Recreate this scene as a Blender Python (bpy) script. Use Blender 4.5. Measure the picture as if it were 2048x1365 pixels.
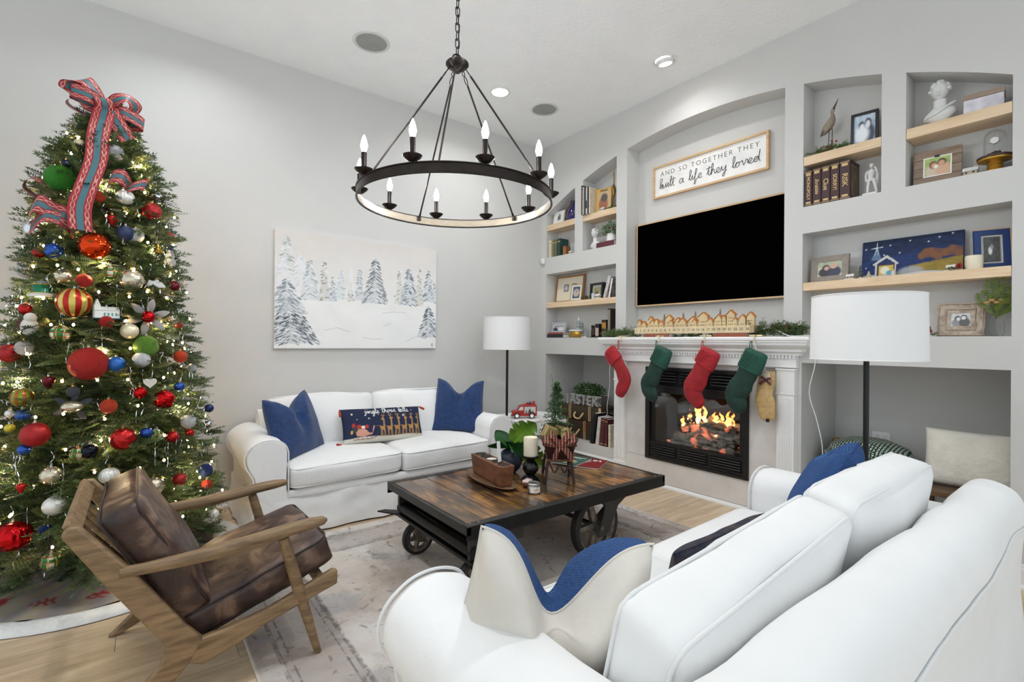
import bpy, math, random
import numpy as np
from mathutils import Vector, Matrix, noise, Euler

S = bpy.context.scene
for o in list(bpy.data.objects):
    bpy.data.objects.remove(o, do_unlink=True)
random.seed(7)
RNG = np.random.default_rng(7)
PI = math.pi

# ------------------------------------------------------------------ camera
XW, YW, ZC = 3.86, 4.472, 3.667          # fireplace wall plane, painting wall plane, ceiling height
cam_d = bpy.data.cameras.new('camera'); cam = bpy.data.objects.new('camera', cam_d)
S.collection.objects.link(cam)
yaw, pitch, roll = math.radians(37.402), math.radians(.1196), math.radians(.4617)
f_ = Vector((math.sin(yaw) * math.cos(pitch), math.cos(yaw) * math.cos(pitch), math.sin(pitch)))
r_ = Vector((math.cos(yaw), -math.sin(yaw), 0)); u_ = r_.cross(f_)
R_ = r_ * math.cos(roll) + u_ * math.sin(roll); U_ = -r_ * math.sin(roll) + u_ * math.cos(roll)
mw = Matrix.Identity(4)
for i in range(3):
    mw[i][0], mw[i][1], mw[i][2] = R_[i], U_[i], -f_[i]
mw[2][3] = 1.33
cam.matrix_world = mw
cam_d.sensor_fit = 'HORIZONTAL'; cam_d.sensor_width = 36; cam_d.lens = 36 * 977.24 / 2048
cam_d.clip_start = .02
S.camera = cam

# ------------------------------------------------------------------ world: soft daylight from the open side of the house
W = bpy.data.worlds.new('world'); S.world = W; W.use_nodes = True
bg = W.node_tree.nodes['Background']
bg.inputs[0].default_value = (.86, .94, 1, 1); bg.inputs[1].default_value = .5

# ------------------------------------------------------------------ colour management
S.view_settings.view_transform = 'Standard'; S.view_settings.look = 'None'
S.view_settings.gamma = 1; S.view_settings.use_curve_mapping = False
S.view_settings.exposure = 1.22
S.cycles.use_light_tree = False; S.cycles.max_bounces = 6; S.cycles.diffuse_bounces = 4; S.cycles.glossy_bounces = 3; S.cycles.transmission_bounces = 4; S.cycles.transparent_max_bounces = 6
S.cycles.caustics_reflective = False; S.cycles.caustics_refractive = False

# ------------------------------------------------------------------ recessed ceiling lights and added fill lamps (only the visible cans are built below)
CAN_AND_FILL_SPOTS = [(.30, 3.70), (2.665, 3.70), (3.437, 2.445), (1.9, 1.55), (.2, 1.90), (-.9, -.4)]  # the latter half are unseen lamps added to fill the room with light
for i, (x, y) in enumerate(CAN_AND_FILL_SPOTS):
    ld = bpy.data.lights.new('can_and_fill_lamp', 'AREA'); ld.shape = 'DISK'; ld.size = .13
    ld.energy = (3.5, 4.5, 6, 6.5, 6, 1)[i]; ld.color = (.955, .975, 1); ld.spread = math.radians(150)
    lo = bpy.data.objects.new('can_and_fill_lamp', ld); lo.location = (x, y, ZC - .012); S.collection.objects.link(lo)

# ------------------------------------------------------------------ helpers
def lin(c):
    return tuple((v / 255 / 12.92) if v / 255 <= .04045 else ((v / 255 + .055) / 1.055) ** 2.4 for v in c)

class MB:
    """collects faces of one mesh"""
    def __init__(s): s.v = []; s.f = []
    def add(s, v, f):
        o = len(s.v); s.v += [tuple(p) for p in v]; s.f += [tuple(i + o for i in q) for q in f]; return s
    def box(s, x0, y0, z0, x1, y1, z1):
        return s.add([(x0,y0,z0),(x1,y0,z0),(x1,y1,z0),(x0,y1,z0),(x0,y0,z1),(x1,y0,z1),(x1,y1,z1),(x0,y1,z1)],
                     [(0,3,2,1),(4,5,6,7),(0,1,5,4),(1,2,6,5),(2,3,7,6),(3,0,4,7)])
    def cb(s, c, d, rot=None):
        h = [v / 2 for v in d]; n = len(s.v); s.box(-h[0], -h[1], -h[2], h[0], h[1], h[2])
        for i in range(n, len(s.v)):
            p = Vector(s.v[i])
            if rot: p = rot @ p
            s.v[i] = tuple(p + Vector(c))
        return s
    def tube(s, pts, r, n=6, closed=False, cap=True, flat=None):
        pts = [Vector(p) for p in pts]; m = len(pts)
        rs = r if isinstance(r, (list, tuple)) else [r] * m
        up = None; rings = []
        for i, p in enumerate(pts):
            a = pts[(i - 1) % m] if (closed or i > 0) else p; b = pts[(i + 1) % m] if (closed or i < m - 1) else p
            t = (b - a)
            t = t.normalized() if t.length > 1e-9 else Vector((0, 0, 1))
            if up is None:
                up = Vector((0, 0, 1)) if abs(t.z) < .9 else Vector((1, 0, 0))
            x = up - t * up.dot(t)
            x = x.normalized() if x.length > 1e-6 else t.orthogonal().normalized()
            y = t.cross(x); up = x
            fl = flat or 1
            rings.append([p + (x * math.cos(2 * PI * k / n) + y * math.sin(2 * PI * k / n) * fl) * rs[i] for k in range(n)])
        v = [q for g in rings for q in g]; f = []
        for i in range(m if closed else m - 1):
            j = (i + 1) % m
            for k in range(n): f.append((i*n+k, i*n+(k+1)%n, j*n+(k+1)%n, j*n+k))
        if cap and not closed:
            f.append(tuple(range(n))[::-1]); f.append(tuple((m-1)*n+k for k in range(n)))
        return s.add(v, f)
    def cyl(s, p0, p1, r0, r1=None, n=14): return s.tube([p0, p1], [r0, r0 if r1 is None else r1], n)
    def lathe(s, prof, n=24, c=(0, 0, 0), cap=True, fn=None):
        v = []; f = []; m = len(prof)
        for r, z in prof:
            for k in range(n):
                a = 2 * PI * k / n; rr = r * (fn(a, z) if fn else 1)
                v.append((c[0] + rr * math.cos(a), c[1] + rr * math.sin(a), c[2] + z))
        for i in range(m - 1):
            for k in range(n): f.append((i*n+k, i*n+(k+1)%n, (i+1)*n+(k+1)%n, (i+1)*n+k))
        if cap:
            if prof[0][0] > 1e-5: f.append(tuple(range(n))[::-1])
            if prof[-1][0] > 1e-5: f.append(tuple((m-1)*n+k for k in range(n)))
        return s.add(v, f)
    def ball(s, c, r, n=16, m=10, sc=(1, 1, 1)):
        prof = [(max(1e-6, math.sin(PI * i / m)), -math.cos(PI * i / m)) for i in range(m + 1)]
        o = len(s.v); s.lathe(prof, n)
        for i in range(o, len(s.v)):
            p = s.v[i]; s.v[i] = (c[0] + p[0]*r*sc[0], c[1] + p[1]*r*sc[1], c[2] + p[2]*r*sc[2])
        return s
    def prism(s, poly, t0, t1, ax='y'):
        """2d outline extruded: ax y -> (a,t,b); x -> (t,a,b); z -> (a,b,t)"""
        n = len(poly); mp = {'y': lambda a, b, t: (a, t, b), 'x': lambda a, b, t: (t, a, b), 'z': lambda a, b, t: (a, b, t)}[ax]
        v = [mp(a, b, t0) for a, b in poly] + [mp(a, b, t1) for a, b in poly]
        f = [tuple(range(n)), tuple(range(2*n-1, n-1, -1))] + [(i, i+n, (i+1)%n+n, (i+1)%n) for i in range(n)]
        return s.add(v, f)
    def grid(s, nu, nv, fn, wrap=False):
        v = [fn(i / nu, j / nv) for j in range(nv + 1) for i in range(nu + 1)]
        f = [(j*(nu+1)+i, j*(nu+1)+i+1, (j+1)*(nu+1)+i+1, (j+1)*(nu+1)+i) for j in range(nv) for i in range(nu)]
        return s.add(v, f)
    def rbox(s, c, d, r, n=8, bulge=(0, 0, 0), fn=None):
        """soft box: rounded by r, faces bulged outward"""
        h = Vector(d) / 2; idx = {}; V = []; F = []
        def vert(p):
            k = (round(p[0], 5), round(p[1], 5), round(p[2], 5))
            if k not in idx:
                q = Vector((p[0]*h.x, p[1]*h.y, p[2]*h.z))
                inn = Vector([max(-(h[i]-r), min(h[i]-r, q[i])) for i in range(3)])
                e = q - inn
                if e.length > 1e-9: q = inn + e.normalized() * r
                q.x += math.copysign(1, p[0]) * bulge[0] * (1-p[1]**2) * (1-p[2]**2) * abs(p[0])
                q.y += math.copysign(1, p[1]) * bulge[1] * (1-p[0]**2) * (1-p[2]**2) * abs(p[1])
                q.z += math.copysign(1, p[2]) * bulge[2] * (1-p[0]**2) * (1-p[1]**2) * abs(p[2])
                if fn: q = Vector(fn(q, p))
                idx[k] = len(V); V.append(tuple(q + Vector(c)))
            return idx[k]
        def sp(i):                                    # denser towards the edges
            t = -1 + 2 * i / n
            return math.copysign(1 - (1 - abs(t)) ** 1.5, t)
        for ax in range(3):
            for sg in (-1, 1):
                for i in range(n):
                    for j in range(n):
                        q = []
                        for a, b in ((i, j), (i+1, j), (i+1, j+1), (i, j+1)):
                            p = [0, 0, 0]; p[ax] = sg; p[(ax+1) % 3] = sp(a); p[(ax+2) % 3] = sp(b); q.append(vert(p))
                        F.append(tuple(q if sg > 0 else q[::-1]))
        return s.add(V, F)
    def xf(s, M):
        s.v = [tuple(M @ Vector(p)) for p in s.v]; return s
    def merge(s, o): return s.add(o.v, o.f)
    def mesh(s, name, smooth=40):
        m = bpy.data.meshes.new(name); m.from_pydata(s.v, [], s.f); m.validate(); m.update()
        if smooth:
            m.polygons.foreach_set('use_smooth', [True] * len(m.polygons))
            if smooth < 180: m.set_sharp_from_angle(angle=math.radians(smooth))
        return m
    def obj(s, name, mat, parent=None, loc=(0, 0, 0), rot=(0, 0, 0), smooth=40, bevel=0, seg=2, fix=False):
        m = s.mesh(name, smooth)
        if fix:
            import bmesh
            b = bmesh.new(); b.from_mesh(m); bmesh.ops.recalc_face_normals(b, faces=b.faces); b.to_mesh(m); b.free()
        return link(name, m, mat, parent, loc, rot, bevel, seg)

def link(name, m, mat, parent=None, loc=(0, 0, 0), rot=(0, 0, 0), bevel=0, seg=2):
    o = bpy.data.objects.new(name, m); S.collection.objects.link(o)
    if mat is not None and len(m.materials) == 0: m.materials.append(mat)
    o.parent = parent; o.location = loc; o.rotation_euler = rot
    if bevel:
        b = o.modifiers.new('bevel', 'BEVEL'); b.width = bevel; b.segments = seg; b.limit_method = 'ANGLE'; b.angle_limit = math.radians(40)
    return o

def tag(o, label, cat, group=None, kind=None):
    o['label'] = label; o['category'] = cat
    if group: o['group'] = group
    if kind: o['kind'] = kind
    return o

def thing(name, label, cat, loc=(0, 0, 0), rz=0, group=None, rot=None):
    o = bpy.data.objects.new(name, None); S.collection.objects.link(o)
    o.empty_display_size = .05; o.location = loc; o.rotation_euler = rot or (0, 0, rz)
    return tag(o, label, cat, group)

def struct(o): o['kind'] = 'structure'; return o

def dup(o, parent=None):
    c = o.copy(); S.collection.objects.link(c); c.parent = parent
    for ch in list(o.children): dup(ch, c)
    return c

def smoothpath(pts, k=6, closed=False):
    P = [Vector(p) for p in pts]; n = len(P); out = []
    for i in range(n if closed else n - 1):
        if closed: a, b, c, d = P[(i-1) % n], P[i], P[(i+1) % n], P[(i+2) % n]
        else: a, b, c, d = P[max(i-1, 0)], P[i], P[i+1], P[min(i+2, n-1)]
        for j in range(k):
            t = j / k
            out.append(.5 * ((2*b) + (c-a)*t + (2*a-5*b+4*c-d)*t*t + (3*b-a-3*c+d)*t*t*t))
    if not closed: out.append(P[-1])
    return out

# ------------------------------------------------------------------ materials (all procedural)
MATS = {}
def nt_of(name):
    m = bpy.data.materials.new(name); m.use_nodes = True
    nt = m.node_tree; b = nt.nodes['Principled BSDF']
    return m, nt, b, (lambda t, **k: _node(nt, t, **k)), nt.links.new
def _node(nt, t, **k):
    n = nt.nodes.new(t)
    for a, v in k.items():
        if a.startswith('i_'): n.inputs[int(a[2:])].default_value = v
        else: setattr(n, a, v)
    return n
def mat(name, c, rough=.5, metal=0., var=.06, vs=8., bump=0., bs=60., sheen=0., emit=0., ecol=None, trans=0., alpha=1., coat=0., c2=None, stretch=(1, 1, 1), spec=.5, sss=0., detail=3., rnd=0.):
    """principled paint / cloth / metal with a fine noise in colour and relief; c sRGB 0-255"""
    if name in MATS: return MATS[name]
    m, nt, b, N, L = nt_of(name); MATS[name] = m
    c = lin(c); a = lin(c2) if c2 else tuple(min(1, v * (1 + var)) for v in c); d = c if c2 else tuple(v * (1 - var) for v in c)
    tc = N('ShaderNodeTexCoord'); mp = N('ShaderNodeMapping'); mp.inputs['Scale'].default_value = stretch
    L(tc.outputs['Object'], mp.inputs[0])
    nz = N('ShaderNodeTexNoise'); nz.inputs['Scale'].default_value = vs; nz.inputs['Detail'].default_value = detail; L(mp.outputs[0], nz.inputs['Vector'])
    rp = N('ShaderNodeValToRGB'); rp.color_ramp.elements[0].position = .35; rp.color_ramp.elements[1].position = .65
    rp.color_ramp.elements[0].color = (*d, 1); rp.color_ramp.elements[1].color = (*a, 1)
    L(nz.outputs['Fac'], rp.inputs[0])
    src = rp.outputs[0]
    if rnd:
        oi = N('ShaderNodeObjectInfo'); mr = N('ShaderNodeMapRange'); mr.inputs['To Min'].default_value = 1 - rnd; mr.inputs['To Max'].default_value = 1 + rnd
        L(oi.outputs['Random'], mr.inputs['Value'])
        hs = N('ShaderNodeHueSaturation'); L(mr.outputs[0], hs.inputs['Value']); L(src, hs.inputs['Color']); src = hs.outputs[0]
    L(src, b.inputs['Base Color'])
    b.inputs['Roughness'].default_value = rough; b.inputs['Metallic'].default_value = metal
    b.inputs['Specular IOR Level'].default_value = spec
    if sheen: b.inputs['Sheen Weight'].default_value = sheen
    if coat: b.inputs['Coat Weight'].default_value = coat; b.inputs['Coat Roughness'].default_value = .08
    if sss: b.inputs['Subsurface Weight'].default_value = sss; b.inputs['Subsurface Radius'].default_value = (.02, .015, .01)
    if trans: b.inputs['Transmission Weight'].default_value = trans
    if alpha < 1: b.inputs['Alpha'].default_value = alpha
    if emit:
        b.inputs['Emission Color'].default_value = (*(lin(ecol) if ecol else c), 1); b.inputs['Emission Strength'].default_value = emit
    if bump:
        n2 = N('ShaderNodeTexNoise'); n2.inputs['Scale'].default_value = bs; n2.inputs['Detail'].default_value = 4; L(mp.outputs[0], n2.inputs['Vector'])
        bp = N('ShaderNodeBump'); bp.inputs['Strength'].default_value = bump; bp.inputs['Distance'].default_value = .01
        L(n2.outputs['Fac'], bp.inputs['Height']); L(bp.outputs[0], b.inputs['Normal'])
    return m

def woodmat(name, dark, light, grain=(1, 14, 14), scale=3., rough=.45, contrast=(.3, .7), coat=0., rnd=.12, bump=.12, knots=None):
    if name in MATS: return MATS[name]
    m, nt, b, N, L = nt_of(name); MATS[name] = m
    tc = N('ShaderNodeTexCoord'); oi = N('ShaderNodeObjectInfo')
    add = N('ShaderNodeVectorMath', operation='ADD'); sc = N('ShaderNodeVectorMath', operation='SCALE'); sc.inputs['Scale'].default_value = 37.
    cmb = N('ShaderNodeCombineXYZ'); L(oi.outputs['Random'], cmb.inputs[0]); L(oi.outputs['Random'], cmb.inputs[1]); L(cmb.outputs[0], sc.inputs[0])
    L(tc.outputs['Object'], add.inputs[0]); L(sc.outputs[0], add.inputs[1])
    mp = N('ShaderNodeMapping'); mp.inputs['Scale'].default_value = grain; L(add.outputs[0], mp.inputs[0])
    nz = N('ShaderNodeTexNoise'); nz.inputs['Scale'].default_value = scale; nz.inputs['Detail'].default_value = 8; nz.inputs['Roughness'].default_value = .62
    nz.inputs['Distortion'].default_value = .6; L(mp.outputs[0], nz.inputs['Vector'])
    rp = N('ShaderNodeValToRGB'); e = rp.color_ramp.elements
    e[0].position, e[1].position = contrast; e[0].color = (*lin(dark), 1); e[1].color = (*lin(light), 1)
    L(nz.outputs['Fac'], rp.inputs[0]); src = rp.outputs[0]
    if knots:
        n3 = N('ShaderNodeTexNoise'); n3.inputs['Scale'].default_value = 4.5; n3.inputs['Detail'].default_value = 5; L(add.outputs[0], n3.inputs['Vector'])
        r3 = N('ShaderNodeValToRGB'); r3.color_ramp.elements[0].position = .38; r3.color_ramp.elements[1].position = .56; L(n3.outputs['Fac'], r3.inputs[0])
        mx = N('ShaderNodeMix', data_type='RGBA'); L(r3.outputs[0], mx.inputs['Factor']); mx.inputs['A'].default_value = (*lin(knots), 1); L(src, mx.inputs['B']); src = mx.outputs['Result']
    mr = N('ShaderNodeMapRange'); mr.inputs['To Min'].default_value = 1 - rnd; mr.inputs['To Max'].default_value = 1 + rnd
    L(oi.outputs['Random'], mr.inputs['Value'])
    hs = N('ShaderNodeHueSaturation'); L(mr.outputs[0], hs.inputs['Value']); L(src, hs.inputs['Color'])
    L(hs.outputs[0], b.inputs['Base Color']); b.inputs['Roughness'].default_value = rough
    if coat: b.inputs['Coat Weight'].default_value = coat; b.inputs['Coat Roughness'].default_value = .12
    if bump:
        bp = N('ShaderNodeBump'); bp.inputs['Strength'].default_value = bump; bp.inputs['Distance'].default_value = .004
        L(nz.outputs['Fac'], bp.inputs['Height']); L(bp.outputs[0], b.inputs['Normal'])
    return m

def printmat(name='print', rough=.6, bump=0):
    """flat print: colour comes from the picture painted point by point on the sheet"""
    if name in MATS: return MATS[name]
    m, nt, b, N, L = nt_of(name); MATS[name] = m
    at = N('ShaderNodeAttribute', attribute_name='ink'); L(at.outputs['Color'], b.inputs['Base Color'])
    b.inputs['Roughness'].default_value = rough
    if bump:
        tc = N('ShaderNodeTexCoord'); nz = N('ShaderNodeTexNoise'); nz.inputs['Scale'].default_value = 220; nz.inputs['Detail'].default_value = 3; L(tc.outputs['Object'], nz.inputs['Vector'])
        bp = N('ShaderNodeBump'); bp.inputs['Strength'].default_value = bump; bp.inputs['Distance'].default_value = .003
        L(nz.outputs['Fac'], bp.inputs['Height']); L(bp.outputs[0], b.inputs['Normal'])
    return m

class Pic:
    """a small picture painted with shapes; u 0..1 to the right, v 0..1 up"""
    def __init__(s, nx, ny, c=(255, 255, 255), asp=1.):
        s.nx, s.ny = nx, ny
        u, v = np.meshgrid((np.arange(nx + 1)) / nx, (np.arange(ny + 1)) / ny); s.u, s.v = u, v; s.asp = asp
        s.a = np.empty((ny + 1, nx + 1, 3)); s.a[:] = lin(c)
    def put(s, m, c, k=1.):
        m = np.clip(m, 0, 1)[..., None] * k; s.a = s.a * (1 - m) + np.array(lin(c)) * m; return s
    def grad(s, c0, c1, v0=0, v1=1):
        t = np.clip((s.v - v0) / (v1 - v0), 0, 1)[..., None]; s.a = np.array(lin(c0)) * (1-t) + np.array(lin(c1)) * t; return s
    def ell(s, cu, cv, ru, rv, c, soft=.15, k=1., rot=0):
        du, dv = (s.u - cu) * s.asp, s.v - cv
        if rot: du, dv = du*math.cos(rot) + dv*math.sin(rot), -du*math.sin(rot) + dv*math.cos(rot)
        d = np.sqrt((du / (ru * s.asp)) ** 2 + (dv / rv) ** 2); return s.put((1 - d) / soft + .5, c, k)
    def rect(s, u0, v0, u1, v1, c, k=1.): return s.put(((s.u >= u0) & (s.u <= u1) & (s.v >= v0) & (s.v <= v1)).astype(float), c, k)
    def poly(s, P, c, k=1.):
        ins = np.zeros(s.u.shape, bool); n = len(P)
        for i in range(n):
            (x0, y0), (x1, y1) = P[i], P[(i + 1) % n]
            if y0 == y1: continue
            cnd = ((y0 > s.v) != (y1 > s.v)) & (s.u < (x1 - x0) * (s.v - y0) / (y1 - y0) + x0); ins ^= cnd
        return s.put(ins.astype(float), c, k)
    def line(s, P, w, c, k=1.):
        us = [q[0] for q in P]; vs = [q[1] for q in P]; pu = w * 1.6 / s.asp
        i0, i1 = max(0, int((min(us) - pu) * s.nx)), min(s.nx, int((max(us) + pu) * s.nx) + 2); j0, j1 = max(0, int((min(vs) - w * 1.6) * s.ny)), min(s.ny, int((max(vs) + w * 1.6) * s.ny) + 2)
        if i1 <= i0 or j1 <= j0: return s
        U, V = s.u[j0:j1+1, i0:i1+1] * s.asp, s.v[j0:j1+1, i0:i1+1]; m = np.zeros(U.shape)
        for (x0, y0), (x1, y1) in zip(P[:-1], P[1:]):
            ax, bx = x0 * s.asp, x1 * s.asp; dx, dy = bx - ax, y1 - y0; q = dx*dx + dy*dy + 1e-12
            t = np.clip(((U - ax) * dx + (V - y0) * dy) / q, 0, 1)
            d = np.hypot(U - ax - t * dx, V - y0 - t * dy); m = np.maximum(m, np.clip((w - d) / (w * .5) + .3, 0, 1))
        m = np.clip(m, 0, 1)[..., None] * k; a = s.a[j0:j1+1, i0:i1+1]; s.a[j0:j1+1, i0:i1+1] = a * (1 - m) + np.array(lin(c)) * m; return s
    def noise(s, amt, seed=1, cells=8):
        r = np.random.default_rng(seed); tot = np.zeros(s.u.shape)
        for o in range(3):
            q = cells * 2 ** o; g = r.random((q + 2, q + 2)); x = s.u * q; y = s.v * q; i = x.astype(int); j = y.astype(int); fx = x - i; fy = y - j
            fx = fx*fx*(3-2*fx); fy = fy*fy*(3-2*fy)
            tot += ((g[j, i]*(1-fx) + g[j, i+1]*fx)*(1-fy) + (g[j+1, i]*(1-fx) + g[j+1, i+1]*fx)*fy - .5) / 2 ** o
        s.n = tot; s.a = np.clip(s.a * (1 + amt * tot[..., None]), 0, 1); return s
    def ink(s, mesh):
        at = mesh.color_attributes.new('ink', 'FLOAT_COLOR', 'POINT')
        c = np.ones(((s.ny + 1) * (s.nx + 1), 4), np.float32); c[:, :3] = s.a.reshape(-1, 3)
        at.data.foreach_set('color', c.ravel())
    def sheet(s, name, w, h, parent=None, loc=(0, 0, 0), rot=(0, 0, 0), m=None, fn=None):
        """the picture as a sheet in the local x-z plane, facing -y, centred on x, standing on z=0"""
        g = MB().grid(s.nx, s.ny, fn or (lambda u, v: ((u - .5) * w, 0, v * h)))
        me = g.mesh(name, 180); s.ink(me)
        return link(name, me, m or printmat(), parent, loc, rot)

def text(name, body, size, m, parent=None, loc=(0, 0, 0), rot=(PI/2, 0, 0), depth=.0008, align='CENTER', sx=1., spacing=1., shear=0., bold=0.):
    """letters as thin raised shapes; stand in the local x-z plane facing -y"""
    cu = bpy.data.curves.new(name, 'FONT'); cu.body = body; cu.size = size; cu.extrude = depth; cu.align_x = align; cu.align_y = 'CENTER'
    cu.space_character = spacing; cu.shear = shear; cu.offset = bold; cu.resolution_u = 4
    t = bpy.data.objects.new(name, cu); S.collection.objects.link(t)
    me = bpy.data.meshes.new_from_object(t.evaluated_get(bpy.context.evaluated_depsgraph_get()))
    bpy.data.objects.remove(t, do_unlink=True)
    me.materials.clear(); o = link(name, me, m, parent, loc, rot); o.scale = (sx, 1, 1); return o

# a joined handwriting: one stroke per letter on a unit x-height
SCRIPT = {
 'b': [(0,.2),(.25,.9),(.42,1.75),(.3,2.0),(.16,1.7),(.14,.4),(.25,0),(.5,.1),(.6,.5),(.45,.8),(.3,.6)],
 'u': [(0,.2),(.15,.9),(.14,.3),(.28,0),(.5,.3),(.62,.95),(.6,.3),(.72,.05)],
 'i': [(0,.2),(.2,.95),(.17,.25),(.3,.03)], 'l': [(0,.2),(.3,1.2),(.34,1.9),(.22,1.95),(.14,1.3),(.16,.3),(.3,.02)],
 't': [(0,.2),(.22,1.1),(.28,1.7),(.2,.5),(.24,.05),(.4,.05)], 'a': [(.55,.85),(.25,.9),(.06,.45),(.2,.02),(.45,.3),(.58,.9),(.55,.25),(.7,.03)],
 'f': [(0,.2),(.3,1.1),(.4,1.85),(.28,1.95),(.2,1.2),(.14,-.3),(.06,-.85),(.22,-.7),(.3,-.1),(.5,.1)],
 'e': [(0,.2),(.3,.4),(.44,.75),(.28,.95),(.1,.6),(.14,.15),(.34,.0),(.54,.2)],
 'h': [(0,.2),(.3,1.2),(.34,1.9),(.22,1.9),(.12,.9),(.1,0),(.25,.7),(.42,.9),(.46,.3),(.6,.03)],
 'y': [(0,.3),(.15,.95),(.16,.4),(.3,.15),(.5,.5),(.62,.95),(.55,0),(.42,-.8),(.25,-.85),(.3,-.4),(.7,.15)],
 'o': [(.3,.9),(.08,.6),(.1,.15),(.32,.02),(.5,.4),(.4,.85),(.45,.8),(.68,.75)], 'v': [(0,.8),(.12,.9),(.25,.05),(.42,.5),(.5,.95),(.68,.8)],
 'd': [(.5,.8),(.25,.9),(.06,.45),(.2,.02),(.45,.3),(.62,1.2),(.68,2.0),(.58,.9),(.6,.2),(.75,.05)],
 'j': [(0,.2),(.22,.95),(.2,0),(.08,-.75),(-.12,-.7),(.1,-.2),(.35,.1)], 'n': [(0,.2),(.14,.9),(.12,.05),(.28,.75),(.46,.85),(.48,.25),(.62,.05)],
 'g': [(.5,.85),(.22,.9),(.06,.5),(.2,.1),(.45,.4),(.56,.9),(.5,-.2),(.36,-.8),(.15,-.7),(.3,-.2),(.65,.15)],
 's': [(0,.2),(.25,.85),(.32,.95),(.3,.6),(.42,.25),(.28,.0),(.1,.1),(.4,.05),(.52,.15)]}
def script_paths(txt, gap=.02, word=.55):
    out = []; x = 0; cur = []
    for ch in txt:
        if ch == ' ':
            if cur: out.append(cur); cur = []
            x += word; continue
        g = SCRIPT[ch]; cur += [(px + x, py) for px, py in g]
        if ch == 't': out.append([(x - .1, 1.25), (x + .55, 1.4)])
        if ch in 'ij': out.append([(x + .26, 1.45), (x + .29, 1.5)])
        x += g[-1][0] + gap
    if cur: out.append(cur)
    return out, x
# ================================================================== the room
M_wall = mat('wall paint', (206, 205, 202), .62, var=.012, vs=3, bump=.05, bs=260)
M_ceil = mat('ceiling texture', (245, 246, 245), .8, var=.012, vs=5, bump=.55, bs=38)
M_trim = mat('white trim', (238, 238, 238), .38, var=.01)
M_plank = woodmat('vinyl plank', (182, 156, 126), (222, 200, 170), grain=(1.2, 9, 9), scale=2.2, rough=.42, contrast=(.28, .72), rnd=.13, bump=.06)

# floor: sub-floor with the planks laid on it
fl = struct(MB().box(-3.2, -1.6, -.06, 4.6, YW + .1, -.006).obj('floor', mat('plank joint', (92, 74, 58), .7), smooth=0))
PL, PWD = 1.22, .18
pm = MB().box(0, .0008, -.006, PL - .0016, PWD - .0008, 0).mesh('plank', 0)
pm.materials.append(M_plank)
j = 0; y = YW
while y > -1.5:
    y -= PWD; x = -3.2 - random.random() * PL
    while x < XW + .66:
        if x + PL > -3.2:
            p = link('plank', pm, None, fl, (x, y, 0))
            if x + PL > 4.6: p.scale = ((4.6 - x) / PL, 1, 1)
            if x < -3.2: p.location.x = -3.2; p.scale = ((x + PL + 3.2) / PL, 1, 1)
        x += PL

struct(MB().box(-3.2, -1.6, ZC, 4.6, YW + .12, ZC + .1).obj('ceiling', M_ceil, smooth=0))
struct(MB().box(-3.2, YW, 0, XW, YW + .12, ZC).obj('wall_back', M_wall, smooth=0))

# fireplace wall with its arched niches
ARC0, ARCR, ARCP = 2.432, 4.165, 3.335
def arc(y): return ARCP - ARCR + math.sqrt(ARCR ** 2 - (y - ARC0) ** 2)
ND, LD = .19, .64
SB, ST = 1.385, 1.195
niches = [(y0, y1, z0, z1, d) for y0, y1, z0, z1, d in (
    (.472, .950, 2.335, None, ND), (1.078, 1.552, 2.335, None, ND), (.472, 1.553, SB, 2.14, ND), (.473, 1.554, .225, ST, LD),
    (3.315, 3.790, 2.335, None, ND), (3.912, 4.386, 2.335, None, ND), (3.315, 4.386, SB, 2.14, ND), (3.315, 4.386, .245, ST, LD),
    (1.682, 3.182, SB, None, ND), (1.935, 2.922, .25, 1.10, .45))]
ys = sorted({-1.6, YW, *[n[0] for n in niches], *[n[1] for n in niches]})
fine = []
for a, b in zip(ys[:-1], ys[1:]):
    k = max(1, int((b - a) / .06)) if any(n[3] is None and n[0] <= a + 1e-6 and b <= n[1] + 1e-6 for n in niches) else 1
    fine += [a + (b - a) * i / k for i in range(k)]
fine.append(ys[-1])
w = MB()
for a, b in zip(fine[:-1], fine[1:]):
    mid = (a + b) / 2
    hs = sorted([(n[2], n[3], n[4]) for n in niches if n[0] < mid < n[1]])
    lo = (0., 0.)
    for z0, z1, d in hs:
        w.add([(XW, a, lo[0]), (XW, b, lo[1]), (XW, b, z0), (XW, a, z0)], [(3, 2, 1, 0)])
        t = (z1, z1) if z1 else (arc(a), arc(b))
        w.add([(XW + d, a, z0), (XW + d, b, z0), (XW + d, b, t[1]), (XW + d, a, t[0])], [(3, 2, 1, 0)])      # back
        w.add([(XW, a, t[0]), (XW, b, t[1]), (XW + d, b, t[1]), (XW + d, a, t[0])], [(0, 1, 2, 3)])            # soffit
        w.add([(XW, a, z0), (XW, b, z0), (XW + d, b, z0), (XW + d, a, z0)], [(3, 2, 1, 0)])                    # ledge
        lo = t
    w.add([(XW, a, lo[0]), (XW, b, lo[1]), (XW, b, ZC), (XW, a, ZC)], [(3, 2, 1, 0)])
for y0, y1, z0, z1, d in niches:
    for yy, s in ((y0, 0), (y1, 1)):
        t = z1 or arc(yy)
        w.add([(XW, yy, z0), (XW + d, yy, z0), (XW + d, yy, t), (XW, yy, t)], [(0, 1, 2, 3) if s else (3, 2, 1, 0)])
w.box(XW + .66, -1.6, 0, XW + .74, YW + .12, ZC)
struct(w.obj('wall_right', M_wall, smooth=0))

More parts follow.
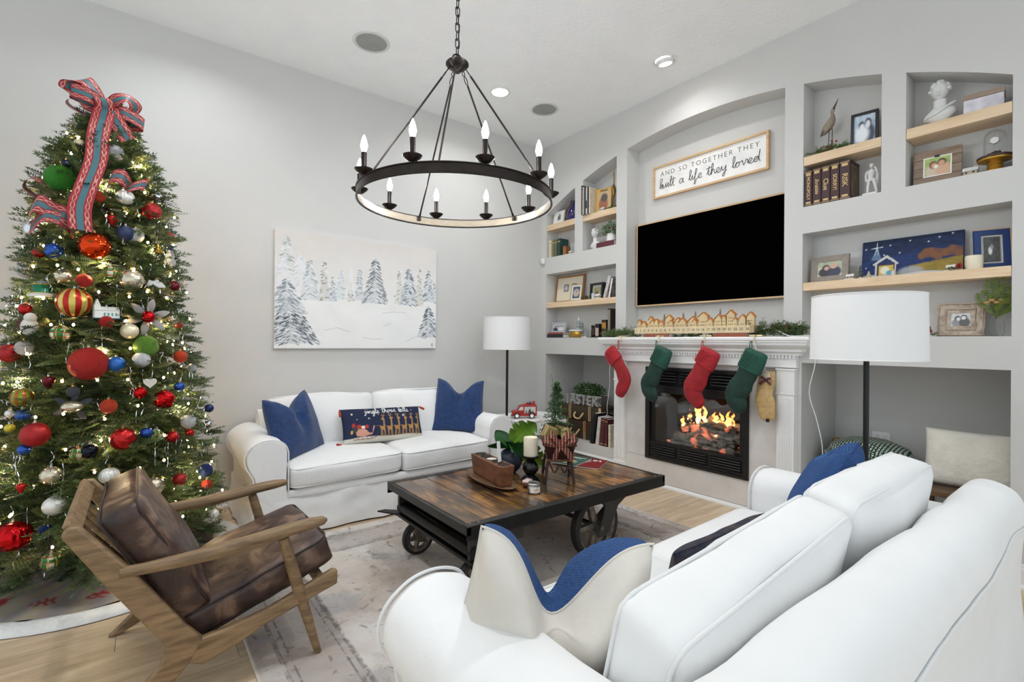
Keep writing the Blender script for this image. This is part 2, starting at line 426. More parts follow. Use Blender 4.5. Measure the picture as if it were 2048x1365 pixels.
def baseboard(name, p0, p1, out, h=.125, t=.016):
    d = Vector(p1) - Vector(p0); L = d.length; a = math.atan2(d.y, d.x)
    prof = [(0, 0), (-t - .012, 0), (-t - .012, .012), (-t - .004, .02), (-t, .026), (-t, h - .03), (-t * .7, h - .018), (-t * .55, h - .004), (0, h)]
    return struct(MB().prism(prof, 0, L, 'x').obj(name, M_trim, None, (p0[0], p0[1], 0), (0, 0, a), smooth=0, fix=True))
baseboard('baseboard_back', (-3.2, YW, 0), (XW, YW, 0), 0)
b = baseboard('baseboard_right', (XW, 1.588, 0), (XW, -1.6, 0), 0, .135)
b = baseboard('baseboard_left', (XW, YW, 0), (XW, 3.285, 0), 0, .135)
# low white strip on the floor along the hearth
struct(MB().prism([(0, 0), (-.022, 0), (-.022, .012), (-.012, .03), (0, .034)], 0, 1.44, 'x').obj('trim_1', M_trim, None, (XW, 3.155, 0), (0, 0, -PI/2), fix=True, smooth=0))

# ceiling speakers and recessed cans
for i, (x, y, lab) in enumerate(((1.43, 3.71, 'round grey in-ceiling speaker grille above the snowy painting'), (3.215, 3.70, 'round grey in-ceiling speaker grille by the corner of the walls'))):
    t = thing('ceiling_speaker', lab, 'speaker', (x, y, ZC), 0, 'ceiling speakers')
    MB().lathe([(.118, 0), (.140, 0), (.140, -.005), (.134, -.008), (.118, -.006), (.118, 0)], 40, cap=False).obj('trim_ring', mat('speaker ring', (214, 214, 210), .6), t)
    MB().lathe([(.0001, -.002), (.06, -.0025), (.118, -.003)], 40, cap=False).obj('grille', mat('speaker grille', (158, 159, 155), .7, bump=.4, bs=400), t)
M_lens = mat('lamp lens', (255, 252, 244), .4, emit=14, ecol=(255, 244, 226), var=0)
for i, ((x, y), lab) in enumerate(zip(CAN_AND_FILL_SPOTS[:3], ('recessed ceiling light above the painting wall out of sight', 'bright recessed ceiling light beside the chandelier rods', 'recessed eyeball ceiling light in front of the television arch'))):
    if i == 0: continue
    t = thing('recessed_light', lab, 'ceiling light', (x, y, ZC))
    MB().lathe([(.072, .0), (.098, 0), (.098, -.004), (.090, -.009), (.076, -.008), (.072, 0)], 36, cap=False).obj('trim_ring', mat('can trim', (232, 232, 228), .4), t)
    if i == 1: MB().lathe([(.0001, -.004), (.05, -.004), (.073, -.003)], 36, cap=False).obj('lens', M_lens, t)
    else:
        eb = MB().lathe([(.074, .0), (.072, -.012), (.062, -.026), (.052, -.03), (.05, -.012), (.0001, -.010)], 36, cap=False).xf(Matrix.Rotation(math.radians(-14), 4, 'Y')).obj('eyeball', mat('can trim', (232, 232, 228), .4), t)
        MB().lathe([(.0001, -.0135), (.046, -.0135)], 30, cap=False).xf(Matrix.Rotation(math.radians(-14), 4, 'Y')).obj('lens', M_lens, t)
# ================================================================== fireplace, mantel, television, sign, shelves
VR = -PI / 2                                   # things on the fireplace wall look towards -x
M_white = mat('mantel enamel', (240, 239, 237), .35, var=.01)
M_slab = mat('surround marble', (214, 209, 205), .3, var=.05, vs=4, c2=(226, 222, 218))
M_blk = mat('black firebox metal', (24, 22, 22), .42, var=.1)
t = thing('fireplace_mantel', 'white wooden mantelpiece with fluted pilasters under the television arch', 'mantel', (XW, 2.433, 0), VR)
# local: x to the viewer's right (world -y), y into the wall
MB().prism([(0, 1.385), (-.145, 1.385), (-.15, 1.378), (-.15, 1.36), (-.143, 1.354), (0, 1.354)], -.985, .985, 'x').obj('mantel_shelf', M_white, t, fix=True, smooth=0, bevel=.003)
def crown(name, prof, half):
    """moulding wrapped round the front and both ends; prof = list of (projection, z)"""
    b = MB(); n = len(prof)
    for pr, z in prof: b.v += [(-half - pr, 0, z), (-half - pr, -pr - .03, z), (half + pr, -pr - .03, z), (half + pr, 0, z)]
    for i in range(n - 1):
        for k in range(3): b.f.append((i*4+k, i*4+k+1, (i+1)*4+k+1, (i+1)*4+k))
    b.f.append((0, 1, 2, 3)); b.f.append(tuple((n-1)*4+k for k in (3, 2, 1, 0)))
    return b.obj(name, M_white, t, smooth=0, fix=True)
crown('crown_moulding', [(.112, 1.354), (.112, 1.344), (.100, 1.340), (.100, 1.326), (.094, 1.318), (.076, 1.306), (.060, 1.297), (.052, 1.288), (.052, 1.276), (.044, 1.270), (.030, 1.262), (.026, 1.252), (.026, 1.246)], .858)
fz = crown('frieze', [(.012, 1.246), (.012, 1.168), (.018, 1.164), (.018, 1.156), (.004, 1.150)], .846)
for k in range(68):
    x = -.84 + k * .0251
    MB().box(x, -.062, 1.226, x + .014, -.03, 1.244).obj('dentil', M_white, fz, smooth=0)
for sx in (-1, 1):
    c = sx * .788; p = MB().box(c - .062, -.05, .16, c + .062, 0, .955).obj('pilaster', M_white, t, smooth=0)
    for k in range(6):
        x = c - .045 + k * .018
        MB().prism([(x - .0062, -.05), (x - .004, -.056), (x + .004, -.056), (x + .0062, -.05)], .19, .93, 'z').obj('flute', M_white, p, smooth=0, fix=True)
    MB().box(c - .068, -.056, 0, c + .068, 0, .16).obj('plinth', M_white, t, smooth=0, bevel=.003)
    MB().box(c - .064, -.052, .97, c + .064, 0, 1.15).obj('capital_block', M_white, t, smooth=0, bevel=.002)
    MB().box(c - .068, -.057, .955, c + .068, 0, .97).obj('astragal', M_white, t, smooth=0, bevel=.003)
    MB().box(c - .070, -.059, 1.135, c + .070, 0, 1.15).obj('cap_bead', M_white, t, smooth=0, bevel=.003)
for x0, x1, z0, z1 in ((-.724, -.489, .255, 1.148), (.500, .724, .255, 1.148), (-.487, .498, 1.112, 1.148), (-.724, .724, .036, .252)):
    MB().box(x0, -.010, z0, x1, .0, z1).obj('surround_slab', M_slab, t, smooth=0, bevel=.0015)

# gas fire insert
t = thing('gas_fireplace', 'black gas fireplace insert with louvres and glass behind the hanging stockings', 'fireplace', (XW, 2.43, 0), VR)
x0, x1, z0, z1 = -.492, .498, .245, 1.106
MB().box(x0, -.024, z0, x0 + .045, .0, z1).box(x1 - .045, -.024, z0, x1, 0, z1).box(x0 + .045, -.024, z1 - .03, x1 - .045, 0, z1).box(x0 + .045, -.024, z0, x1 - .045, 0, z0 + .022).obj('frame', M_blk, t, smooth=0)
MB().box(x0 + .04, .01, .945, x1 - .04, .03, 1.08).obj('louvre_back', mat('firebox void', (8, 8, 8), .8), t, smooth=0)
for s in range(3):
    for k in range(4):
        xa = x0 + .06 + s * .30
        MB().cb((xa + .135, -.006, .972 + k * .026), (.265, .022, .006), Matrix.Rotation(math.radians(-30), 3, 'X')).obj('louvre_slat', M_blk, t, smooth=0)
        if k < 4: MB().cb((xa + .135, -.014, .305 + k * .022), (.258, .014, .0055), Matrix.Rotation(math.radians(-25), 3, 'X')).obj('louvre_slat', mat('louvre edge', (70, 68, 66), .35, metal=.6), t, smooth=0)
MB().box(x0 + .045, -.012, .87, x1 - .045, .004, .94).obj('hood', M_blk, t, smooth=0, bevel=.004)
lp = MB().box(x0 + .045, -.010, .268, x1 - .045, .0, .29).box(x0 + .045, -.010, .385, x1 - .045, 0, .412)
for s in range(4): lp.box(x0 + .045 + s * .30, -.010, .29, x0 + .06 + s * .30 + (.0 if s < 3 else -.0), 0, .385)
lp.obj('lower_panel', M_blk, t, smooth=0)
MB().box(x0 + .045, .002, .29, x1 - .045, .006, .385).obj('lower_back', mat('firebox void', (8, 8, 8), .8), t, smooth=0)
for xa in (x0 + .045, x1 - .085): MB().box(xa, .006, .412, xa + .04, .014, .87).obj('glass_stile', M_blk, t, smooth=0)
M_soot = mat('firebox soot', (26, 23, 21), .85, var=.3, vs=12)
MB().add([(x0+.05, .02, .40), (x1-.05, .02, .40), (x1-.16, .42, .40), (x0+.16, .42, .40), (x0+.05, .02, .90), (x1-.05, .02, .90), (x1-.16, .42, .90), (x0+.16, .42, .90)],
         [(0, 1, 2, 3), (7, 6, 5, 4), (0, 3, 7, 4), (3, 2, 6, 7), (2, 1, 5, 6)]).obj('firebox', M_soot, t, smooth=0)
m, nt, bs, N, L = nt_of('fire glass'); MATS['fire glass'] = m
fr = N('ShaderNodeFresnel'); fr.inputs[0].default_value = 1.55; g = N('ShaderNodeBsdfGlossy'); g.inputs['Roughness'].default_value = .02; tr = N('ShaderNodeBsdfTransparent')
tr.inputs[0].default_value = (.96, .97, .97, 1)
mx = N('ShaderNodeMixShader'); L(fr.outputs[0], mx.inputs[0]); L(tr.outputs[0], mx.inputs[1]); L(g.outputs[0], mx.inputs[2]); L(mx.outputs[0], nt.nodes['Material Output'].inputs[0])
M_pane = m
MB().box(x0 + .08, .008, .412, x1 - .08, .012, .87).obj('glass_pane', M_pane, t, smooth=0)
# ceramic logs: ash-grey bark with glowing embers
m, nt, bs, N, L = nt_of('gas log'); tc = N('ShaderNodeTexCoord'); mp = N('ShaderNodeMapping'); mp.inputs['Scale'].default_value = (6, 26, 26); L(tc.outputs['Object'], mp.inputs[0])
nz = N('ShaderNodeTexNoise'); nz.inputs['Scale'].default_value = 1.6; nz.inputs['Detail'].default_value = 8; L(mp.outputs[0], nz.inputs['Vector'])
rp = N('ShaderNodeValToRGB'); e = rp.color_ramp.elements; e[0].position, e[1].position = .36, .62; e[0].color = (*lin((38, 32, 28)), 1); e[1].color = (*lin((206, 194, 176)), 1); L(nz.outputs['Fac'], rp.inputs[0]); L(rp.outputs[0], bs.inputs['Base Color'])
n2 = N('ShaderNodeTexNoise'); n2.inputs['Scale'].default_value = 9; L(tc.outputs['Object'], n2.inputs['Vector']); r2 = N('ShaderNodeValToRGB'); e = r2.color_ramp.elements
e[0].position, e[1].position = .56, .68; e[0].color = (0, 0, 0, 1); e[1].color = (1, .22, .10, 1); L(n2.outputs['Fac'], r2.inputs[0]); L(r2.outputs[0], bs.inputs['Emission Color']); bs.inputs['Emission Strength'].default_value = .45
bp = N('ShaderNodeBump'); bp.inputs['Strength'].default_value = .9; bp.inputs['Distance'].default_value = .02; L(nz.outputs['Fac'], bp.inputs['Height']); L(bp.outputs[0], bs.inputs['Normal']); bs.inputs['Roughness'].default_value = .9
M_log = m
def log(p0, p1, r, sd):
    p0, p1 = Vector(p0), Vector(p1); b = MB(); n = 14; rg = random.Random(sd)
    pts = [p0.lerp(p1, i / n) + Vector((0, rg.uniform(-.006, .006), rg.uniform(-.006, .006))) for i in range(n + 1)]
    b.tube(pts, [r * (1 + .16 * math.sin(i * 1.3 + sd) + rg.uniform(-.08, .08)) for i in range(n + 1)], 12)
    b.v = [tuple(Vector(v) + noise.noise_vector(Vector(v) * 30 + Vector((sd, 0, 0))) * .012) for v in b.v]
    return b.obj('log', M_log, t, smooth=60)
log((-.26, .12, .46), (.30, .16, .45), .048, 1); log((-.14, .19, .48), (.36, .20, .52), .052, 2); log((-.24, .24, .54), (.27, .15, .58), .044, 3)
log((-.03, .16, .60), (.33, .27, .60), .04, 4); log((-.12, .10, .44), (.02, .30, .66), .034, 5); log((.22, .09, .44), (.14, .28, .64), .034, 6)
MB().rbox((.02, .19, .415), (.70, .22, .03), .012, 6, fn=lambda q, p: q + noise.noise_vector(q * 25) * .012).obj('ember_bed', M_log, t)
m, nt, bs, N, L = nt_of('flame'); nt.nodes.remove(bs)
tc = N('ShaderNodeTexCoord'); sp = N('ShaderNodeSeparateXYZ'); L(tc.outputs['Generated'], sp.inputs[0]); rp = N('ShaderNodeValToRGB'); e = rp.color_ramp.elements
e[0].color = (1, .62, .28, 1); e[1].color = (.9, .10, .01, 1); x_ = e.new(.45); x_.color = (1, .45, .10, 1); L(sp.outputs[2], rp.inputs[0])
em = N('ShaderNodeEmission'); em.inputs[1].default_value = 2.2; L(rp.outputs[0], em.inputs[0]); tr = N('ShaderNodeBsdfTransparent'); mx = N('ShaderNodeMixShader')
n2 = N('ShaderNodeTexNoise'); n2.inputs['Scale'].default_value = 22; L(tc.outputs['Object'], n2.inputs['Vector']); r3 = N('ShaderNodeMapRange'); r3.inputs['From Min'].default_value = .38; r3.inputs['From Max'].default_value = .62
L(n2.outputs['Fac'], r3.inputs['Value']); L(r3.outputs[0], mx.inputs[0]); L(tr.outputs[0], mx.inputs[1]); L(em.outputs[0], mx.inputs[2]); L(mx.outputs[0], nt.nodes['Material Output'].inputs[0])
M_flame = m
rg = random.Random(3)
for x, z, h in ((-.20, .56, .10), (-.14, .60, .13), (-.07, .60, .21), (-.03, .62, .17), (.02, .61, .19), (.06, .60, .12), (.10, .62, .10), (.16, .60, .13), (.20, .58, .17), (.25, .60, .14), (-.10, .52, .09), (.0, .54, .09), (.12, .52, .08)):
    k = 7; y = .15 + rg.uniform(-.03, .09); sw = rg.uniform(-.03, .03)
    pts = [(x + sw * (i / k) ** 2 + .012 * math.sin(i * 1.7 + x * 40), y, z + h * i / k) for i in range(k + 1)]
    MB().tube(pts, [max(.0015, (.013 + .055 * h) * math.sin(PI * (.18 + .8 * i / k)) ** 1.1) for i in range(k + 1)], 8, flat=.5).obj('flame', M_flame, t, smooth=180)

# television
t = thing('television', 'large flat black television with thin light wood frame in the arched niche', 'television', (XW + ND, 2.43, 1.695), VR)
MB().box(-.722, -.058, .012, .722, -.012, .810).obj('body', mat('tv shell', (18, 18, 18), .5), t, smooth=0)
M_oakl = woodmat('light oak', (196, 160, 118), (222, 192, 152), grain=(3, 3, 24), scale=1.5, rnd=.05, rough=.5)
MB().box(-.728, -.064, 0, .728, -.03, .013).box(-.728, -.064, .809, .728, -.03, .822).box(-.728, -.064, .013, -.715, -.03, .809).box(.715, -.064, .013, .728, -.03, .809).obj('bezel', M_oakl, t, smooth=0)
MB().box(-.715, -.060, .013, .715, -.058, .809).obj('screen', mat('tv screen', (2, 2, 2), .3, var=0, spec=.0), t, smooth=0)
MB().box(-.2, -.014, .25, .2, -.001, .55).obj('wall_mount', M_blk, t, smooth=0)

# sign
t = thing('framed_sign', 'oblong white sign with lettering in a thin oak frame above the television', 'sign', (XW + ND, 2.433, 2.745), VR)
sw, sh = 1.115, .315
MB().box(-sw/2, -.034, 0, sw/2, -.001, .018).box(-sw/2, -.034, sh - .018, sw/2, -.001, sh).box(-sw/2, -.034, .018, -sw/2 + .018, -.001, sh - .018).box(sw/2 - .018, -.034, .018, sw/2, -.001, sh - .018).obj('frame', M_oakl, t, smooth=0)
MB().box(-sw/2 + .018, -.016, .018, sw/2 - .018, -.004, sh - .018).obj('panel', mat('sign white', (240, 239, 236), .6), t, smooth=0)
M_ink = mat('sign ink', (66, 64, 62), .7)
text('lettering', 'AND SO TOGETHER THEY', .063, M_ink, t, (0, -.0165, .228), spacing=1.35, bold=-.0008)['kind'] = 'stuff'
ps, wd = script_paths('built a life they loved'); k = .062; b = MB(); sc_x = .98 / (wd * k)
for p in ps: b.tube(smoothpath([(px * k * sc_x - .49, -.0175, .088 + py * k * .78) for px, py in p], 4), .0028, 5)
b.obj('script_lettering', M_ink, t)['kind'] = 'stuff'

# floating shelves
M_pine = woodmat('pine shelf', (212, 180, 142), (238, 214, 182), grain=(2.2, 12, 22), scale=1.3, rnd=.04, rough=.55, contrast=(.3, .7))
for y0, y1, z0, z1, lab in ((.474, .948, 2.636, 2.700, 'thick pine floating shelf under the large white bust'), (1.080, 1.550, 2.636, 2.700, 'thick pine floating shelf holding the wooden shorebird'),
                            (.474, 1.551, 1.722, 1.780, 'long pine floating shelf holding the blue nativity canvas'), (3.317, 3.788, 2.656, 2.722, 'thick pine floating shelf holding the bronze crane and leaning books'),
                            (3.914, 4.384, 2.656, 2.722, 'short pine floating shelf holding the white photo card and woven jug'), (3.317, 4.384, 1.738, 1.800, 'long pine floating shelf holding the oak frame with two photos')):
    L_ = y1 - y0
    s = MB().box(-L_/2, -.0, 0, L_/2, ND - .004, z1 - z0).obj('floating_shelf', M_pine, None, (XW + .002, (y0 + y1) / 2, z0), (0, 0, VR), smooth=0, bevel=.0015)
    tag(s, lab, 'shelf', 'pine shelves in the niches')

# stockings on their holders
M_hold = mat('champagne metal', (226, 208, 168), .3, metal=.85)
M_red = mat('red velvet', (150, 12, 24), .75, sheen=.12, var=.18, vs=14, bump=.25, bs=24)
M_redc = mat('red pleated velvet', (166, 18, 32), .7, sheen=.1, var=.15, vs=30, bump=.5, bs=30, stretch=(1, 1, 3))
M_grn = mat('dark green velvet', (4, 46, 36), .7, sheen=.05, var=.3, vs=12, bump=.25, bs=22)
M_grnc = mat('green quilted velvet', (16, 74, 58), .7, sheen=.08, var=.15, vs=26, bump=.5, bs=30)
M_tan = mat('tan burlap', (196, 164, 112), .85, var=.1, vs=40, bump=.3, bs=120)
stk = [  # hook y, spine (dx, dz), widths, materials, label
 (3.12, [(-.112, -.095), (-.067, -.148), (-.016, -.205), (.052, -.303), (.077, -.388), (.03, -.487), (-.001, -.533)], M_red, M_redc, 'red velvet stocking nearest the suitcases, toe dangling beside the pilaster', .86),
 (2.685, [(.08, -.075), (.054, -.142), (.018, -.214), (-.034, -.316), (-.082, -.401), (-.054, -.475), (.005, -.528)], M_grn, M_grnc, 'dark green velvet stocking with pleated cuff between the two red ones', 1.),
 (2.236, [(.076, -.084), (.045, -.146), (.01, -.208), (-.034, -.306), (-.088, -.401), (-.06, -.474), (.0, -.542)], M_red, M_redc, 'red velvet stocking with ribbed cuff hanging over the flames', 1.),
 (1.825, [(.042, -.087), (.016, -.152), (-.017, -.225), (-.066, -.328), (-.117, -.413), (-.097, -.484), (-.061, -.542)], M_grn, M_grnc, 'emerald velvet stocking with quilted cuff in front of the tan one', 1.),
 (1.817, [(.068, -.232), (.072, -.276), (.062, -.333), (.055, -.419), (.07, -.492), (.078, -.565), (.082, -.595)], M_tan, None, 'tan burlap paw stocking with burgundy bow behind the emerald one', .8)]
for i, (hy, sp, mb_, mc, lab, ws) in enumerate(stk):
    xx = 3.705 - (.028 if i < 3 else .052) if i != 4 else 3.738
    t = thing('christmas_stocking', lab, 'stocking', (xx, hy, 1.352), VR, 'stockings on the mantel')
    if i != 4: ry = lambda d: 0
    pts = smoothpath([(a, 0, b) for a, b in sp], 5); n = len(pts)
    def wf(s):                                     # half-width along the spine
        if s < .45: return .078
        if s < .72: return .078 + .012 * math.sin((s - .45) / .27 * PI)
        return .074 * math.sqrt(max(0, 1 - ((s - .72) / .285) ** 2)) + .006
    body = MB().tube(pts, [wf(k / (n - 1)) * ws for k in range(n)], 18, flat=.36)
    body.v = [tuple(Vector(v) + noise.noise_vector(Vector(v) * 16 + Vector((i * 3, 0, 0))) * .006) for v in body.v]
    body.obj('stocking_body', mb_, t, smooth=180)
    if mc:
        c0, c1, c2 = Vector((sp[0][0], 0, sp[0][1])), Vector((sp[1][0], 0, sp[1][1])), Vector((sp[2][0], 0, sp[2][1])); e = (c0 - c1) * .18
        cf = MB().tube([c0 + e, c0, c0.lerp(c1, .5), c1, c1.lerp(c2, .8), c1.lerp(c2, .95), c1.lerp(c2, .93)], [.070*ws, .088*ws, .092*ws, .094*ws, .096*ws, .092*ws, .08*ws], 20, flat=.4)
        co = cf.obj('cuff', mc, t, smooth=70)
        d = (c2 - c0).normalized(); s_ = Vector((d.z, 0, -d.x))
        for k in range(-4, 5):                     # stitched ridges
            a = c0.lerp(c2, .08) + s_ * .02 * k; b_ = c0.lerp(c2, .88) + s_ * (.02 * k + (.035 if mc is M_redc else .022))
            if abs(k) < 4: MB().tube([a + Vector((0, -.036*ws*(1 - (k/5.5)**2) - .002, 0)), (a + b_)/2 + Vector((0, -.039*ws*(1 - (k/5.5)**2) - .002, 0)), b_ + Vector((0, -.037*ws*(1 - (k/5.5)**2) - .002, 0))], .0022, 5).obj('ridge', mc, co)
        hk = c0 + s_ * (.075 if i else -.078) * ws + Vector((0, 0, .012)) if False else Vector((0, 0, -.062))
        MB().tube(smoothpath([(-.003, 0, .0), (-.008, 0, -.03), (-.006, 0, -.075), (.006, 0, -.078), (.008, 0, -.03), (.003, 0, .0)], 4), .0032, 6).obj('hanging_loop', mc, t)
    else:
        MB().tube(smoothpath([(0, -.06, 0), (.03, -.05, -.1), (.068, 0, -.235)], 5), .003, 5).obj('hanging_loop', mat('white tape', (236, 232, 224), .8), t)
        MB().rbox((.07, 0, -.262), (.075, .05, .075), .02, 6, fn=lambda q, p: q + noise.noise_vector(q * 40) * .006).obj('ruffle', mat('cream ruffle', (226, 214, 190), .8, bump=.4, bs=70), t)
        M_bur = mat('burgundy ribbon', (84, 24, 36), .55, sheen=.3)
        for a in (-.6, .6, 2.2, 3.8): MB().tube(smoothpath([(.075, -.025, -.292), (.075 + .03*math.cos(a), -.04, -.292 + .025*math.sin(a)), (.075 + .05*math.cos(a), -.035, -.30 + .04*math.sin(a))], 4), .009, 6, flat=.4).obj('bow_loop', M_bur, t)
        MB().box(.083, -.036, -.60, .107, -.033, -.575).obj('care_tag', mat('black tag', (18, 18, 20), .6), t)
for i, (hy, *_r) in enumerate(stk[:4]):
    h = thing('stocking_holder', ('flat gold stocking holder at the garland end of the mantel', 'flat gold stocking holder under numbers five to eight', 'flat gold stocking holder under numbers fourteen to sixteen', 'flat gold stocking holder under numbers twenty-two to twenty-four')[i], 'stocking holder', (3.71, hy, 1.385), VR, 'stocking holders on the mantel')
    MB().rbox((0, .048, .008), (.105, .07, .016), .005, 4).obj('weight', M_hold, h)
    MB().tube(smoothpath([(0, .03, .012), (0, -.002, .012), (0, -.006, -.02), (0, -.008, -.036), (0, -.016 if i < 3 else -.03, -.042), (0, -.026 if i < 3 else -.05, -.028)], 4), .0045, 6).obj('hook', M_hold, h)
# ================================================================== rug, sofas, cushions, lounge chair
# rug
m, nt, bs, N, L = nt_of('distressed rug'); MATS['rug'] = m
RX0, RX1, RY0, RY1 = .378, 3.163, .02, 3.456
tc = N('ShaderNodeTexCoord'); sp = N('ShaderNodeSeparateXYZ'); L(tc.outputs['Object'], sp.inputs[0])
def mth(op, a, b=None, c=None):
    n = N('ShaderNodeMath', operation=op)
    for i, v in enumerate((a, b, c)):
        if v is None: continue
        if isinstance(v, (int, float)): n.inputs[i].default_value = v
        else: L(v, n.inputs[i])
    return n.outputs[0]
hx, hy = (RX1 - RX0) / 2, (RY1 - RY0) / 2
dx = mth('SUBTRACT', hx, mth('ABSOLUTE', sp.outputs[0])); dy = mth('SUBTRACT', hy, mth('ABSOLUTE', sp.outputs[1])); ed = mth('MINIMUM', dx, dy)
def nzt(s, d=6, r=.6, w=0):
    n = N('ShaderNodeTexNoise'); n.inputs['Scale'].default_value = s; n.inputs['Detail'].default_value = d; n.inputs['Roughness'].default_value = r; n.inputs['Distortion'].default_value = w; L(tc.outputs['Object'], n.inputs['Vector']); return n.outputs['Fac']
def ramp(src, stops):
    r = N('ShaderNodeValToRGB'); e = r.color_ramp.elements
    e[0].position, e[0].color = stops[0][0], (*lin(stops[0][1]), 1); e[1].position, e[1].color = stops[1][0], (*lin(stops[1][1]), 1)
    for p, c in stops[2:]: q = e.new(p); q.color = (*lin(c), 1)
    L(src, r.inputs[0]); return r.outputs[0]
def mixc(fac, a, b):
    n = N('ShaderNodeMix', data_type='RGBA'); L(fac, n.inputs['Factor'])
    for k, v in (('A', a), ('B', b)):
        if isinstance(v, tuple): n.inputs[k].default_value = (*lin(v), 1)
        else: L(v, n.inputs[k])
    return n.outputs['Result']
def step(src, lo, hi):
    n = N('ShaderNodeMapRange', interpolation_type='SMOOTHSTEP'); n.inputs['From Min'].default_value = lo; n.inputs['From Max'].default_value = hi; L(src, n.inputs['Value']); return n.outputs[0]
base = ramp(nzt(1.7, 8), [(.32, (168, 152, 140)), (.68, (212, 209, 206)), (.5, (200, 192, 184))])
rust = step(nzt(1.3, 5, .6, .4), .53, .66); base = mixc(mth('MULTIPLY', rust, .42), base, (156, 122, 100))
grey = step(nzt(2.3, 6), .54, .64); base = mixc(mth('MULTIPLY', grey, .6), base, (156, 158, 160))
scr = step(nzt(26, 8, .75, 1.6), .585, .64); scr = mth('MULTIPLY', scr, step(nzt(2.6, 4), .42, .58)); base = mixc(mth('MULTIPLY', scr, .6), base, (84, 74, 72))
band = mth('MULTIPLY', step(ed, .10, .105), mth('SUBTRACT', 1., step(ed, .36, .365))); base = mixc(mth('MULTIPLY', band, .42), base, (140, 128, 122))
for d0, w_ in ((.10, .012), (.135, .006), (.36, .014), (.325, .006)):
    ln = mth('SUBTRACT', 1., step(mth('ABSOLUTE', mth('SUBTRACT', ed, d0)), w_ * .5, w_)); base = mixc(mth('MULTIPLY', mth('MULTIPLY', ln, step(nzt(22, 6, .7), .42, .56)), .55), base, (84, 76, 76))
vor = N('ShaderNodeTexVoronoi', feature='DISTANCE_TO_EDGE'); vor.inputs['Scale'].default_value = 5.5; L(tc.outputs['Object'], vor.inputs['Vector'])
scroll = mth('SUBTRACT', 1., step(vor.outputs['Distance'], .02, .05)); base = mixc(mth('MULTIPLY', mth('MULTIPLY', scroll, step(nzt(14, 6, .7), .5, .6)), .5), base, (96, 88, 90))
base = mixc(mth('SUBTRACT', 1., step(ed, .006, .012)), base, (214, 202, 188))
L(base, bs.inputs['Base Color']); bs.inputs['Roughness'].default_value = .95; bs.inputs['Specular IOR Level'].default_value = .1
bp = N('ShaderNodeBump'); bp.inputs['Strength'].default_value = .3; bp.inputs['Distance'].default_value = .004; L(nzt(180, 2), bp.inputs['Height']); L(bp.outputs[0], bs.inputs['Normal'])
tag(MB().box(-hx, -hy, 0, hx, hy, .009).obj('area_rug', m, None, ((RX0+RX1)/2, (RY0+RY1)/2, .0005), smooth=0, bevel=.003), 'faded beige and rust area rug with a distressed border', 'rug')
RZ = .0095                                              # top of the rug

M_slip = mat('white slipcover', (234, 234, 233), .85, var=.015, vs=5, bump=.55, bs=9, sheen=.15)
M_pipe = mat('slipcover piping', (228, 228, 227), .8, var=.01)
def wrinkle(v, k, amt, seed=0): return Vector(v) + noise.noise_vector(Vector(v) * k + Vector((seed, seed * .7, 0))) * amt
def loop_rr(hx, hy, r, n=5):
    out = []
    for cx, cy, a0 in ((hx - r, hy - r, 0), (-hx + r, hy - r, 90), (-hx + r, -hy + r, 180), (hx - r, -hy + r, 270)):
        out += [(cx + r * math.cos(math.radians(a0 + 90 * k / n)), cy + r * math.sin(math.radians(a0 + 90 * k / n))) for k in range(n + 1)]
    return out
def cushion(name, parent, loc, rot, d, r, bulge, seed, pipes=True, n=14):
    c = MB().rbox((0, 0, 0), d, r, n, bulge, fn=lambda q, p: q + noise.noise_vector(q * 4 + Vector((seed, 0, 0))) * .012 + noise.noise_vector(q * 14 + Vector((0, seed, 0))) * .0025).obj(name, M_slip, parent, loc, rot, smooth=180)
    if pipes:
        ax = min(range(3), key=lambda i: d[i]); hs = [d[i] / 2 for i in range(3) if i != ax]
        for sg in (-1, 1):
            pts = []
            for a, b in loop_rr(hs[0] - .004, hs[1] - .004, r * 1.25, 6):
                p = [0, 0, 0]; o = [i for i in range(3) if i != ax]; p[o[0]] = a; p[o[1]] = b; p[ax] = sg * (d[ax] / 2 - r * .42)
                q = Vector(p); pts.append(q + noise.noise_vector(q * 4 + Vector((seed, 0, 0))) * .012)
            MB().tube(pts, .0052, 6, closed=True).obj('piping', M_pipe, c, smooth=180)
    return c
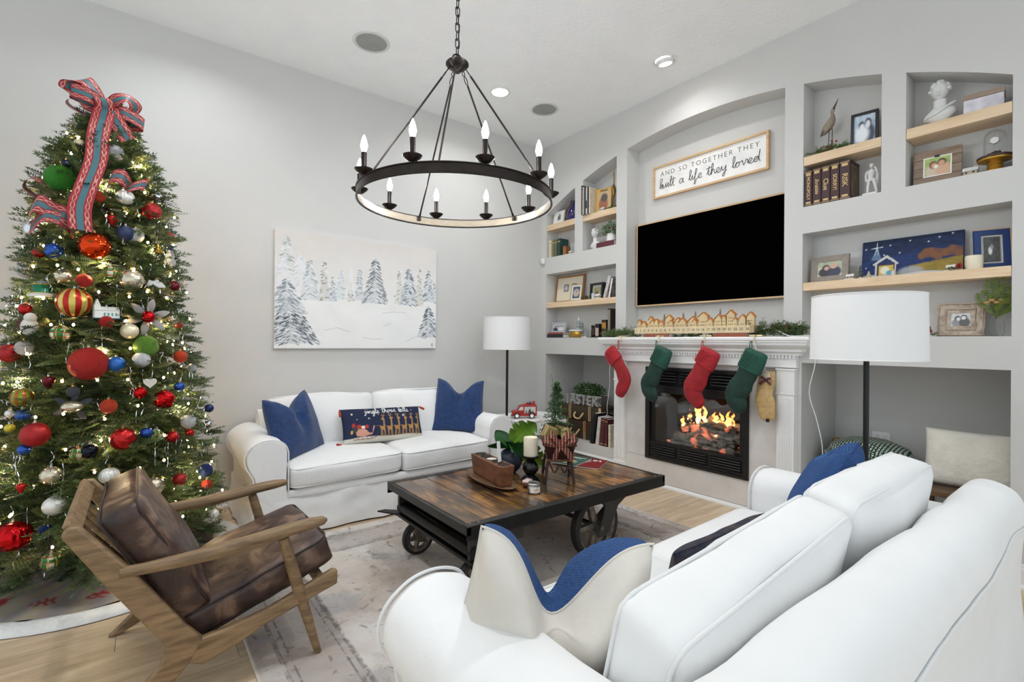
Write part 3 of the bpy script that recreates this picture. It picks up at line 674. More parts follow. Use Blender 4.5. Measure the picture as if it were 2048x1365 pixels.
def sofa(label, loc, rz, seed, dy=0, dz=0, roll_=0, db=0, bw=1.085):
    t = thing('sofa', label, 'sofa', loc, rz, 'matching white slipcovered sofas')
    # base with loose skirt
    def skirt(u, v):
        per = 2 * .88 + 2.06; s = u * per
        if s < .88: x, y = -1.03, .88 - s
        elif s < .88 + 2.06: x, y = -1.03 + (s - .88), 0
        else: x, y = 1.03, s - .88 - 2.06
        z = .305 * (1 - v) + .012 * v
        f = .010 * v * math.sin(s * 17 + seed) + .018 * noise.noise(Vector((s * 3 + seed, v * 2.5 + s, 0))) + .012 * noise.noise(Vector((s * 9, v * 3 - s * 4, seed)))
        out = .012 + .02 * v + f
        if x == -1.03: x -= out
        elif x == 1.03: x += out
        if y == 0: y -= out
        return (x, y + .03, z)
    MB().grid(150, 12, skirt).obj('skirt', M_slip, t, smooth=180)
    MB().box(-1.02, .035, .06, 1.02, .84, .30).obj('seat_frame', M_slip, t, smooth=0)
    MB().rbox((0, .03, .285), (1.66, .05, .06), .02, 6, fn=lambda q, p: wrinkle(q, 6, .006, seed)).obj('front_rail', M_slip, t, smooth=180)
    # back, slightly rolled
    prof = [(.70, .10), (.70, .55), (.715, .66), (.745, .735), (.795, .768), (.85, .765), (.90, .735), (.928, .67), (.922, .58), (.912, .35), (.932, .02), (.74, .02)]
    pp = [(p.x + db, p.y) for p in smoothpath([(a, b, 0) for a, b in prof], 3, True)]
    b = MB(); nx = 40; npf = len(pp)
    for i in range(nx + 1):
        x = -bw + 2 * bw * i / nx
        for a, z in pp: b.v.append(tuple(wrinkle((x, a, z + .006 * math.sin(x * 3)), 5, .010, seed)))
    for i in range(nx):
        for k in range(npf): b.f.append((i*npf+k, i*npf+(k+1) % npf, (i+1)*npf+(k+1) % npf, (i+1)*npf+k))
    b.f.append(tuple(range(npf))); b.f.append(tuple(nx*npf+k for k in range(npf))[::-1])
    bk = b.obj('back', M_slip, t, smooth=80, fix=True)
    MB().tube([wrinkle(((-bw + .015) * (1 - i / 15), .932 + db, .63 + .01 * math.sin(i * .4)), 5, .010, seed) for i in range(31)], .0045, 5).obj('piping', M_pipe, bk)
    # arms
    for sx in (-1, 1):
        o = [(.825, .03), (.825, .50), (.828, .585), (.85, .632), (.89, .658), (.945, .668), (1.01, .655), (1.066, .615), (1.092, .56), (1.088, .50), (1.062, .45), (1.04, .40), (1.04, .25), (1.062, .012)]
        pl = [(sx * p.x, p.y) for p in smoothpath([(a, z, 0) for a, z in o], 4)]
        a = MB(); ny = 24; npf = len(pl)
        for i in range(ny + 1):
            y = .012 + (.86 + db - .012) * i / ny; g = min(1, i / 2.2); ins = .018 * (1 - math.sqrt(max(0, 1 - (1 - g) ** 2))) if i < 3 else 0
            for q, z in pl:
                cx, cz = sx * .945, .45; p = Vector((q + (cx - q) * ins / .15, y, z + (cz - z) * ins / .3 if z > .4 else z))
                a.v.append(tuple(wrinkle(p, 5, .009, seed + sx)))
        for i in range(ny):
            for k in range(npf): a.f.append((i*npf+k, i*npf+(k+1) % npf, (i+1)*npf+(k+1) % npf, (i+1)*npf+k))
        a.f.append(tuple(range(npf))); a.f.append(tuple(ny*npf+k for k in range(npf))[::-1])
        ao = a.obj('arm', M_slip, t, smooth=55, fix=True)
        MB().tube([wrinkle((q, .016, z), 5, .009, seed + sx) for q, z in pl if z > .05], .0048, 6).obj('piping', M_pipe, ao)
    for i, x in enumerate((-.411, .411)):
        cushion('seat_cushion', t, (x, .335, .405), (math.radians(1.5), 0, 0), (.812, .70, .165), .045, (0, .012, .024), seed + i)
        cushion('back_cushion', t, (x * 1.02, .645 + dy, .665 + dz - (.05 * i if roll_ else 0)), (math.radians(-16), math.radians(roll_ * i), 0), (.835, .165, .42), .042, (0, .055, .02), seed + 5 + i)
    return t
sofa('white slipcovered sofa under the snowy painting with blue pillows', (1.64, 3.520, 0), 0, 3, bw=.88)
sofa('white slipcovered sofa seen from behind, backing onto the viewer', (1.655, 1.275, RZ), PI, 11, -.01, .0, 5, .055).scale = (1.04, 1, 1)

# loose pillows
M_blue = mat('blue chenille', (24, 56, 104), .9, sheen=.25, var=.22, vs=34, bump=.6, bs=150)
m, nt, bs, N, L = nt_of('blue knit'); tc = N('ShaderNodeTexCoord'); sp = N('ShaderNodeSeparateXYZ'); L(tc.outputs['Object'], sp.inputs[0])
ka = mth('SINE', mth('MULTIPLY', mth('ADD', sp.outputs[0], mth('MULTIPLY', sp.outputs[2], .35)), 900)); kb = mth('SINE', mth('MULTIPLY', mth('SUBTRACT', sp.outputs[2], sp.outputs[1]), 1000)); kh = mth('MULTIPLY_ADD', mth('MULTIPLY', ka, kb), .5, .5)
L(ramp(mth('ADD', mth('MULTIPLY', kh, .75), mth('MULTIPLY', nzt(90, 3), .25)), [(.2, (16, 42, 88)), (.8, (70, 114, 172)), (.5, (36, 76, 134))]), bs.inputs['Base Color']); bs.inputs['Roughness'].default_value = .9
bp = N('ShaderNodeBump'); bp.inputs['Strength'].default_value = .8; bp.inputs['Distance'].default_value = .004; L(kh, bp.inputs['Height']); L(bp.outputs[0], bs.inputs['Normal'])
M_knit = m
M_linen = mat('natural linen', (214, 209, 200), .9, var=.04, vs=8, bump=.35, bs=14)
def pillow_fn(w, h, th, chop, cw, seed, side, pinch=.07):
    def fn(u, v):
        a, c = 2*u - 1, 2*v - 1
        x = a * w/2 * (1 - pinch * (1 - c*c) * abs(a)); z = h/2 + c * h/2 * (1 - pinch * (1 - a*a) * abs(c))
        b = (max(0, 1 - a*a) ** .5) * (max(0, 1 - c*c) ** .5); y = side * th/2 * b ** .66
        if chop:
            k = chop * math.exp(-(a / cw) ** 2) * max(0, (c + .55) / 1.55) ** 1.6; z -= k
            y *= 1 + 1.1 * k / max(chop, .01) * (1 - math.exp(-(a / (cw*.6)) ** 2)) ; x *= 1 - .10 * max(0, c) * (1 if chop > .05 else 0); y *= 1 - min(.6, chop * 3) * math.exp(-(a / .16) ** 2) * max(0, min(1, c + .5))
        p = Vector((x, y, z)); e = (1 - a**8) * (1 - c**8)
        return tuple(p + noise.noise_vector(p * 7 + Vector((seed, 0, 0))) * .012 * e)
    return fn
def pillow(label, loc, rot, w, h, th, chop, cw, mf, mb_, seed, pipe=None, grp=None, tagm=None):
    t = thing('throw_pillow', label, 'pillow', loc, 0, grp, rot)
    F = pillow_fn(w, h, th, chop, cw, seed, -1); B = pillow_fn(w, h, th, chop, cw, seed, 1)
    MB().grid(36, 36, F).obj('front_panel', mf, t, smooth=180); bp_ = MB().grid(36, 36, B)
    bp_.f = [q[::-1] for q in bp_.f]; bp_.obj('back_panel', mb_, t, smooth=180)
    edge = [F(i/30, 0) for i in range(30)] + [F(1, i/30) for i in range(30)] + [F(1 - i/30, 1) for i in range(30)] + [F(0, 1 - i/30) for i in range(30)]
    MB().tube(edge, .0035, 5, closed=True).obj('seam', pipe or mb_, t)
    return t
def rot3(rz, lean=0, tilt=0): return (Matrix.Rotation(rz, 3, 'Z') @ Matrix.Rotation(lean, 3, 'X') @ Matrix.Rotation(tilt, 3, 'Y')).to_euler()
rd = math.radians
pillow('square blue pillow on the sofa arm beside the christmas tree', (.98, 3.825, .465), rot3(rd(38), rd(-17), rd(-4)), .51, .48, .17, .13, .46, M_blue, M_blue, 1, grp='square blue pillows')
pillow('square blue pillow at the lamp end of the painting-wall sofa', (2.345, 3.90, .487), rot3(rd(-36), rd(-16), rd(3)), .48, .50, .17, .12, .46, M_blue, M_blue, 2, grp='square blue pillows')
pillow('chopped square pillow with blue knit front and linen back on the near sofa', (.848, .985, .45), rot3(rd(147), rd(-15), rd(-8)), .48, .43, .28, .22, .46, M_knit, M_linen, 3, grp='pillows on the near sofa')
pillow('blue knit pillow slumped on the fireplace end of the near sofa', (2.235, .925, .47), rot3(rd(192), rd(-25), rd(-3)), .52, .49, .20, .14, .46, M_knit, M_knit, 4, grp='pillows on the near sofa')

# lumbar pillow with the printed sleigh scene
P = Pic(200, 90, (26, 36, 66), 2.2); P.noise(.25, 4, 30)
P.put((.13 + .02*np.sin(P.u*9) - P.v) * 90, (206, 202, 190))
gold = (176, 134, 78)
for k in range(6):
    x = .43 + k * .092; P.poly([(x, .30), (x + .05, .28), (x + .062, .40), (x + .058, .50), (x + .045, .45), (x + .03, .40), (x - .012, .42)], gold)
    P.line([(x + .052, .42), (x + .056, .60)], .022, gold); P.ell(x + .046 + (.014 if k in (1, 2, 3) else -.004), .62, .020, .035, gold, .3)
    for dx, lx in ((.002, -.004), (.012, .012), (.042, .038), (.052, .056)): P.line([(x + dx, .32), (x + lx, .10 + .01*k/3)], .010, gold)
    for dx in (-.012, .012): P.line([(x + .05, .64), (x + .05 + dx, .76)], .008, gold); P.line([(x + .05 + dx*.6, .70), (x + .05 + dx*1.9, .72)], .007, gold)
    P.line([(x - .012, .42), (x - .06, .40)], .006, (150, 100, 70))
P.poly([(.13, .34), (.24, .36), (.29, .22), (.33, .24), (.36, .40), (.345, .42), (.33, .32), (.32, .19), (.22, .15), (.15, .18)], (206, 150, 128)); P.line([(.11, .10), (.30, .07), (.37, .11)], .012, (150, 100, 84))
for x in (.15, .2, .25, .3): P.line([(x, .16), (x + .015, .09)], .008, (150, 100, 84))
P.ell(.13, .37, .035, .09, (58, 60, 64), .2); P.ell(.115, .47, .022, .055, (176, 44, 34), .2); P.rect(.16, .36, .20, .46, (186, 52, 40)); P.rect(.21, .36, .245, .43, (224, 218, 206)); P.ell(.27, .40, .02, .05, (186, 52, 40), .2); P.ell(.09, .30, .014, .05, (206, 168, 84), .2)
for x, y, r in ((.11, .80, .022), (.30, .64, .024), (.74, .70, .022), (.42, .76, .007), (.16, .62, .008), (.56, .78, .008), (.86, .86, .01), (.66, .82, .007)):
    for a in range(6): P.line([(x, y), (x + r*.45*math.cos(a*PI/3), y + r*math.sin(a*PI/3))], .006, (228, 228, 228))
t = thing('lumbar_pillow', 'oblong navy pillow printed with reindeer and sleigh on the sofa', 'pillow', (1.635, 3.865, .494), 0, None, rot3(rd(1), rd(-24), rd(2)))
F = pillow_fn(.70, .29, .13, 0, 1, 9, -1, .035); B = pillow_fn(.70, .29, .13, 0, 1, 9, 1, .035)
P.sheet('printed_front', 1, 1, t, m=printmat('pillow print', .9, .4), fn=F)
b = MB().grid(30, 20, B); b.f = [q[::-1] for q in b.f]; b.obj('back_panel', M_linen, t, smooth=180)
ps, wd = script_paths('jingle those bells'); b = MB(); k = .40 / wd
for p in ps:
    q = []
    for px, py in p:
        u, v = .26 + px * k / .70 * .98, .80 + py * k * .62 / .29; f0 = Vector(F(min(u, .99), min(v, .99))); q.append(f0 + Vector((0, -.003, 0)))
    b.tube(smoothpath(q, 3), .0024, 5)
b.obj('embroidered_lettering', mat('white yarn', (236, 236, 232), .9), t)['kind'] = 'stuff'
M_tas = mat('rust tassel', (176, 62, 40), .85)
for u, v, dx, dz in ((0, 0, -.05, .004), (0, 1, -.004, -.06), (1, 1, .045, -.035), (1, 0, .04, .0)):
    p = Vector(F(u, v)); d = Vector((dx, -.02, dz)); MB().tube([p, p + d*.25, p + d*.3, p + d], [.003, .005, .009, .011], 8).obj('tassel', M_tas, t)
# printed pillow lying low behind the near sofa's back cushions
pillow('dark navy pillow edge showing over the near sofa back cushion', (1.60, .92, .50), rot3(PI, rd(-14), 0), .62, .20, .10, 0, 1, mat('navy print', (30, 36, 58), .9, c2=(70, 62, 62), vs=22), mat('navy print', (32, 40, 66)), 6, grp='pillows on the near sofa')

# ------------------------------------------------------------------ lounge chair (faces +x)
M_oak = woodmat('grey oak', (92, 72, 50), (150, 122, 88), grain=(1.6, 12, 12), scale=3.2, rough=.55, contrast=(.3, .66), rnd=.03, bump=.3)
m, nt, bs, N, L = nt_of('brown leather'); MATS['leather'] = m
tc = N('ShaderNodeTexCoord'); n1 = N('ShaderNodeTexNoise'); n1.inputs['Scale'].default_value = 8; n1.inputs['Detail'].default_value = 9; n1.inputs['Distortion'].default_value = .8; L(tc.outputs['Object'], n1.inputs['Vector'])
r1 = N('ShaderNodeValToRGB'); e = r1.color_ramp.elements; e[0].position, e[0].color = .36, (*lin((40, 27, 23)), 1); e[1].position, e[1].color = .68, (*lin((124, 98, 80)), 1); q_ = e.new(.52); q_.color = (*lin((68, 47, 39)), 1)
L(n1.outputs['Fac'], r1.inputs[0]); L(r1.outputs[0], bs.inputs['Base Color']); n2 = N('ShaderNodeTexNoise'); n2.inputs['Scale'].default_value = 30; n2.inputs['Detail'].default_value = 6; L(tc.outputs['Object'], n2.inputs['Vector'])
bp = N('ShaderNodeBump'); bp.inputs['Strength'].default_value = .25; bp.inputs['Distance'].default_value = .01; L(n2.outputs['Fac'], bp.inputs['Height']); L(bp.outputs[0], bs.inputs['Normal'])
r2 = N('ShaderNodeMapRange'); r2.inputs['To Min'].default_value = .3; r2.inputs['To Max'].default_value = .55; L(n2.outputs['Fac'], r2.inputs['Value']); L(r2.outputs[0], bs.inputs['Roughness'])
M_lea = m; M_leap = mat('leather piping', (40, 27, 23), .5)
t = thing('lounge_chair', 'oak lounge chair with worn brown leather cushions beside the tree', 'armchair', (.25, 2.48, 0), 0)
def cprism(name, pts, y, th, m_=M_oak, k=4, bev=.008):
    pl = [(p.x, p.y) for p in smoothpath([(a, b, 0) for a, b in pts], k, True)] if k > 1 else pts
    return MB().prism([(a - .25, z) for a, z in pl], y - th/2, y + th/2).obj(name, m_, t, smooth=50, bevel=bev, fix=True)
for s, y in ((-1, -.34), (1, .34)):
    zr = RZ if False else 0
    # back post running down into the splayed rear leg
    cprism('back_post', [(-.196, .690), (-.178, .716), (-.150, .714), (.004, .510), (.150, .285), (.20, .225), (.16, .15), (.075, .06), (-.06, 0), (-.10, 0), (-.02, .075), (.07, .17), (.085, .235), (-.083, .50)], y, .034, k=1)
    cprism('side_rail', [(.13, .155), (.20, .125), (.30, .155), (.42, .205), (.69, .282), (.692, .34), (.67, .348), (.42, .262), (.28, .235), (.17, .225)], y, .030, k=1)
    lg = MB().tube([(.475 - .25, y - s*.0, .525), (.535 - .25, y, .30), (.615 - .25, y, .0 + (RZ if True else 0))], [.0205, .024, .014], 14)
    lg.obj('front_leg', M_oak, t, smooth=60)
    arm = MB(); K = 12; ring = 14
    cen = [(-.045, .532, .016, .018), (.02, .528, .019, .019), (.12, .528, .024, .022), (.25, .531, .027, .025), (.40, .546, .030, .025), (.50, .558, .032, .023), (.58, .564, .031, .021), (.63, .566, .022, .016), (.645, .566, .006, .006)]
    for i, (x, z, ry_, rz_) in enumerate(cen):
        for k2 in range(ring):
            a = 2*PI*k2/ring; cx, cy = math.cos(a), math.sin(a)
            arm.v.append((x - .25, y + s*.006 + ry_ * math.copysign(abs(cx) ** .7, cx), z + rz_ * math.copysign(abs(cy) ** .7, cy)))
    for i in range(len(cen) - 1):
        for k2 in range(ring): arm.f.append((i*ring+k2, i*ring+(k2+1) % ring, (i+1)*ring+(k2+1) % ring, (i+1)*ring+k2))
    arm.f.append(tuple(range(ring))[::-1]); arm.f.append(tuple((len(cen)-1)*ring+k2 for k2 in range(ring)))
    arm.obj('armrest', M_oak, t, smooth=60, fix=True)
MB().cb((-.19 - .23, 0, .695), (.022, .66, .06), Matrix.Rotation(rd(-36), 3, 'Y')).obj('top_rail', M_oak, t, smooth=0, bevel=.006)
for k in range(6): MB().cb((-.15 - .25 + .105, -.25 + k*.1, .47), (.016, .03, .48), Matrix.Rotation(rd(-37), 3, 'Y')).obj('back_slat', M_oak, t, smooth=0, bevel=.004)
MB().cb((.63 - .25, 0, .30), (.03, .65, .045)).obj('front_rail', M_oak, t, smooth=0, bevel=.006)
MB().cb((.17 - .25, 0, .195), (.03, .65, .045)).obj('rear_rail', M_oak, t, smooth=0, bevel=.006)
def lcush(name, c, d, ay, seed, bulge):
    o = MB().rbox((0, 0, 0), d, .035, 16, bulge, fn=lambda q, p: q + noise.noise_vector(q * 5 + Vector((seed, 0, 0))) * .014 + noise.noise_vector(q * 16 + Vector((seed, 0, 0))) * .004).obj(name, M_lea, t, c, (0, ay, 0), smooth=180)
    ax = min(range(3), key=lambda i: d[i])
    for sg in (-1, 1):
        pts = []
        for a, b in loop_rr(*[d[i]/2 - .003 for i in range(3) if i != ax], .045, 5):
            p = [0, 0, 0]; oo = [i for i in range(3) if i != ax]; p[oo[0]], p[oo[1]], p[ax] = a, b, sg * (d[ax]/2 - .012); q = Vector(p)
            pts.append(q + noise.noise_vector(q * 5 + Vector((seed, 0, 0))) * .014 + noise.noise_vector(q * 16 + Vector((seed, 0, 0))) * .004)
        MB().tube(pts, .0048, 6, closed=True).obj('piping', M_leap, o)
lcush('seat_cushion', (.415 - .25, 0, .330), (.56, .60, .125), rd(-19.5), 2, (0, .004, .022))
lcush('back_cushion', (.065 - .25, 0, .515), (.135, .60, .50), rd(-29), 5, (.02, .004, .0))
# ================================================================== coffee table on cart wheels
M_iron = mat('black iron', (60, 59, 57), .45, metal=.55, var=.2, vs=9)
M_irond = mat('dark iron channel', (22, 22, 22), .4, metal=.5, var=.2)
M_cast = mat('worn cast iron', (116, 109, 101), .4, metal=.8, var=.3, vs=22)
M_rub = mat('black rubber', (20, 20, 20), .6, var=.2)
M_deck = woodmat('reclaimed plank', (58, 36, 20), (178, 128, 70), grain=(14, 1.4, 6), scale=2.6, rough=.2, contrast=(.36, .66), rnd=.3, bump=.25, coat=.45, knots=(58, 44, 34))
TX0, TX1, TY0, TY1, TZ = 1.258, 2.822, 1.985, 2.930, .440
t = thing('coffee_table', 'rustic plank coffee table on iron cart wheels between the sofas', 'coffee table', ((TX0+TX1)/2, (TY0+TY1)/2, RZ))
hx, hy = (TX1-TX0)/2, (TY1-TY0)/2; zt = TZ - RZ
# planks run from sofa to sofa
n = 14; wv = (2*hx - .05) / n
for k in range(n):
    x = -hx + .025 + k * wv
    MB().box(x + .0012, -hy + .045, zt - .034 + .0015 * (k % 3), x + wv - .0012, hy - .045, zt - .001 - .0012 * (k % 2)).obj('deck_plank', M_deck, t, smooth=0, bevel=.0025)
for s in (-1, 1):
    y = s * hy
    MB().box(-hx, min(y, y - s*.046), zt - .004, hx, max(y, y - s*.046), zt + .001).obj('top_flange', M_iron, t, smooth=0, bevel=.001)
    rl = MB().box(-hx, min(y, y - s*.008), zt - .07, hx, max(y, y - s*.008), zt - .004).obj('side_channel', M_irond, t, smooth=0, bevel=.001)
    for bx in (-hx + .03, -hx + .08, -.28, .26, hx - .03, hx - .075): MB().lathe([(.0001, .006), (.006, .005), (.008, .001), (.008, 0)], 10, (bx, y - s*.023, zt + .001)).obj('bolt', M_cast, t)
    MB().box(s*hx - (.022 if s > 0 else 0), -hy, zt - .045, s*hx + (0 if s > 0 else .022), hy, zt - .002).obj('end_angle', M_iron, t, smooth=0, bevel=.001)
MB().box(-hx + .3, -hy + .05, zt - .06, -hx + .36, hy - .05, zt - .036).obj('cross_bearer', M_irond, t, smooth=0)
MB().box(hx - .42, -hy + .05, zt - .06, hx - .36, hy - .05, zt - .036).obj('cross_bearer', M_irond, t, smooth=0)
# steering beam at the caster end
bxm = -hx + .09
MB().tube([(bxm - .02, -hy + .03, zt - .155), (bxm - .02, hy - .06, zt - .155)], .032, 14).obj('steering_tube', M_irond, t)
MB().box(bxm - .055, -hy + .02, zt - .205, bxm + .06, hy - .05, zt - .188).obj('beam_flange', M_irond, t, smooth=0, bevel=.002)
MB().box(bxm + .03, -hy + .03, zt - .19, bxm + .04, hy - .06, zt - .12).obj('beam_web', M_irond, t, smooth=0)
for s, yy in ((-1, -hy + .05), (1, hy - .08)):
    MB().box(bxm - .05, yy - .012, zt - .20, bxm + .10, yy + .012, zt - .045).obj('beam_bracket', M_iron, t, smooth=0, bevel=.002)
MB().prism([(bxm - .06, hy - .06), (bxm + .04, hy - .06), (bxm - .08, hy + .06), (bxm - .13, hy + .06)], zt - .20, zt - .192, 'z').obj('tow_plate', M_irond, t, smooth=0, fix=True)
for yy in (-hy + .17, -.02): MB().box(bxm + .02, yy, zt - .10, bxm + .10, yy + .05, zt - .05).obj('spring_clip', M_cast, t, smooth=0)
MB().box(bxm + .07, -hy + .05, zt - .155, bxm + .30, -hy + .056, zt - .07).obj('guard_plate', M_iron, t, smooth=0)
# corner stake pocket
MB().cyl((hx + .012, -hy + .03, zt - .075), (hx + .012, -hy + .03, zt - .02), .014, n=12).obj('stake_pocket', M_irond, t)
def wheel(cx, cy, r, w_, nsp, tire):
    wc = bpy.data.objects.new('wheel', MB().lathe([(r - tire, -w_/2), (r - .006, -w_/2), (r, -w_/2 + .006), (r, w_/2 - .006), (r - .006, w_/2), (r - tire, w_/2)], 48, cap=False).xf(Matrix.Rotation(PI/2, 4, 'X')).mesh('wheel', 40)); S.collection.objects.link(wc); wc.data.materials.append(M_rub); wc.parent = t; wc.location = (cx, cy, r)
    MB().lathe([(r - tire - .018, -w_*.34), (r - tire, -w_*.46), (r - tire + .001, w_*.46), (r - tire - .018, w_*.34), (r - tire - .026, w_*.1), (r - tire - .026, -w_*.1), (r - tire - .018, -w_*.34)], 48, cap=False).xf(Matrix.Rotation(PI/2, 4, 'X')).obj('rim', M_cast, wc)
    MB().lathe([(.0001, -w_*.6), (.012, -w_*.6), (.016, -w_*.5), (.03*r/.18 + .006, -w_*.42), (.03*r/.18 + .008, w_*.42), (.016, w_*.5), (.0001, w_*.5)], 20).xf(Matrix.Rotation(PI/2, 4, 'X')).obj('hub', M_cast, wc)
    for k in range(nsp):
        a = 2*PI*k/nsp + .35 + PI/2; d = Vector((math.cos(a), 0, math.sin(a))); q = Vector((-math.sin(a), 0, math.cos(a)))
        b = MB(); p0 = d * .02; p1 = d * (r - tire - .012); s0, s1 = .020*r/.18 + .003, .014*r/.18 + .003
        b.add([p0 + q*s0 + Vector((0, -w_*.3, 0)), p0 - q*s0 + Vector((0, -w_*.3, 0)), p1 - q*s1 + Vector((0, -w_*.26, 0)), p1 + q*s1 + Vector((0, -w_*.26, 0)), p0 + q*s0 + Vector((0, w_*.3, 0)), p0 - q*s0 + Vector((0, w_*.3, 0)), p1 - q*s1 + Vector((0, w_*.26, 0)), p1 + q*s1 + Vector((0, w_*.26, 0)), p0 + Vector((0, -w_*.48, 0)), p1 + Vector((0, -w_*.40, 0))],
              [(0, 8, 9, 3), (8, 1, 2, 9), (4, 7, 6, 5), (0, 3, 7, 4), (1, 5, 6, 2), (0, 4, 5, 8), (2, 6, 7, 3)])
        b.obj('spoke', M_cast, wc, smooth=0, fix=True)
    return wc
for s in (-1, 1):
    wx = 2.255 - (TX0+TX1)/2; wy = s * (hy - .105); wheel(wx, wy, .190, .052, 5, .030)
    MB().prism([(wx - .02, zt - .07), (wx + .26, zt - .07), (wx + .15, zt - .13), (wx + .06, .15), (wx + .03, .135), (wx - .03, .135), (wx - .03, .16), (wx + .02, zt - .16), (wx + .03, zt - .11)], s*(hy - .05) - .005, s*(hy - .05) + .005).obj('wheel_hanger', M_iron, t, smooth=0, bevel=.002, fix=True)
    MB().cyl((wx, s*(hy - .16), .190), (wx, s*(hy - .04), .190), .012).obj('axle_stub', M_cast, t)
MB().cyl((2.255 - (TX0+TX1)/2, -hy + .12, .190), (2.255 - (TX0+TX1)/2, hy - .12, .190), .014).obj('axle', M_irond, t)
for s, cx, cy in ((-1, 1.372, 2.105), (1, 1.392, 2.765)):
    lx, ly = cx - (TX0+TX1)/2, cy - (TY0+TY1)/2; wheel(lx, ly, .103, .034, 5, .019)
    for q in (-1, 1): MB().prism([(lx - .02, zt - .205), (lx + .085, zt - .205), (lx + .04, .10), (lx + .012, .075), (lx - .018, .085), (lx - .022, .11)], ly + q*.026 - .003, ly + q*.026 + .003).obj('caster_fork', M_cast, t, smooth=0, bevel=.002, fix=True)
    MB().cyl((lx, ly - .034, .103), (lx, ly + .034, .103), .011, n=6).obj('caster_nut', M_cast, t)
    MB().cyl((lx + .03, ly, zt - .207), (lx + .03, ly, zt - .19), .05, n=20).obj('caster_plate', M_irond, t)

# ------------------------------------------------------------------ on the table
TT = TZ + .0015
tr = thing('oval_tray', 'oval brown wooden tray under the candle block on the coffee table', 'tray', (1.79, 2.555, TT), rd(84))
M_tray = woodmat('tray wood', (88, 62, 42), (140, 106, 78), grain=(2, 9, 9), scale=3, rough=.5, rnd=.02)
MB().lathe([(.0001, .004), (.8, .004), (.93, .010), (1.0, .022), (.985, .024), (.9, .014), (.78, .009), (.0001, .008)], 48).xf(Matrix.Diagonal((.272, .105, 1, 1))).obj('dish', M_tray, tr)
cb = thing('candle_block', 'carved wooden sugar-mould block with five tealight holes', 'candle holder', (1.805, 2.565, TT + .0095), rd(82))
M_mould = woodmat('old mould wood', (84, 46, 26), (136, 88, 58), grain=(2, 6, 6), scale=3, rough=.6, rnd=.02)
poly = MB(); 
poly.add([(-.196, -.040, 0), (.196, -.040, 0), (.196, .040, 0), (-.196, .040, 0), (-.208, -.053, .128), (.208, -.053, .128), (.208, .053, .128), (-.208, .053, .128)], [(0, 3, 2, 1), (4, 5, 6, 7), (0, 1, 5, 4), (1, 2, 6, 5), (2, 3, 7, 6), (3, 0, 4, 7)])
poly.obj('block', M_mould, cb, smooth=0, bevel=.006)
for k in range(5):
    x = -.162 + .081*k
    cp = MB().lathe([(.036, .1285), (.0375, .1305), (.035, .1310), (.033, .1292), (.033, .1290)], 24, (x, 0, 0), cap=False).obj('cup_rim', mat('dark cup metal', (60, 54, 46), .4, metal=.7), cb)
    MB().lathe([(.0001, .1288), (.033, .1288)], 24, (x, 0, 0), cap=False).obj('cup_well', mat('cup well', (36, 28, 22), .7) if k != 2 else mat('tealight wax', (236, 230, 214), .5), cb)
tg = tag(MB().cb((0, 0, .065), (.036, .002, .13)).obj('price_tag', mat('white card', (236, 236, 236), .6), None, (1.80, 2.47, TT + .136), (rd(-12), rd(10), rd(20)), smooth=0), 'slim white paper strip standing in the candle block', 'paper tag')

# blue vase with monstera leaves
v = thing('vase_plant', 'dark blue ball vase with green monstera leaves behind the candle block', 'plant', (2.03, 2.665, TT)); v.scale = (1.3, 1.3, 1.2)
MB().lathe([(.0001, 0), (.03, 0), (.052, .022), (.066, .06), (.060, .098), (.04, .122), (.028, .130), (.025, .128), (.03, .115), (.0001, .10)], 28).obj('vase', mat('matte navy ceramic', (44, 52, 68), .45), v)
M_leaf = mat('monstera leaf', (88, 132, 40), .4, var=.18, vs=12, c2=(130, 170, 60)); M_leafd = mat('deep green leaf', (36, 84, 36), .4, var=.2, vs=14)
def monstera(base, tip, wid, roll_, m_, slits=4):
    base, tip = Vector(base), Vector(tip); d = tip - base; L_ = d.length; d.normalize(); s_ = d.cross(Vector((math.sin(roll_), math.cos(roll_), .2))).normalized(); nrm = s_.cross(d)
    b = MB(); n = 22
    for sg in (-1, 1):
        o = len(b.v)
        for i in range(n + 1):
            u = i / n; w_ = wid * (math.sin(PI * min(1, u * .92 + .08)) ** .7) * (1 - .15*u)
            cut = .45 if (slits and .18 < u < .9 and (i % 5) == 2) else 1
            for k in range(4):
                q = k / 3; p = base + d * (L_ * (u - .10 * q * (1 - u))) + s_ * (sg * w_ * q * (cut if k == 3 else 1)) + nrm * (-.18 * wid * q * q - .10 * L_ * u * u)
                b.v.append(tuple(p))
        for i in range(n):
            for k in range(3): b.f.append((o+i*4+k, o+i*4+k+1, o+(i+1)*4+k+1, o+(i+1)*4+k))
    return b.obj('leaf', m_, v, smooth=180)
monstera((.02, .0, .17), (.14, -.02, .27), .095, .4, M_leaf); monstera((.05, -.02, .15), (.17, -.06, .03), .085, .9, M_leaf); monstera((.03, .03, .18), (.13, .07, .12), .06, 0, M_leaf)
monstera((-.01, -.01, .15), (-.10, -.03, .24), .045, 2, M_leafd, 0); monstera((-.01, -.03, .14), (-.06, -.12, .15), .045, 1.2, M_leafd, 0); monstera((0, .02, .15), (-.03, .09, .22), .045, .2, M_leafd, 0); monstera((0, -.01, .16), (-.12, .04, .17), .04, 1.7, M_leafd, 0); monstera((.0, -.03, .14), (.05, -.12, .14), .045, 1., M_leafd, 0)
for a, b_, c in ((.05, -.01, .17), (.02, .03, .18), (-.02, -.02, .16), (-.01, .02, .17)): MB().tube(smoothpath([(0, 0, .10), (a*.4, b_*.4, .14), (a, b_, c)], 4), .0028, 5).obj('stem', M_leafd, v)

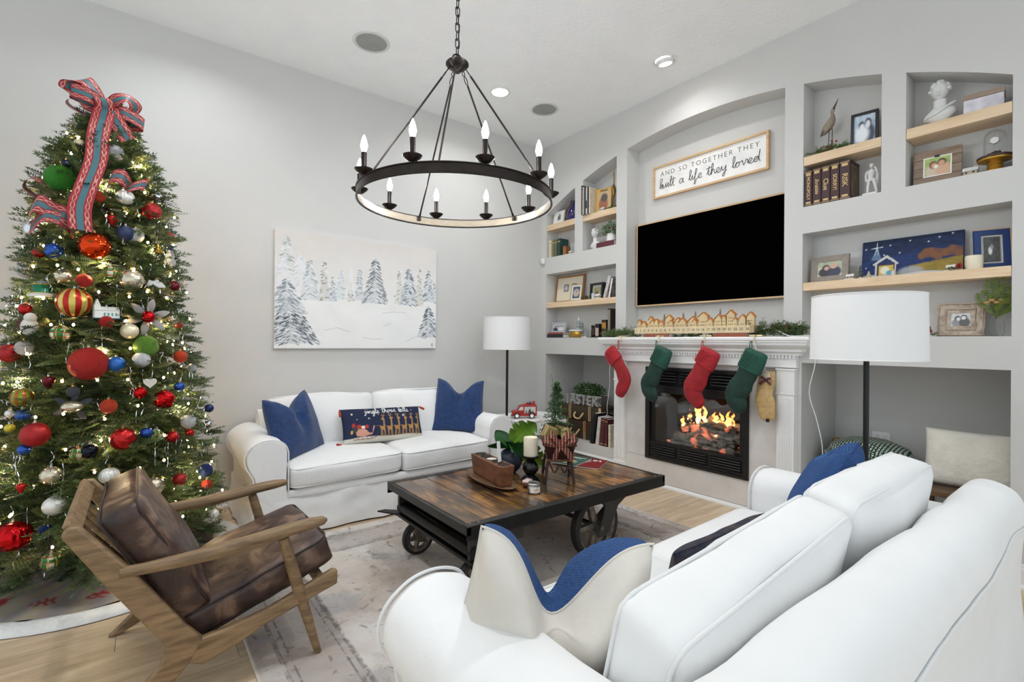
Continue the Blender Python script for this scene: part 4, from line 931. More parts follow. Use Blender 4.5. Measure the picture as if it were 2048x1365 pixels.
# candle on turned black holder
c = thing('candlestick', 'turned black wooden candle holder with spiral ball on the coffee table', 'candle holder', (2.005, 2.415, TT))
MB().lathe([(.0001, 0), (.062, 0), (.064, .008), (.056, .016), (.05, .022), (.036, .03), (.028, .038), (.0001, .038)], 32).obj('foot', mat('black lacquer', (16, 16, 17), .25), c)
MB().lathe([(.022, .036), (.034, .048), (.047, .068), (.050, .085), (.046, .103), (.034, .12), (.024, .13)], 48, fn=lambda a, z: 1 + .055 * math.sin(10*a + z*46)).obj('spiral_ball', mat('black lacquer', (16, 16, 17), .25), c, smooth=80)
MB().lathe([(.022, .128), (.026, .138), (.05, .148), (.058, .156), (.058, .162), (.05, .160), (.0001, .160)], 32).obj('drip_pan', mat('black lacquer', (16, 16, 17), .25), c)
cd = thing('pillar_candle', 'ivory pillar candle on the turned black holder', 'candle', (2.005, 2.415, TT + .1615))
MB().lathe([(.0001, 0), (.045, 0), (.046, .004), (.046, .112), (.044, .118), (.038, .112), (.02, .104), (.0001, .102)], 32, fn=lambda a, z: 1 + (.012 * math.sin(3*a) if z > .1 else 0)).obj('wax', mat('ivory wax', (234, 224, 200), .45, sss=.3), cd)
MB().cyl((0, 0, .102), (.001, 0, .113), .0015, n=6).obj('wick', mat('wick', (30, 26, 22), .8), cd)

# tin candle with lettering and the little figure behind it
tn = thing('tin_candle', 'small silver tin candle with a white lettered label', 'tin', (1.865, 2.215, TT))
M_tin = mat('tin', (196, 196, 194), .25, metal=.9, var=.03)
MB().lathe([(.0001, 0), (.036, 0), (.0375, .003), (.0375, .040), (.036, .042), (.0001, .042)], 32).obj('tin_body', M_tin, tn)
MB().lathe([(.0375, .040), (.039, .0405), (.039, .055), (.036, .058), (.030, .0565), (.0001, .0565)], 32).obj('lid', M_tin, tn)
lb = MB(); lb.grid(14, 1, lambda u, v_: (.0381*math.sin((u - .5)*1.9), -.0381*math.cos((u - .5)*1.9), .006 + .031*v_)); lb.obj('paper_label', mat('white card', (236, 236, 236), .6), tn, rot=(0, 0, rd(-20)))
text('lettering', 'VP', .024, mat('gold ink', (206, 148, 70), .5), tn, (-.0130, -.0368, .021), (PI/2, 0, rd(-20)), depth=.0006)['kind'] = 'stuff'
fg = thing('toy_figure', 'tiny red and white figurine beside the tin candle', 'figurine', (1.905, 2.325, TT), rd(30))
MB().rbox((0, 0, .018), (.075, .034, .022), .008, 5).obj('body', mat('toy brown', (96, 44, 30), .4), fg)
MB().rbox((-.005, 0, .037), (.068, .040, .018), .008, 5, fn=lambda q, p: q + noise.noise_vector(q*90)*.004).obj('icing', mat('toy icing', (226, 196, 190), .4, var=.2, vs=120), fg)
for x in (-.028, -.01, .012, .03): MB().ball((x, -.012 if x > 0 else .01, .007), .007, 8, 6).obj('foot', mat('toy dark', (36, 28, 26), .4), fg)

# magazines
def magazine(label, loc, rz, cover, w, h, th, lines):
    g = thing('magazine', label, 'magazine', loc, rz, 'magazines on the coffee table')
    MB().box(-w/2, -h/2, 0, w/2, h/2, th - .0008).obj('pages', mat('page paper', (232, 230, 226), .7), g, smooth=0)
    cover.sheet('cover', w, h, g, (0, 0, th), m=printmat('gloss print', .25), fn=lambda u, v_: ((u - .5)*w, (v_ - .5)*h, 0))
    return g
p1 = Pic(60, 80, (134, 24, 30)); 
for i in range(5): p1.rect(.1 + .0*i, .86 - .0, .12, .9, (230, 230, 230))
for x, y, w_, h_ in ((.12, .72, .05, .2), (.19, .80, .05, .12), (.26, .72, .05, .2), (.35, .72, .14, .05), (.35, .80, .05, .12), (.52, .74, .05, .16), (.60, .80, .1, .05), (.60, .72, .05, .16), (.74, .76, .05, .14), (.80, .72, .06, .06)): p1.rect(x, y, x + w_, y + h_, (232, 228, 224))
p1.rect(.1, .60, .5, .63, (220, 190, 180)); p1.rect(.1, .54, .4, .565, (220, 190, 180))
magazine('red magazine with white lettering lying on the coffee table edge', (2.635, 2.50, TT), rd(-62), p1, .21, .275, .006, 0)
p2 = Pic(60, 80, (52, 84, 78)); p2.grad((52, 84, 78), (60, 110, 100)); p2.ell(.5, .35, .3, .2, (196, 176, 130), .3); p2.ell(.35, .45, .16, .12, (228, 224, 210), .4); p2.ell(.62, .3, .14, .1, (90, 130, 120), .4)
for x, y, w_ in ((.15, .86, .7), (.15, .80, .55)): p2.rect(x, y, x + w_, y + .035, (228, 228, 220))
p2.rect(0, 0, .03, 1, (200, 180, 120))
magazine('green magazine lying across the red one by the sleigh planter', (2.57, 2.62, TT + .0065), rd(-72), p2, .20, .27, .005, 0)
# sleigh planter
sl = thing('sleigh_planter', 'dark wooden sleigh planter with tartan bow, gifts and small tree', 'christmas planter', (2.187, 2.356, TT), rd(-37)); sl.scale = (1.15, 1.3, 1.12)
M_dkw = woodmat('dark twig wood', (40, 24, 18), (74, 48, 36), grain=(3, 12, 12), scale=4, rough=.6, rnd=.02)
b = MB(); 
b.add([(-.062, -.075, .125), (.062, -.075, .125), (.062, .085, .125), (-.062, .085, .125), (-.085, -.105, .215), (.085, -.105, .215), (.085, .125, .235), (-.085, .125, .235)], [(0, 3, 2, 1), (4, 5, 6, 7), (0, 1, 5, 4), (1, 2, 6, 5), (2, 3, 7, 6), (3, 0, 4, 7)])
b.obj('basket', mat('dark red basket', (58, 20, 20), .6, bump=.5, bs=60), sl, smooth=0)
for z in (.13, .215):
    MB().tube([(sx*(.064 if z < .2 else .088), sy, z + (.01 if z > .2 and sy > 0 else 0)) for sx, sy in ((-1, -.10), (1, -.10), (1, .115), (-1, .115))], .007, 6, closed=True).obj('willow_rim', mat('willow', (104, 74, 48), .7, var=.3, vs=60), sl)
MB().rbox((0, .125, .255), (.17, .02, .09), .009, 6, fn=lambda q, p: Vector((q.x*(1 - .35*max(0, p[2])), q.y, q.z))).obj('sleigh_back', M_dkw, sl)
for sx in (-1, 1):
    for sy in (-1, 1):
        MB().tube(smoothpath([(sx*.06, sy*.08, .14), (sx*.070, sy*.088, .08), (sx*.078, sy*.096, .0)], 4), [.008]*9, 8).obj('leg', M_dkw, sl)
    MB().tube([(sx*.068, -.088, .045), (sx*.070, .088, .045)], .005, 6).obj('stretcher', M_dkw, sl)
MB().tube(smoothpath([(-.07, -.085, .15), (-.03, -.088, .06), (0, -.088, .10), (.03, -.088, .06), (.07, -.085, .15)], 5), .005, 6).obj('twig_brace', M_dkw, sl)
M_gift = mat('gold gift wrap', (178, 158, 104), .35, metal=.35, var=.1); M_twine = mat('twine', (150, 112, 70), .8)
for c_, d_, r3 in (((-.045, .01, .262), (.075, .05, .075), (10, 24, 20)), ((.045, .03, .255), (.05, .045, .06), (-12, -18, -20)), ((.015, .05, .27), (.045, .045, .05), (8, 12, 40))):
    e = Euler([rd(q) for q in r3]).to_matrix(); g_ = MB().cb(c_, d_, e).obj('gift', M_gift, sl, smooth=0, bevel=.003)
    MB().cb(c_, (d_[0]*1.02, d_[1]*.12, d_[2]*1.02), e).obj('gift_band', M_twine, g_, smooth=0)
def needles(b, base, tip, nl, n, seed, w_=.0016, spread=1.):
    rg = random.Random(seed); base, tip = Vector(base), Vector(tip); d = (tip - base); L_ = d.length; d.normalize(); o = d.orthogonal().normalized(); o2 = d.cross(o)
    b.tube([base, tip], [.0018, .0008], 4)
    for i in range(n):
        u = (i + .5) / n; a = rg.uniform(0, 2*PI); p = base + d * (L_ * u); s_ = o * math.cos(a) + o2 * math.sin(a); q = p + (s_ * spread + d * .75).normalized() * nl * rg.uniform(.7, 1.1) * (1 - .35*u)
        side = (q - p).cross(Vector((rg.uniform(-1, 1), rg.uniform(-1, 1), rg.uniform(-1, 1)))).normalized() * w_
        m_ = p.lerp(q, .55); b.add([p, m_ + side, q, m_ - side], [(0, 1, 2, 3)])
M_fir = mat('fir green', (46, 74, 40), .6, var=.25, vs=40, c2=(70, 100, 56)); M_fird = mat('dark fir green', (34, 56, 34), .65, var=.25, vs=40)
b = MB(); rg = random.Random(8)
for i in range(60):
    u = (i % 30) / 30; a = i * 2.4; z = .27 + .27 * u; r_2 = .095 * (1 - u) + .008; needles(b, (.0, .07, z), (r_2*math.cos(a), .07 + r_2*math.sin(a), z - .01 + .03*u), .024, 34, i, .0026)
needles(b, (0, .07, .26), (-.03, .08, .60), .022, 60, 99, .0018); o = b.obj('small_tree', M_fir, sl, smooth=0); o['kind'] = 'stuff'
b = MB()
for i in range(34): a = rg.uniform(0, 2*PI); needles(b, (.07*math.cos(a), .1*math.sin(a), .225), (.115*math.cos(a), .14*math.sin(a), .235 + rg.uniform(-.02, .02)), .02, 20, 200 + i, .0018)
b.obj('greens', M_fir, sl, smooth=0)['kind'] = 'stuff'
m, nt, bs, N, L = nt_of('tartan'); tc = N('ShaderNodeTexCoord'); MATS['tartan'] = m
cols = (*lin((128, 30, 36)), 1); last = None
for vec, sc_, col in (('X', 60, (24, 48, 40)), ('Z', 60, (24, 48, 40)), ('X', 60.0, (220, 200, 150))):
    w_ = N('ShaderNodeTexWave', bands_direction=vec); w_.inputs['Scale'].default_value = sc_ / 3; L(tc.outputs['Object'], w_.inputs['Vector']); r_2 = N('ShaderNodeMapRange'); r_2.inputs['From Min'].default_value = .80 if col[0] < 100 else .95; r_2.inputs['From Max'].default_value = .86 if col[0] < 100 else .97; L(w_.outputs['Fac'], r_2.inputs['Value'])
    mx = N('ShaderNodeMix', data_type='RGBA'); L(r_2.outputs[0], mx.inputs['Factor']); mx.inputs['B'].default_value = (*lin(col), 1)
    if last is None: mx.inputs['A'].default_value = cols
    else: L(last, mx.inputs['A'])
    last = mx.outputs['Result']
L(last, bs.inputs['Base Color']); bs.inputs['Roughness'].default_value = .7; M_tart = m
def ribbon(b, pts, wdir, w_):
    """flat band through points; wdir = one width direction or a list"""
    pts = smoothpath(pts, 6); n = len(pts); o = len(b.v)
    for i, p in enumerate(pts):
        wd = Vector(wdir if not isinstance(wdir, list) else wdir[min(len(wdir)-1, int(i/n*len(wdir)))]).normalized() * w_/2; b.v += [tuple(p - wd), tuple(p + wd)]
    for i in range(n - 1): b.f.append((o+2*i, o+2*i+1, o+2*i+3, o+2*i+2))
    return b
bw = Vector((-.005, -.125, .225))
for dx, dz in ((-.075, .035), (.07, .04), (-.045, .06), (.045, .06)): ribbon(MB(), [bw, bw + Vector((dx, -.02, dz)), bw + Vector((dx*1.2, .0, dz*1.1 - .02)), bw], (0, .5, 1), .044).obj('bow_loop', M_tart, sl, smooth=180)
for dx in (-.03, .07): ribbon(MB(), [bw, bw + Vector((dx*.5, -.012, -.03)), bw + Vector((dx, -.004, -.085))], (1, 0, .4), .034).obj('bow_tail', M_tart, sl, smooth=180)
for p in ((.07, -.11, .225), (.085, -.06, .235)): MB().ball(p, .018, 12, 8, (1, 1, 1.2)).obj('pine_cone', mat('pine cone', (84, 58, 38), .8, bump=.9, bs=140), sl)
MB().ball((-.06, -.118, .22), .009, 12, 8).obj('jingle_bell', M_tin, sl)
# ================================================================== christmas tree
AX, AY = -.155, 3.75
ZR = ([.05, .1, .25, .42, .62, .94, 1.14, 1.5, 1.72, 2.1, 2.35, 2.52, 2.65], [.50, .56, .60, .59, .56, .51, .46, .39, .365, .31, .22, .13, .02])
def tree_r(z): return float(np.interp(z, *ZR))
t = thing('christmas_tree', 'tall decorated christmas tree with a red ribbon bow beside the lounge chair', 'christmas tree', (AX, AY, 0))
MB().tube([(0, 0, .02), (0, 0, 1.2), (0, 0, 2.62)], [.035, .022, .006], 10).obj('trunk', mat('tree trunk', (70, 52, 38), .9, bump=.8, bs=40), t)
st = MB().lathe([(.06, .05), (.045, .20), (.035, .21), (.0001, .21)], 14)
for k in range(4): a = PI/4 + k*PI/2; st.tube([(0, 0, .12), (.25*math.cos(a), .25*math.sin(a), .02)], [.016, .012], 8)
st.obj('stand', mat('stand green', (30, 44, 34), .5), t)
rg = random.Random(21)
wood = MB(); V3 = Vector
def sprig_template(seed, n, nl, w_):
    """flat fir twig along +x, one unit long: needles combed to both sides and on top"""
    r2 = random.Random(seed); v = [V3((0, .004, 0)), V3((0, -.004, 0)), V3((1, 0, 0))]; f = [(0, 1, 2, 2)]
    X_, Yv, Zv = V3((1, 0, 0)), V3((0, 1, 0)), V3((0, 0, 1))
    for i in range(n):
        u = (i + .2) / n; c = X_ * u; k = nl * (1 - .45 * u * u) * r2.uniform(.85, 1.15)
        for sg, lift in ((-1, .12), (1, .12), (-1, .7), (1, .7)):
            if lift > .5 and i % 2: continue
            q = c + (Yv * sg * (1 - lift * .5) + X_ * .62 + Zv * (lift + r2.uniform(-.1, .15))).normalized() * k
            wv = (X_ * .6 - Yv * sg * .3 + Zv * .1).normalized() * w_; m_ = c.lerp(q, .45); j = len(v); v += [c, m_ + wv, q, m_ - wv]; f.append((j, j+1, j+2, j+3))
    for a in (-.5, 0, .5):
        j = len(v); e = X_ * .96; q = e + V3((1, a, .15)).normalized() * nl * .9; s_ = Yv * w_; m_ = e.lerp(q, .45); v += [e, m_ + s_, q, m_ - s_]; f.append((j, j+1, j+2, j+3))
    return np.array([tuple(p) for p in v]), np.array(f)
TPL = [sprig_template(k, 13, .26, .030) for k in range(4)]
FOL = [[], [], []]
def sprig(slot, p, d, L_, roll=0.):
    d = d.normalized(); s_ = V3((0, 0, 1)).cross(d); s_ = s_.normalized() if s_.length > .05 else V3((0, 1, 0)); up = d.cross(s_)
    s2 = s_ * math.cos(roll) + up * math.sin(roll); up = d.cross(s2)
    FOL[slot].append((np.array([d, s2, up]) * L_, np.array(p), rg.randrange(4)))
NB = 420
for i in range(NB):
    u = (i + .5) / NB; z = .13 + 2.48 * u ** 1.15
    a = i * 2.39996 + rg.uniform(-.2, .2); r = tree_r(z) * rg.uniform(.84, 1.03)
    d0 = V3((math.cos(a), math.sin(a), 0)); droop = -.12 * r if z < 1.9 else .05
    p0 = V3((0, 0, z + .20 * r + .02)); p1 = d0 * r + V3((0, 0, z + droop * .3)); pm = p0.lerp(p1, .55) + V3((0, 0, .03 * r))
    path = smoothpath([p0, pm, p1], 4); wood.tube(path, [.006 - .0045 * k / (len(path)-1) for k in range(len(path))], 5)
    nsp = max(8, int(26 * r / .5)); side = d0.cross(V3((0, 0, 1)))
    for k in range(nsp):
        s = .25 + .75 * (k + .5) / nsp; g_ = s * (len(path)-1); q = path[min(len(path)-1, int(g_))].lerp(path[min(len(path)-1, int(g_) + 1)], g_ % 1)
        dd = d0 * rg.uniform(.35, 1.0) + side * (1 if k % 2 else -1) * rg.uniform(.4, 1.0) + V3((0, 0, rg.uniform(-.45, .35)))
        sprig(i % 3, q, dd, rg.uniform(.075, .125) * (.8 + .4 * (1 - s)), rg.uniform(-.6, .6))
    for k in range(3): sprig(i % 3, p1 - d0 * .06, d0 + side * (k - 1) * .45 + V3((0, 0, rg.uniform(-.35, .35))), rg.uniform(.09, .12), rg.uniform(-.5, .5))
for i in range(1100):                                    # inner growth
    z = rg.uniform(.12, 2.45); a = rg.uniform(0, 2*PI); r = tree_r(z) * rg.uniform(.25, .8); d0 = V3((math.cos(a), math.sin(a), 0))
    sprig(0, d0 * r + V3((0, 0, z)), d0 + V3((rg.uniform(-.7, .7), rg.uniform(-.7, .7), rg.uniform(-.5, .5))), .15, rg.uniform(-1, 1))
for i in range(22): a = i * 2.4; sprig(i % 3, V3((0, 0, 2.50 + .007*i)), V3((math.cos(a), math.sin(a), .9)), .12)
def foliage_mesh(name, items):
    vs, fs, o = [], [], 0
    for M3, p, k in items: v, f = TPL[k]; vs.append(v @ M3 + p); fs.append(f[1:] + o); o += len(v)
    v = np.concatenate(vs).astype(np.float32); f = np.concatenate(fs).astype(np.int32); me = bpy.data.meshes.new(name)
    me.vertices.add(len(v)); me.vertices.foreach_set('co', v.ravel()); me.loops.add(f.size); me.loops.foreach_set('vertex_index', f.ravel()); me.polygons.add(len(f)); me.polygons.foreach_set('loop_start', np.arange(0, f.size, 4, dtype=np.int32)); me.update(calc_edges=True); return me
wood.obj('branches', mat('twig brown', (74, 62, 40), .9), t, smooth=60)['kind'] = 'stuff'
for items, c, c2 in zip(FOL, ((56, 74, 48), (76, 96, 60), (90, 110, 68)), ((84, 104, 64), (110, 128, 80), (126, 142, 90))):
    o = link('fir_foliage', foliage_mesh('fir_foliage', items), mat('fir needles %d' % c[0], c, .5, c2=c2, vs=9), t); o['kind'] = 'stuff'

# warm fairy lights
sl_ = thing('string_lights', 'string of tiny warm white fairy lights wound through the tree', 'string lights', (AX, AY, 0))
wire = []; bulbs = MB(); turns = 15; NL = 300
for i in range(NL * 3):
    u = i / (NL * 3); z = .22 + 2.3 * u; a = u * turns * 2 * PI; r = tree_r(z) * (.84 + .10 * math.sin(i * .9)); wire.append((r*math.cos(a), r*math.sin(a), z + .02*math.sin(i*.7)))
    if i % 3 == 0:
        q = V3(wire[-1]) + V3((rg.uniform(-.02, .02), rg.uniform(-.02, .02), rg.uniform(-.02, .02))) + V3((math.cos(a), math.sin(a), 0)) * rg.uniform(.0, .05); bulbs.ball(q, .0058, 6, 4, (1, 1, 1.4))
MB().tube(wire, .0014, 4).obj('wire', mat('green wire', (30, 48, 34), .6), sl_)['kind'] = 'stuff'
M_fairy = mat('fairy bulb', (255, 214, 150), .4, emit=30, ecol=(255, 206, 138), var=0); M_fairy.cycles.emission_sampling = 'NONE'
bulbs.obj('bulb_run', M_fairy, sl_)['kind'] = 'stuff'
for i in range(14):                                      # the glow of the bulbs inside the branches
    z = .35 + 1.95 * i / 13; a = -1.6 + 1.1 * math.sin(i * 2.1); ld = bpy.data.lights.new('fairy_glow', 'POINT'); ld.energy = .75; ld.color = (1, .78, .46); ld.shadow_soft_size = .02
    lo = bpy.data.objects.new('fairy_glow', ld); lo.parent = sl_; lo.location = (tree_r(z)*.82*math.cos(a), tree_r(z)*.82*math.sin(a), z); S.collection.objects.link(lo)

# tinsel icicles
tin = MB()
for i in range(420):
    z = .25 + 2.2 * rg.random(); a = rg.uniform(0, 2*PI); r = tree_r(z) * rg.uniform(.94, 1.05); p = V3((r*math.cos(a), r*math.sin(a), z)); L_ = rg.uniform(.06, .16); sw = V3((rg.uniform(-.012, .012), rg.uniform(-.012, .012), 0)); k = 6; w_ = V3((-math.sin(a), math.cos(a), 0)) * .002
    for j in range(k + 1): q = p + V3((0, 0, -L_*j/k)) + sw * math.sin(j); tw = w_ * math.cos(j*1.2) + V3((math.cos(a), math.sin(a), 0)) * .002 * math.sin(j*1.2); tin.v += [tuple(q - tw), tuple(q + tw)]
    o = len(tin.v) - 2*(k+1); tin.f += [(o+2*j, o+2*j+1, o+2*j+3, o+2*j+2) for j in range(k)]
o = tin.obj('tinsel_icicles', mat('tinsel', (226, 228, 232), .12, metal=1, var=.02), None, (AX, AY, 0), smooth=0); tag(o, 'thin silver tinsel strands draped over the tree branches', 'tinsel', kind='stuff')

# ribbon bow with printed band
def band_mat():
    if 'ribbon' in MATS: return MATS['ribbon']
    m = printmat('ribbon print', .55); MATS['ribbon'] = m; return m
def band(name, parent, pts, wds, width, rep=34., k=14):
    """patterned ribbon along pts; wds = width direction at each control point"""
    P_ = smoothpath(pts, k); Wd = smoothpath(wds, k); n = len(P_); NU = 40; b = MB(); col = []; s = 0
    for i in range(n):
        if i: s += (P_[i] - P_[i-1]).length
        w_ = Wd[i].normalized() * width
        for j in range(NU + 1):
            c = j / NU - .5; b.v.append(tuple(P_[i] + w_ * c)); x = abs(c)
            ph = s * rep * 2 * PI / 1.0
            sc1 = abs(x - (.30 + .085 * math.sin(ph * .34))) < .017 or abs(x - (.30 - .085 * math.sin(ph * .34))) < .017
            col.append(lin((64, 108, 118)) if x < .15 else (lin((120, 30, 40)) if x < .175 or x > .46 else (lin((216, 176, 164)) if sc1 else lin((156, 24, 32)))))
    for i in range(n - 1):
        for j in range(NU): b.f.append((i*(NU+1)+j, i*(NU+1)+j+1, (i+1)*(NU+1)+j+1, (i+1)*(NU+1)+j))
    me = b.mesh(name, 180); at = me.color_attributes.new('ink', 'FLOAT_COLOR', 'POINT'); arr = np.ones((len(col), 4), np.float32); arr[:, :3] = col; at.data.foreach_set('color', arr.ravel())
    return link(name, me, band_mat(), parent)
bow = thing('ribbon_bow', 'red and teal scroll-patterned ribbon bow topping the tree', 'ribbon bow', (-.158, 3.640, 2.655))
Y_ = (0, 1, .2)
band('loop', bow, [(0, 0, .01), (-.05, -.03, .075), (-.09, -.03, .115), (-.145, -.025, .085), (-.155, -.025, .025), (-.09, -.03, -.005), (0, 0, 0)], [(.3, .9, .3), (.5, .6, .6), (.5, .5, .7), (.85, .5, .1), (.8, .5, -.3), (.2, .4, -.9), (.1, .3, -.9)], .09)
band('loop', bow, [(0, 0, 0), (-.06, -.06, .02), (-.12, -.07, .03), (-.15, -.03, .04), (-.11, .02, .04), (-.04, .02, .02), (0, .01, 0)], [(.1, 0, 1)]*7, .08)
band('loop', bow, [(0, 0, .0), (.05, -.03, .05), (.10, -.02, .075), (.135, .02, .05), (.10, .05, .01), (.03, .02, 0)], [(-.2, .3, 1), (-.3, .4, .9), (.2, .7, .8), (.7, .6, .4), (.5, .8, .1), (0, .8, .4)], .085)
band('loop', bow, [(0, 0, -.01), (.07, -.04, -.02), (.14, -.03, -.04), (.175, .01, -.055), (.12, .04, -.05), (.04, .02, -.02)], [(.1, .1, 1)]*6, .075)
band('loop', bow, [(.01, .02, -.01), (-.06, .04, -.05), (-.13, .03, -.04), (-.165, .0, -.02), (-.15, .06, .03), (-.06, .05, .02)], [(.1, .9, .5)]*6, .07)
band('knot', bow, [(-.028, -.02, .045), (-.01, -.062, .02), (0, -.066, -.01), (-.005, -.03, -.05)], [(1, 0, .1)]*4, .085)
tl = [(0, -.045, -.02), (-.025, -.125, -.20), (-.030, -.205, -.37), (-.065, -.255, -.53), (-.088, -.275, -.65), (-.082, -.285, -.765)]
band('tail', bow, tl, [(1, 0, -.15), (1, 0, -.05), (1, 0, .1), (1, 0, .1), (1, 0, -.05), (1, 0, -.1)], .098)
band('tail', bow, [(.02, -.045, -.02), (.055, -.07, -.10), (.105, -.09, -.19)], [(1, 0, .5), (.9, 0, .6), (.9, 0, .6)], .082)
for i, (p, lab) in enumerate((((-.355, 3.475, 1.985), 'short curl of red ribbon showing left of the long bow tail'), ((-.095, 3.455, 2.185), 'curl of red ribbon showing right of the long bow tail'), ((-.405, 3.60, 2.13), 'thin curl of red ribbon poking out at the upper left outline'))):
    c = thing('ribbon_curl', lab, 'ribbon', p, 0, 'ribbon curls on the tree')
    w_ = .085 if i < 2 else .05
    if i == 0:
        band('fold', c, [(-.10, .0, -.05), (-.06, -.04, .03), (.0, -.03, .0), (.05, -.05, -.02), (.09, -.01, -.06)], [(.2, .2, 1)]*5, .1); band('fold', c, [(-.09, .0, -.10), (-.03, -.05, -.03), (.05, -.045, -.05), (.08, .02, -.1)], [(.1, .2, 1)]*4, .07)
    elif i == 1:
        band('fold', c, [(-.05, .03, -.05), (-.03, -.03, .02), (.02, -.04, .03), (.05, .02, -.01)], [(.3, 0, 1)]*4, .08); band('fold', c, [(.02, .02, -.04), (.07, -.04, -.01), (.12, -.02, .01), (.10, .03, -.04)], [(.4, 0, 1)]*4, .07)
    else: band('fold', c, [(.02, .02, .02), (-.05, .0, .05), (-.08, .02, .0), (-.02, .03, -.05)], [(.1, .8, .4)]*4, .06)
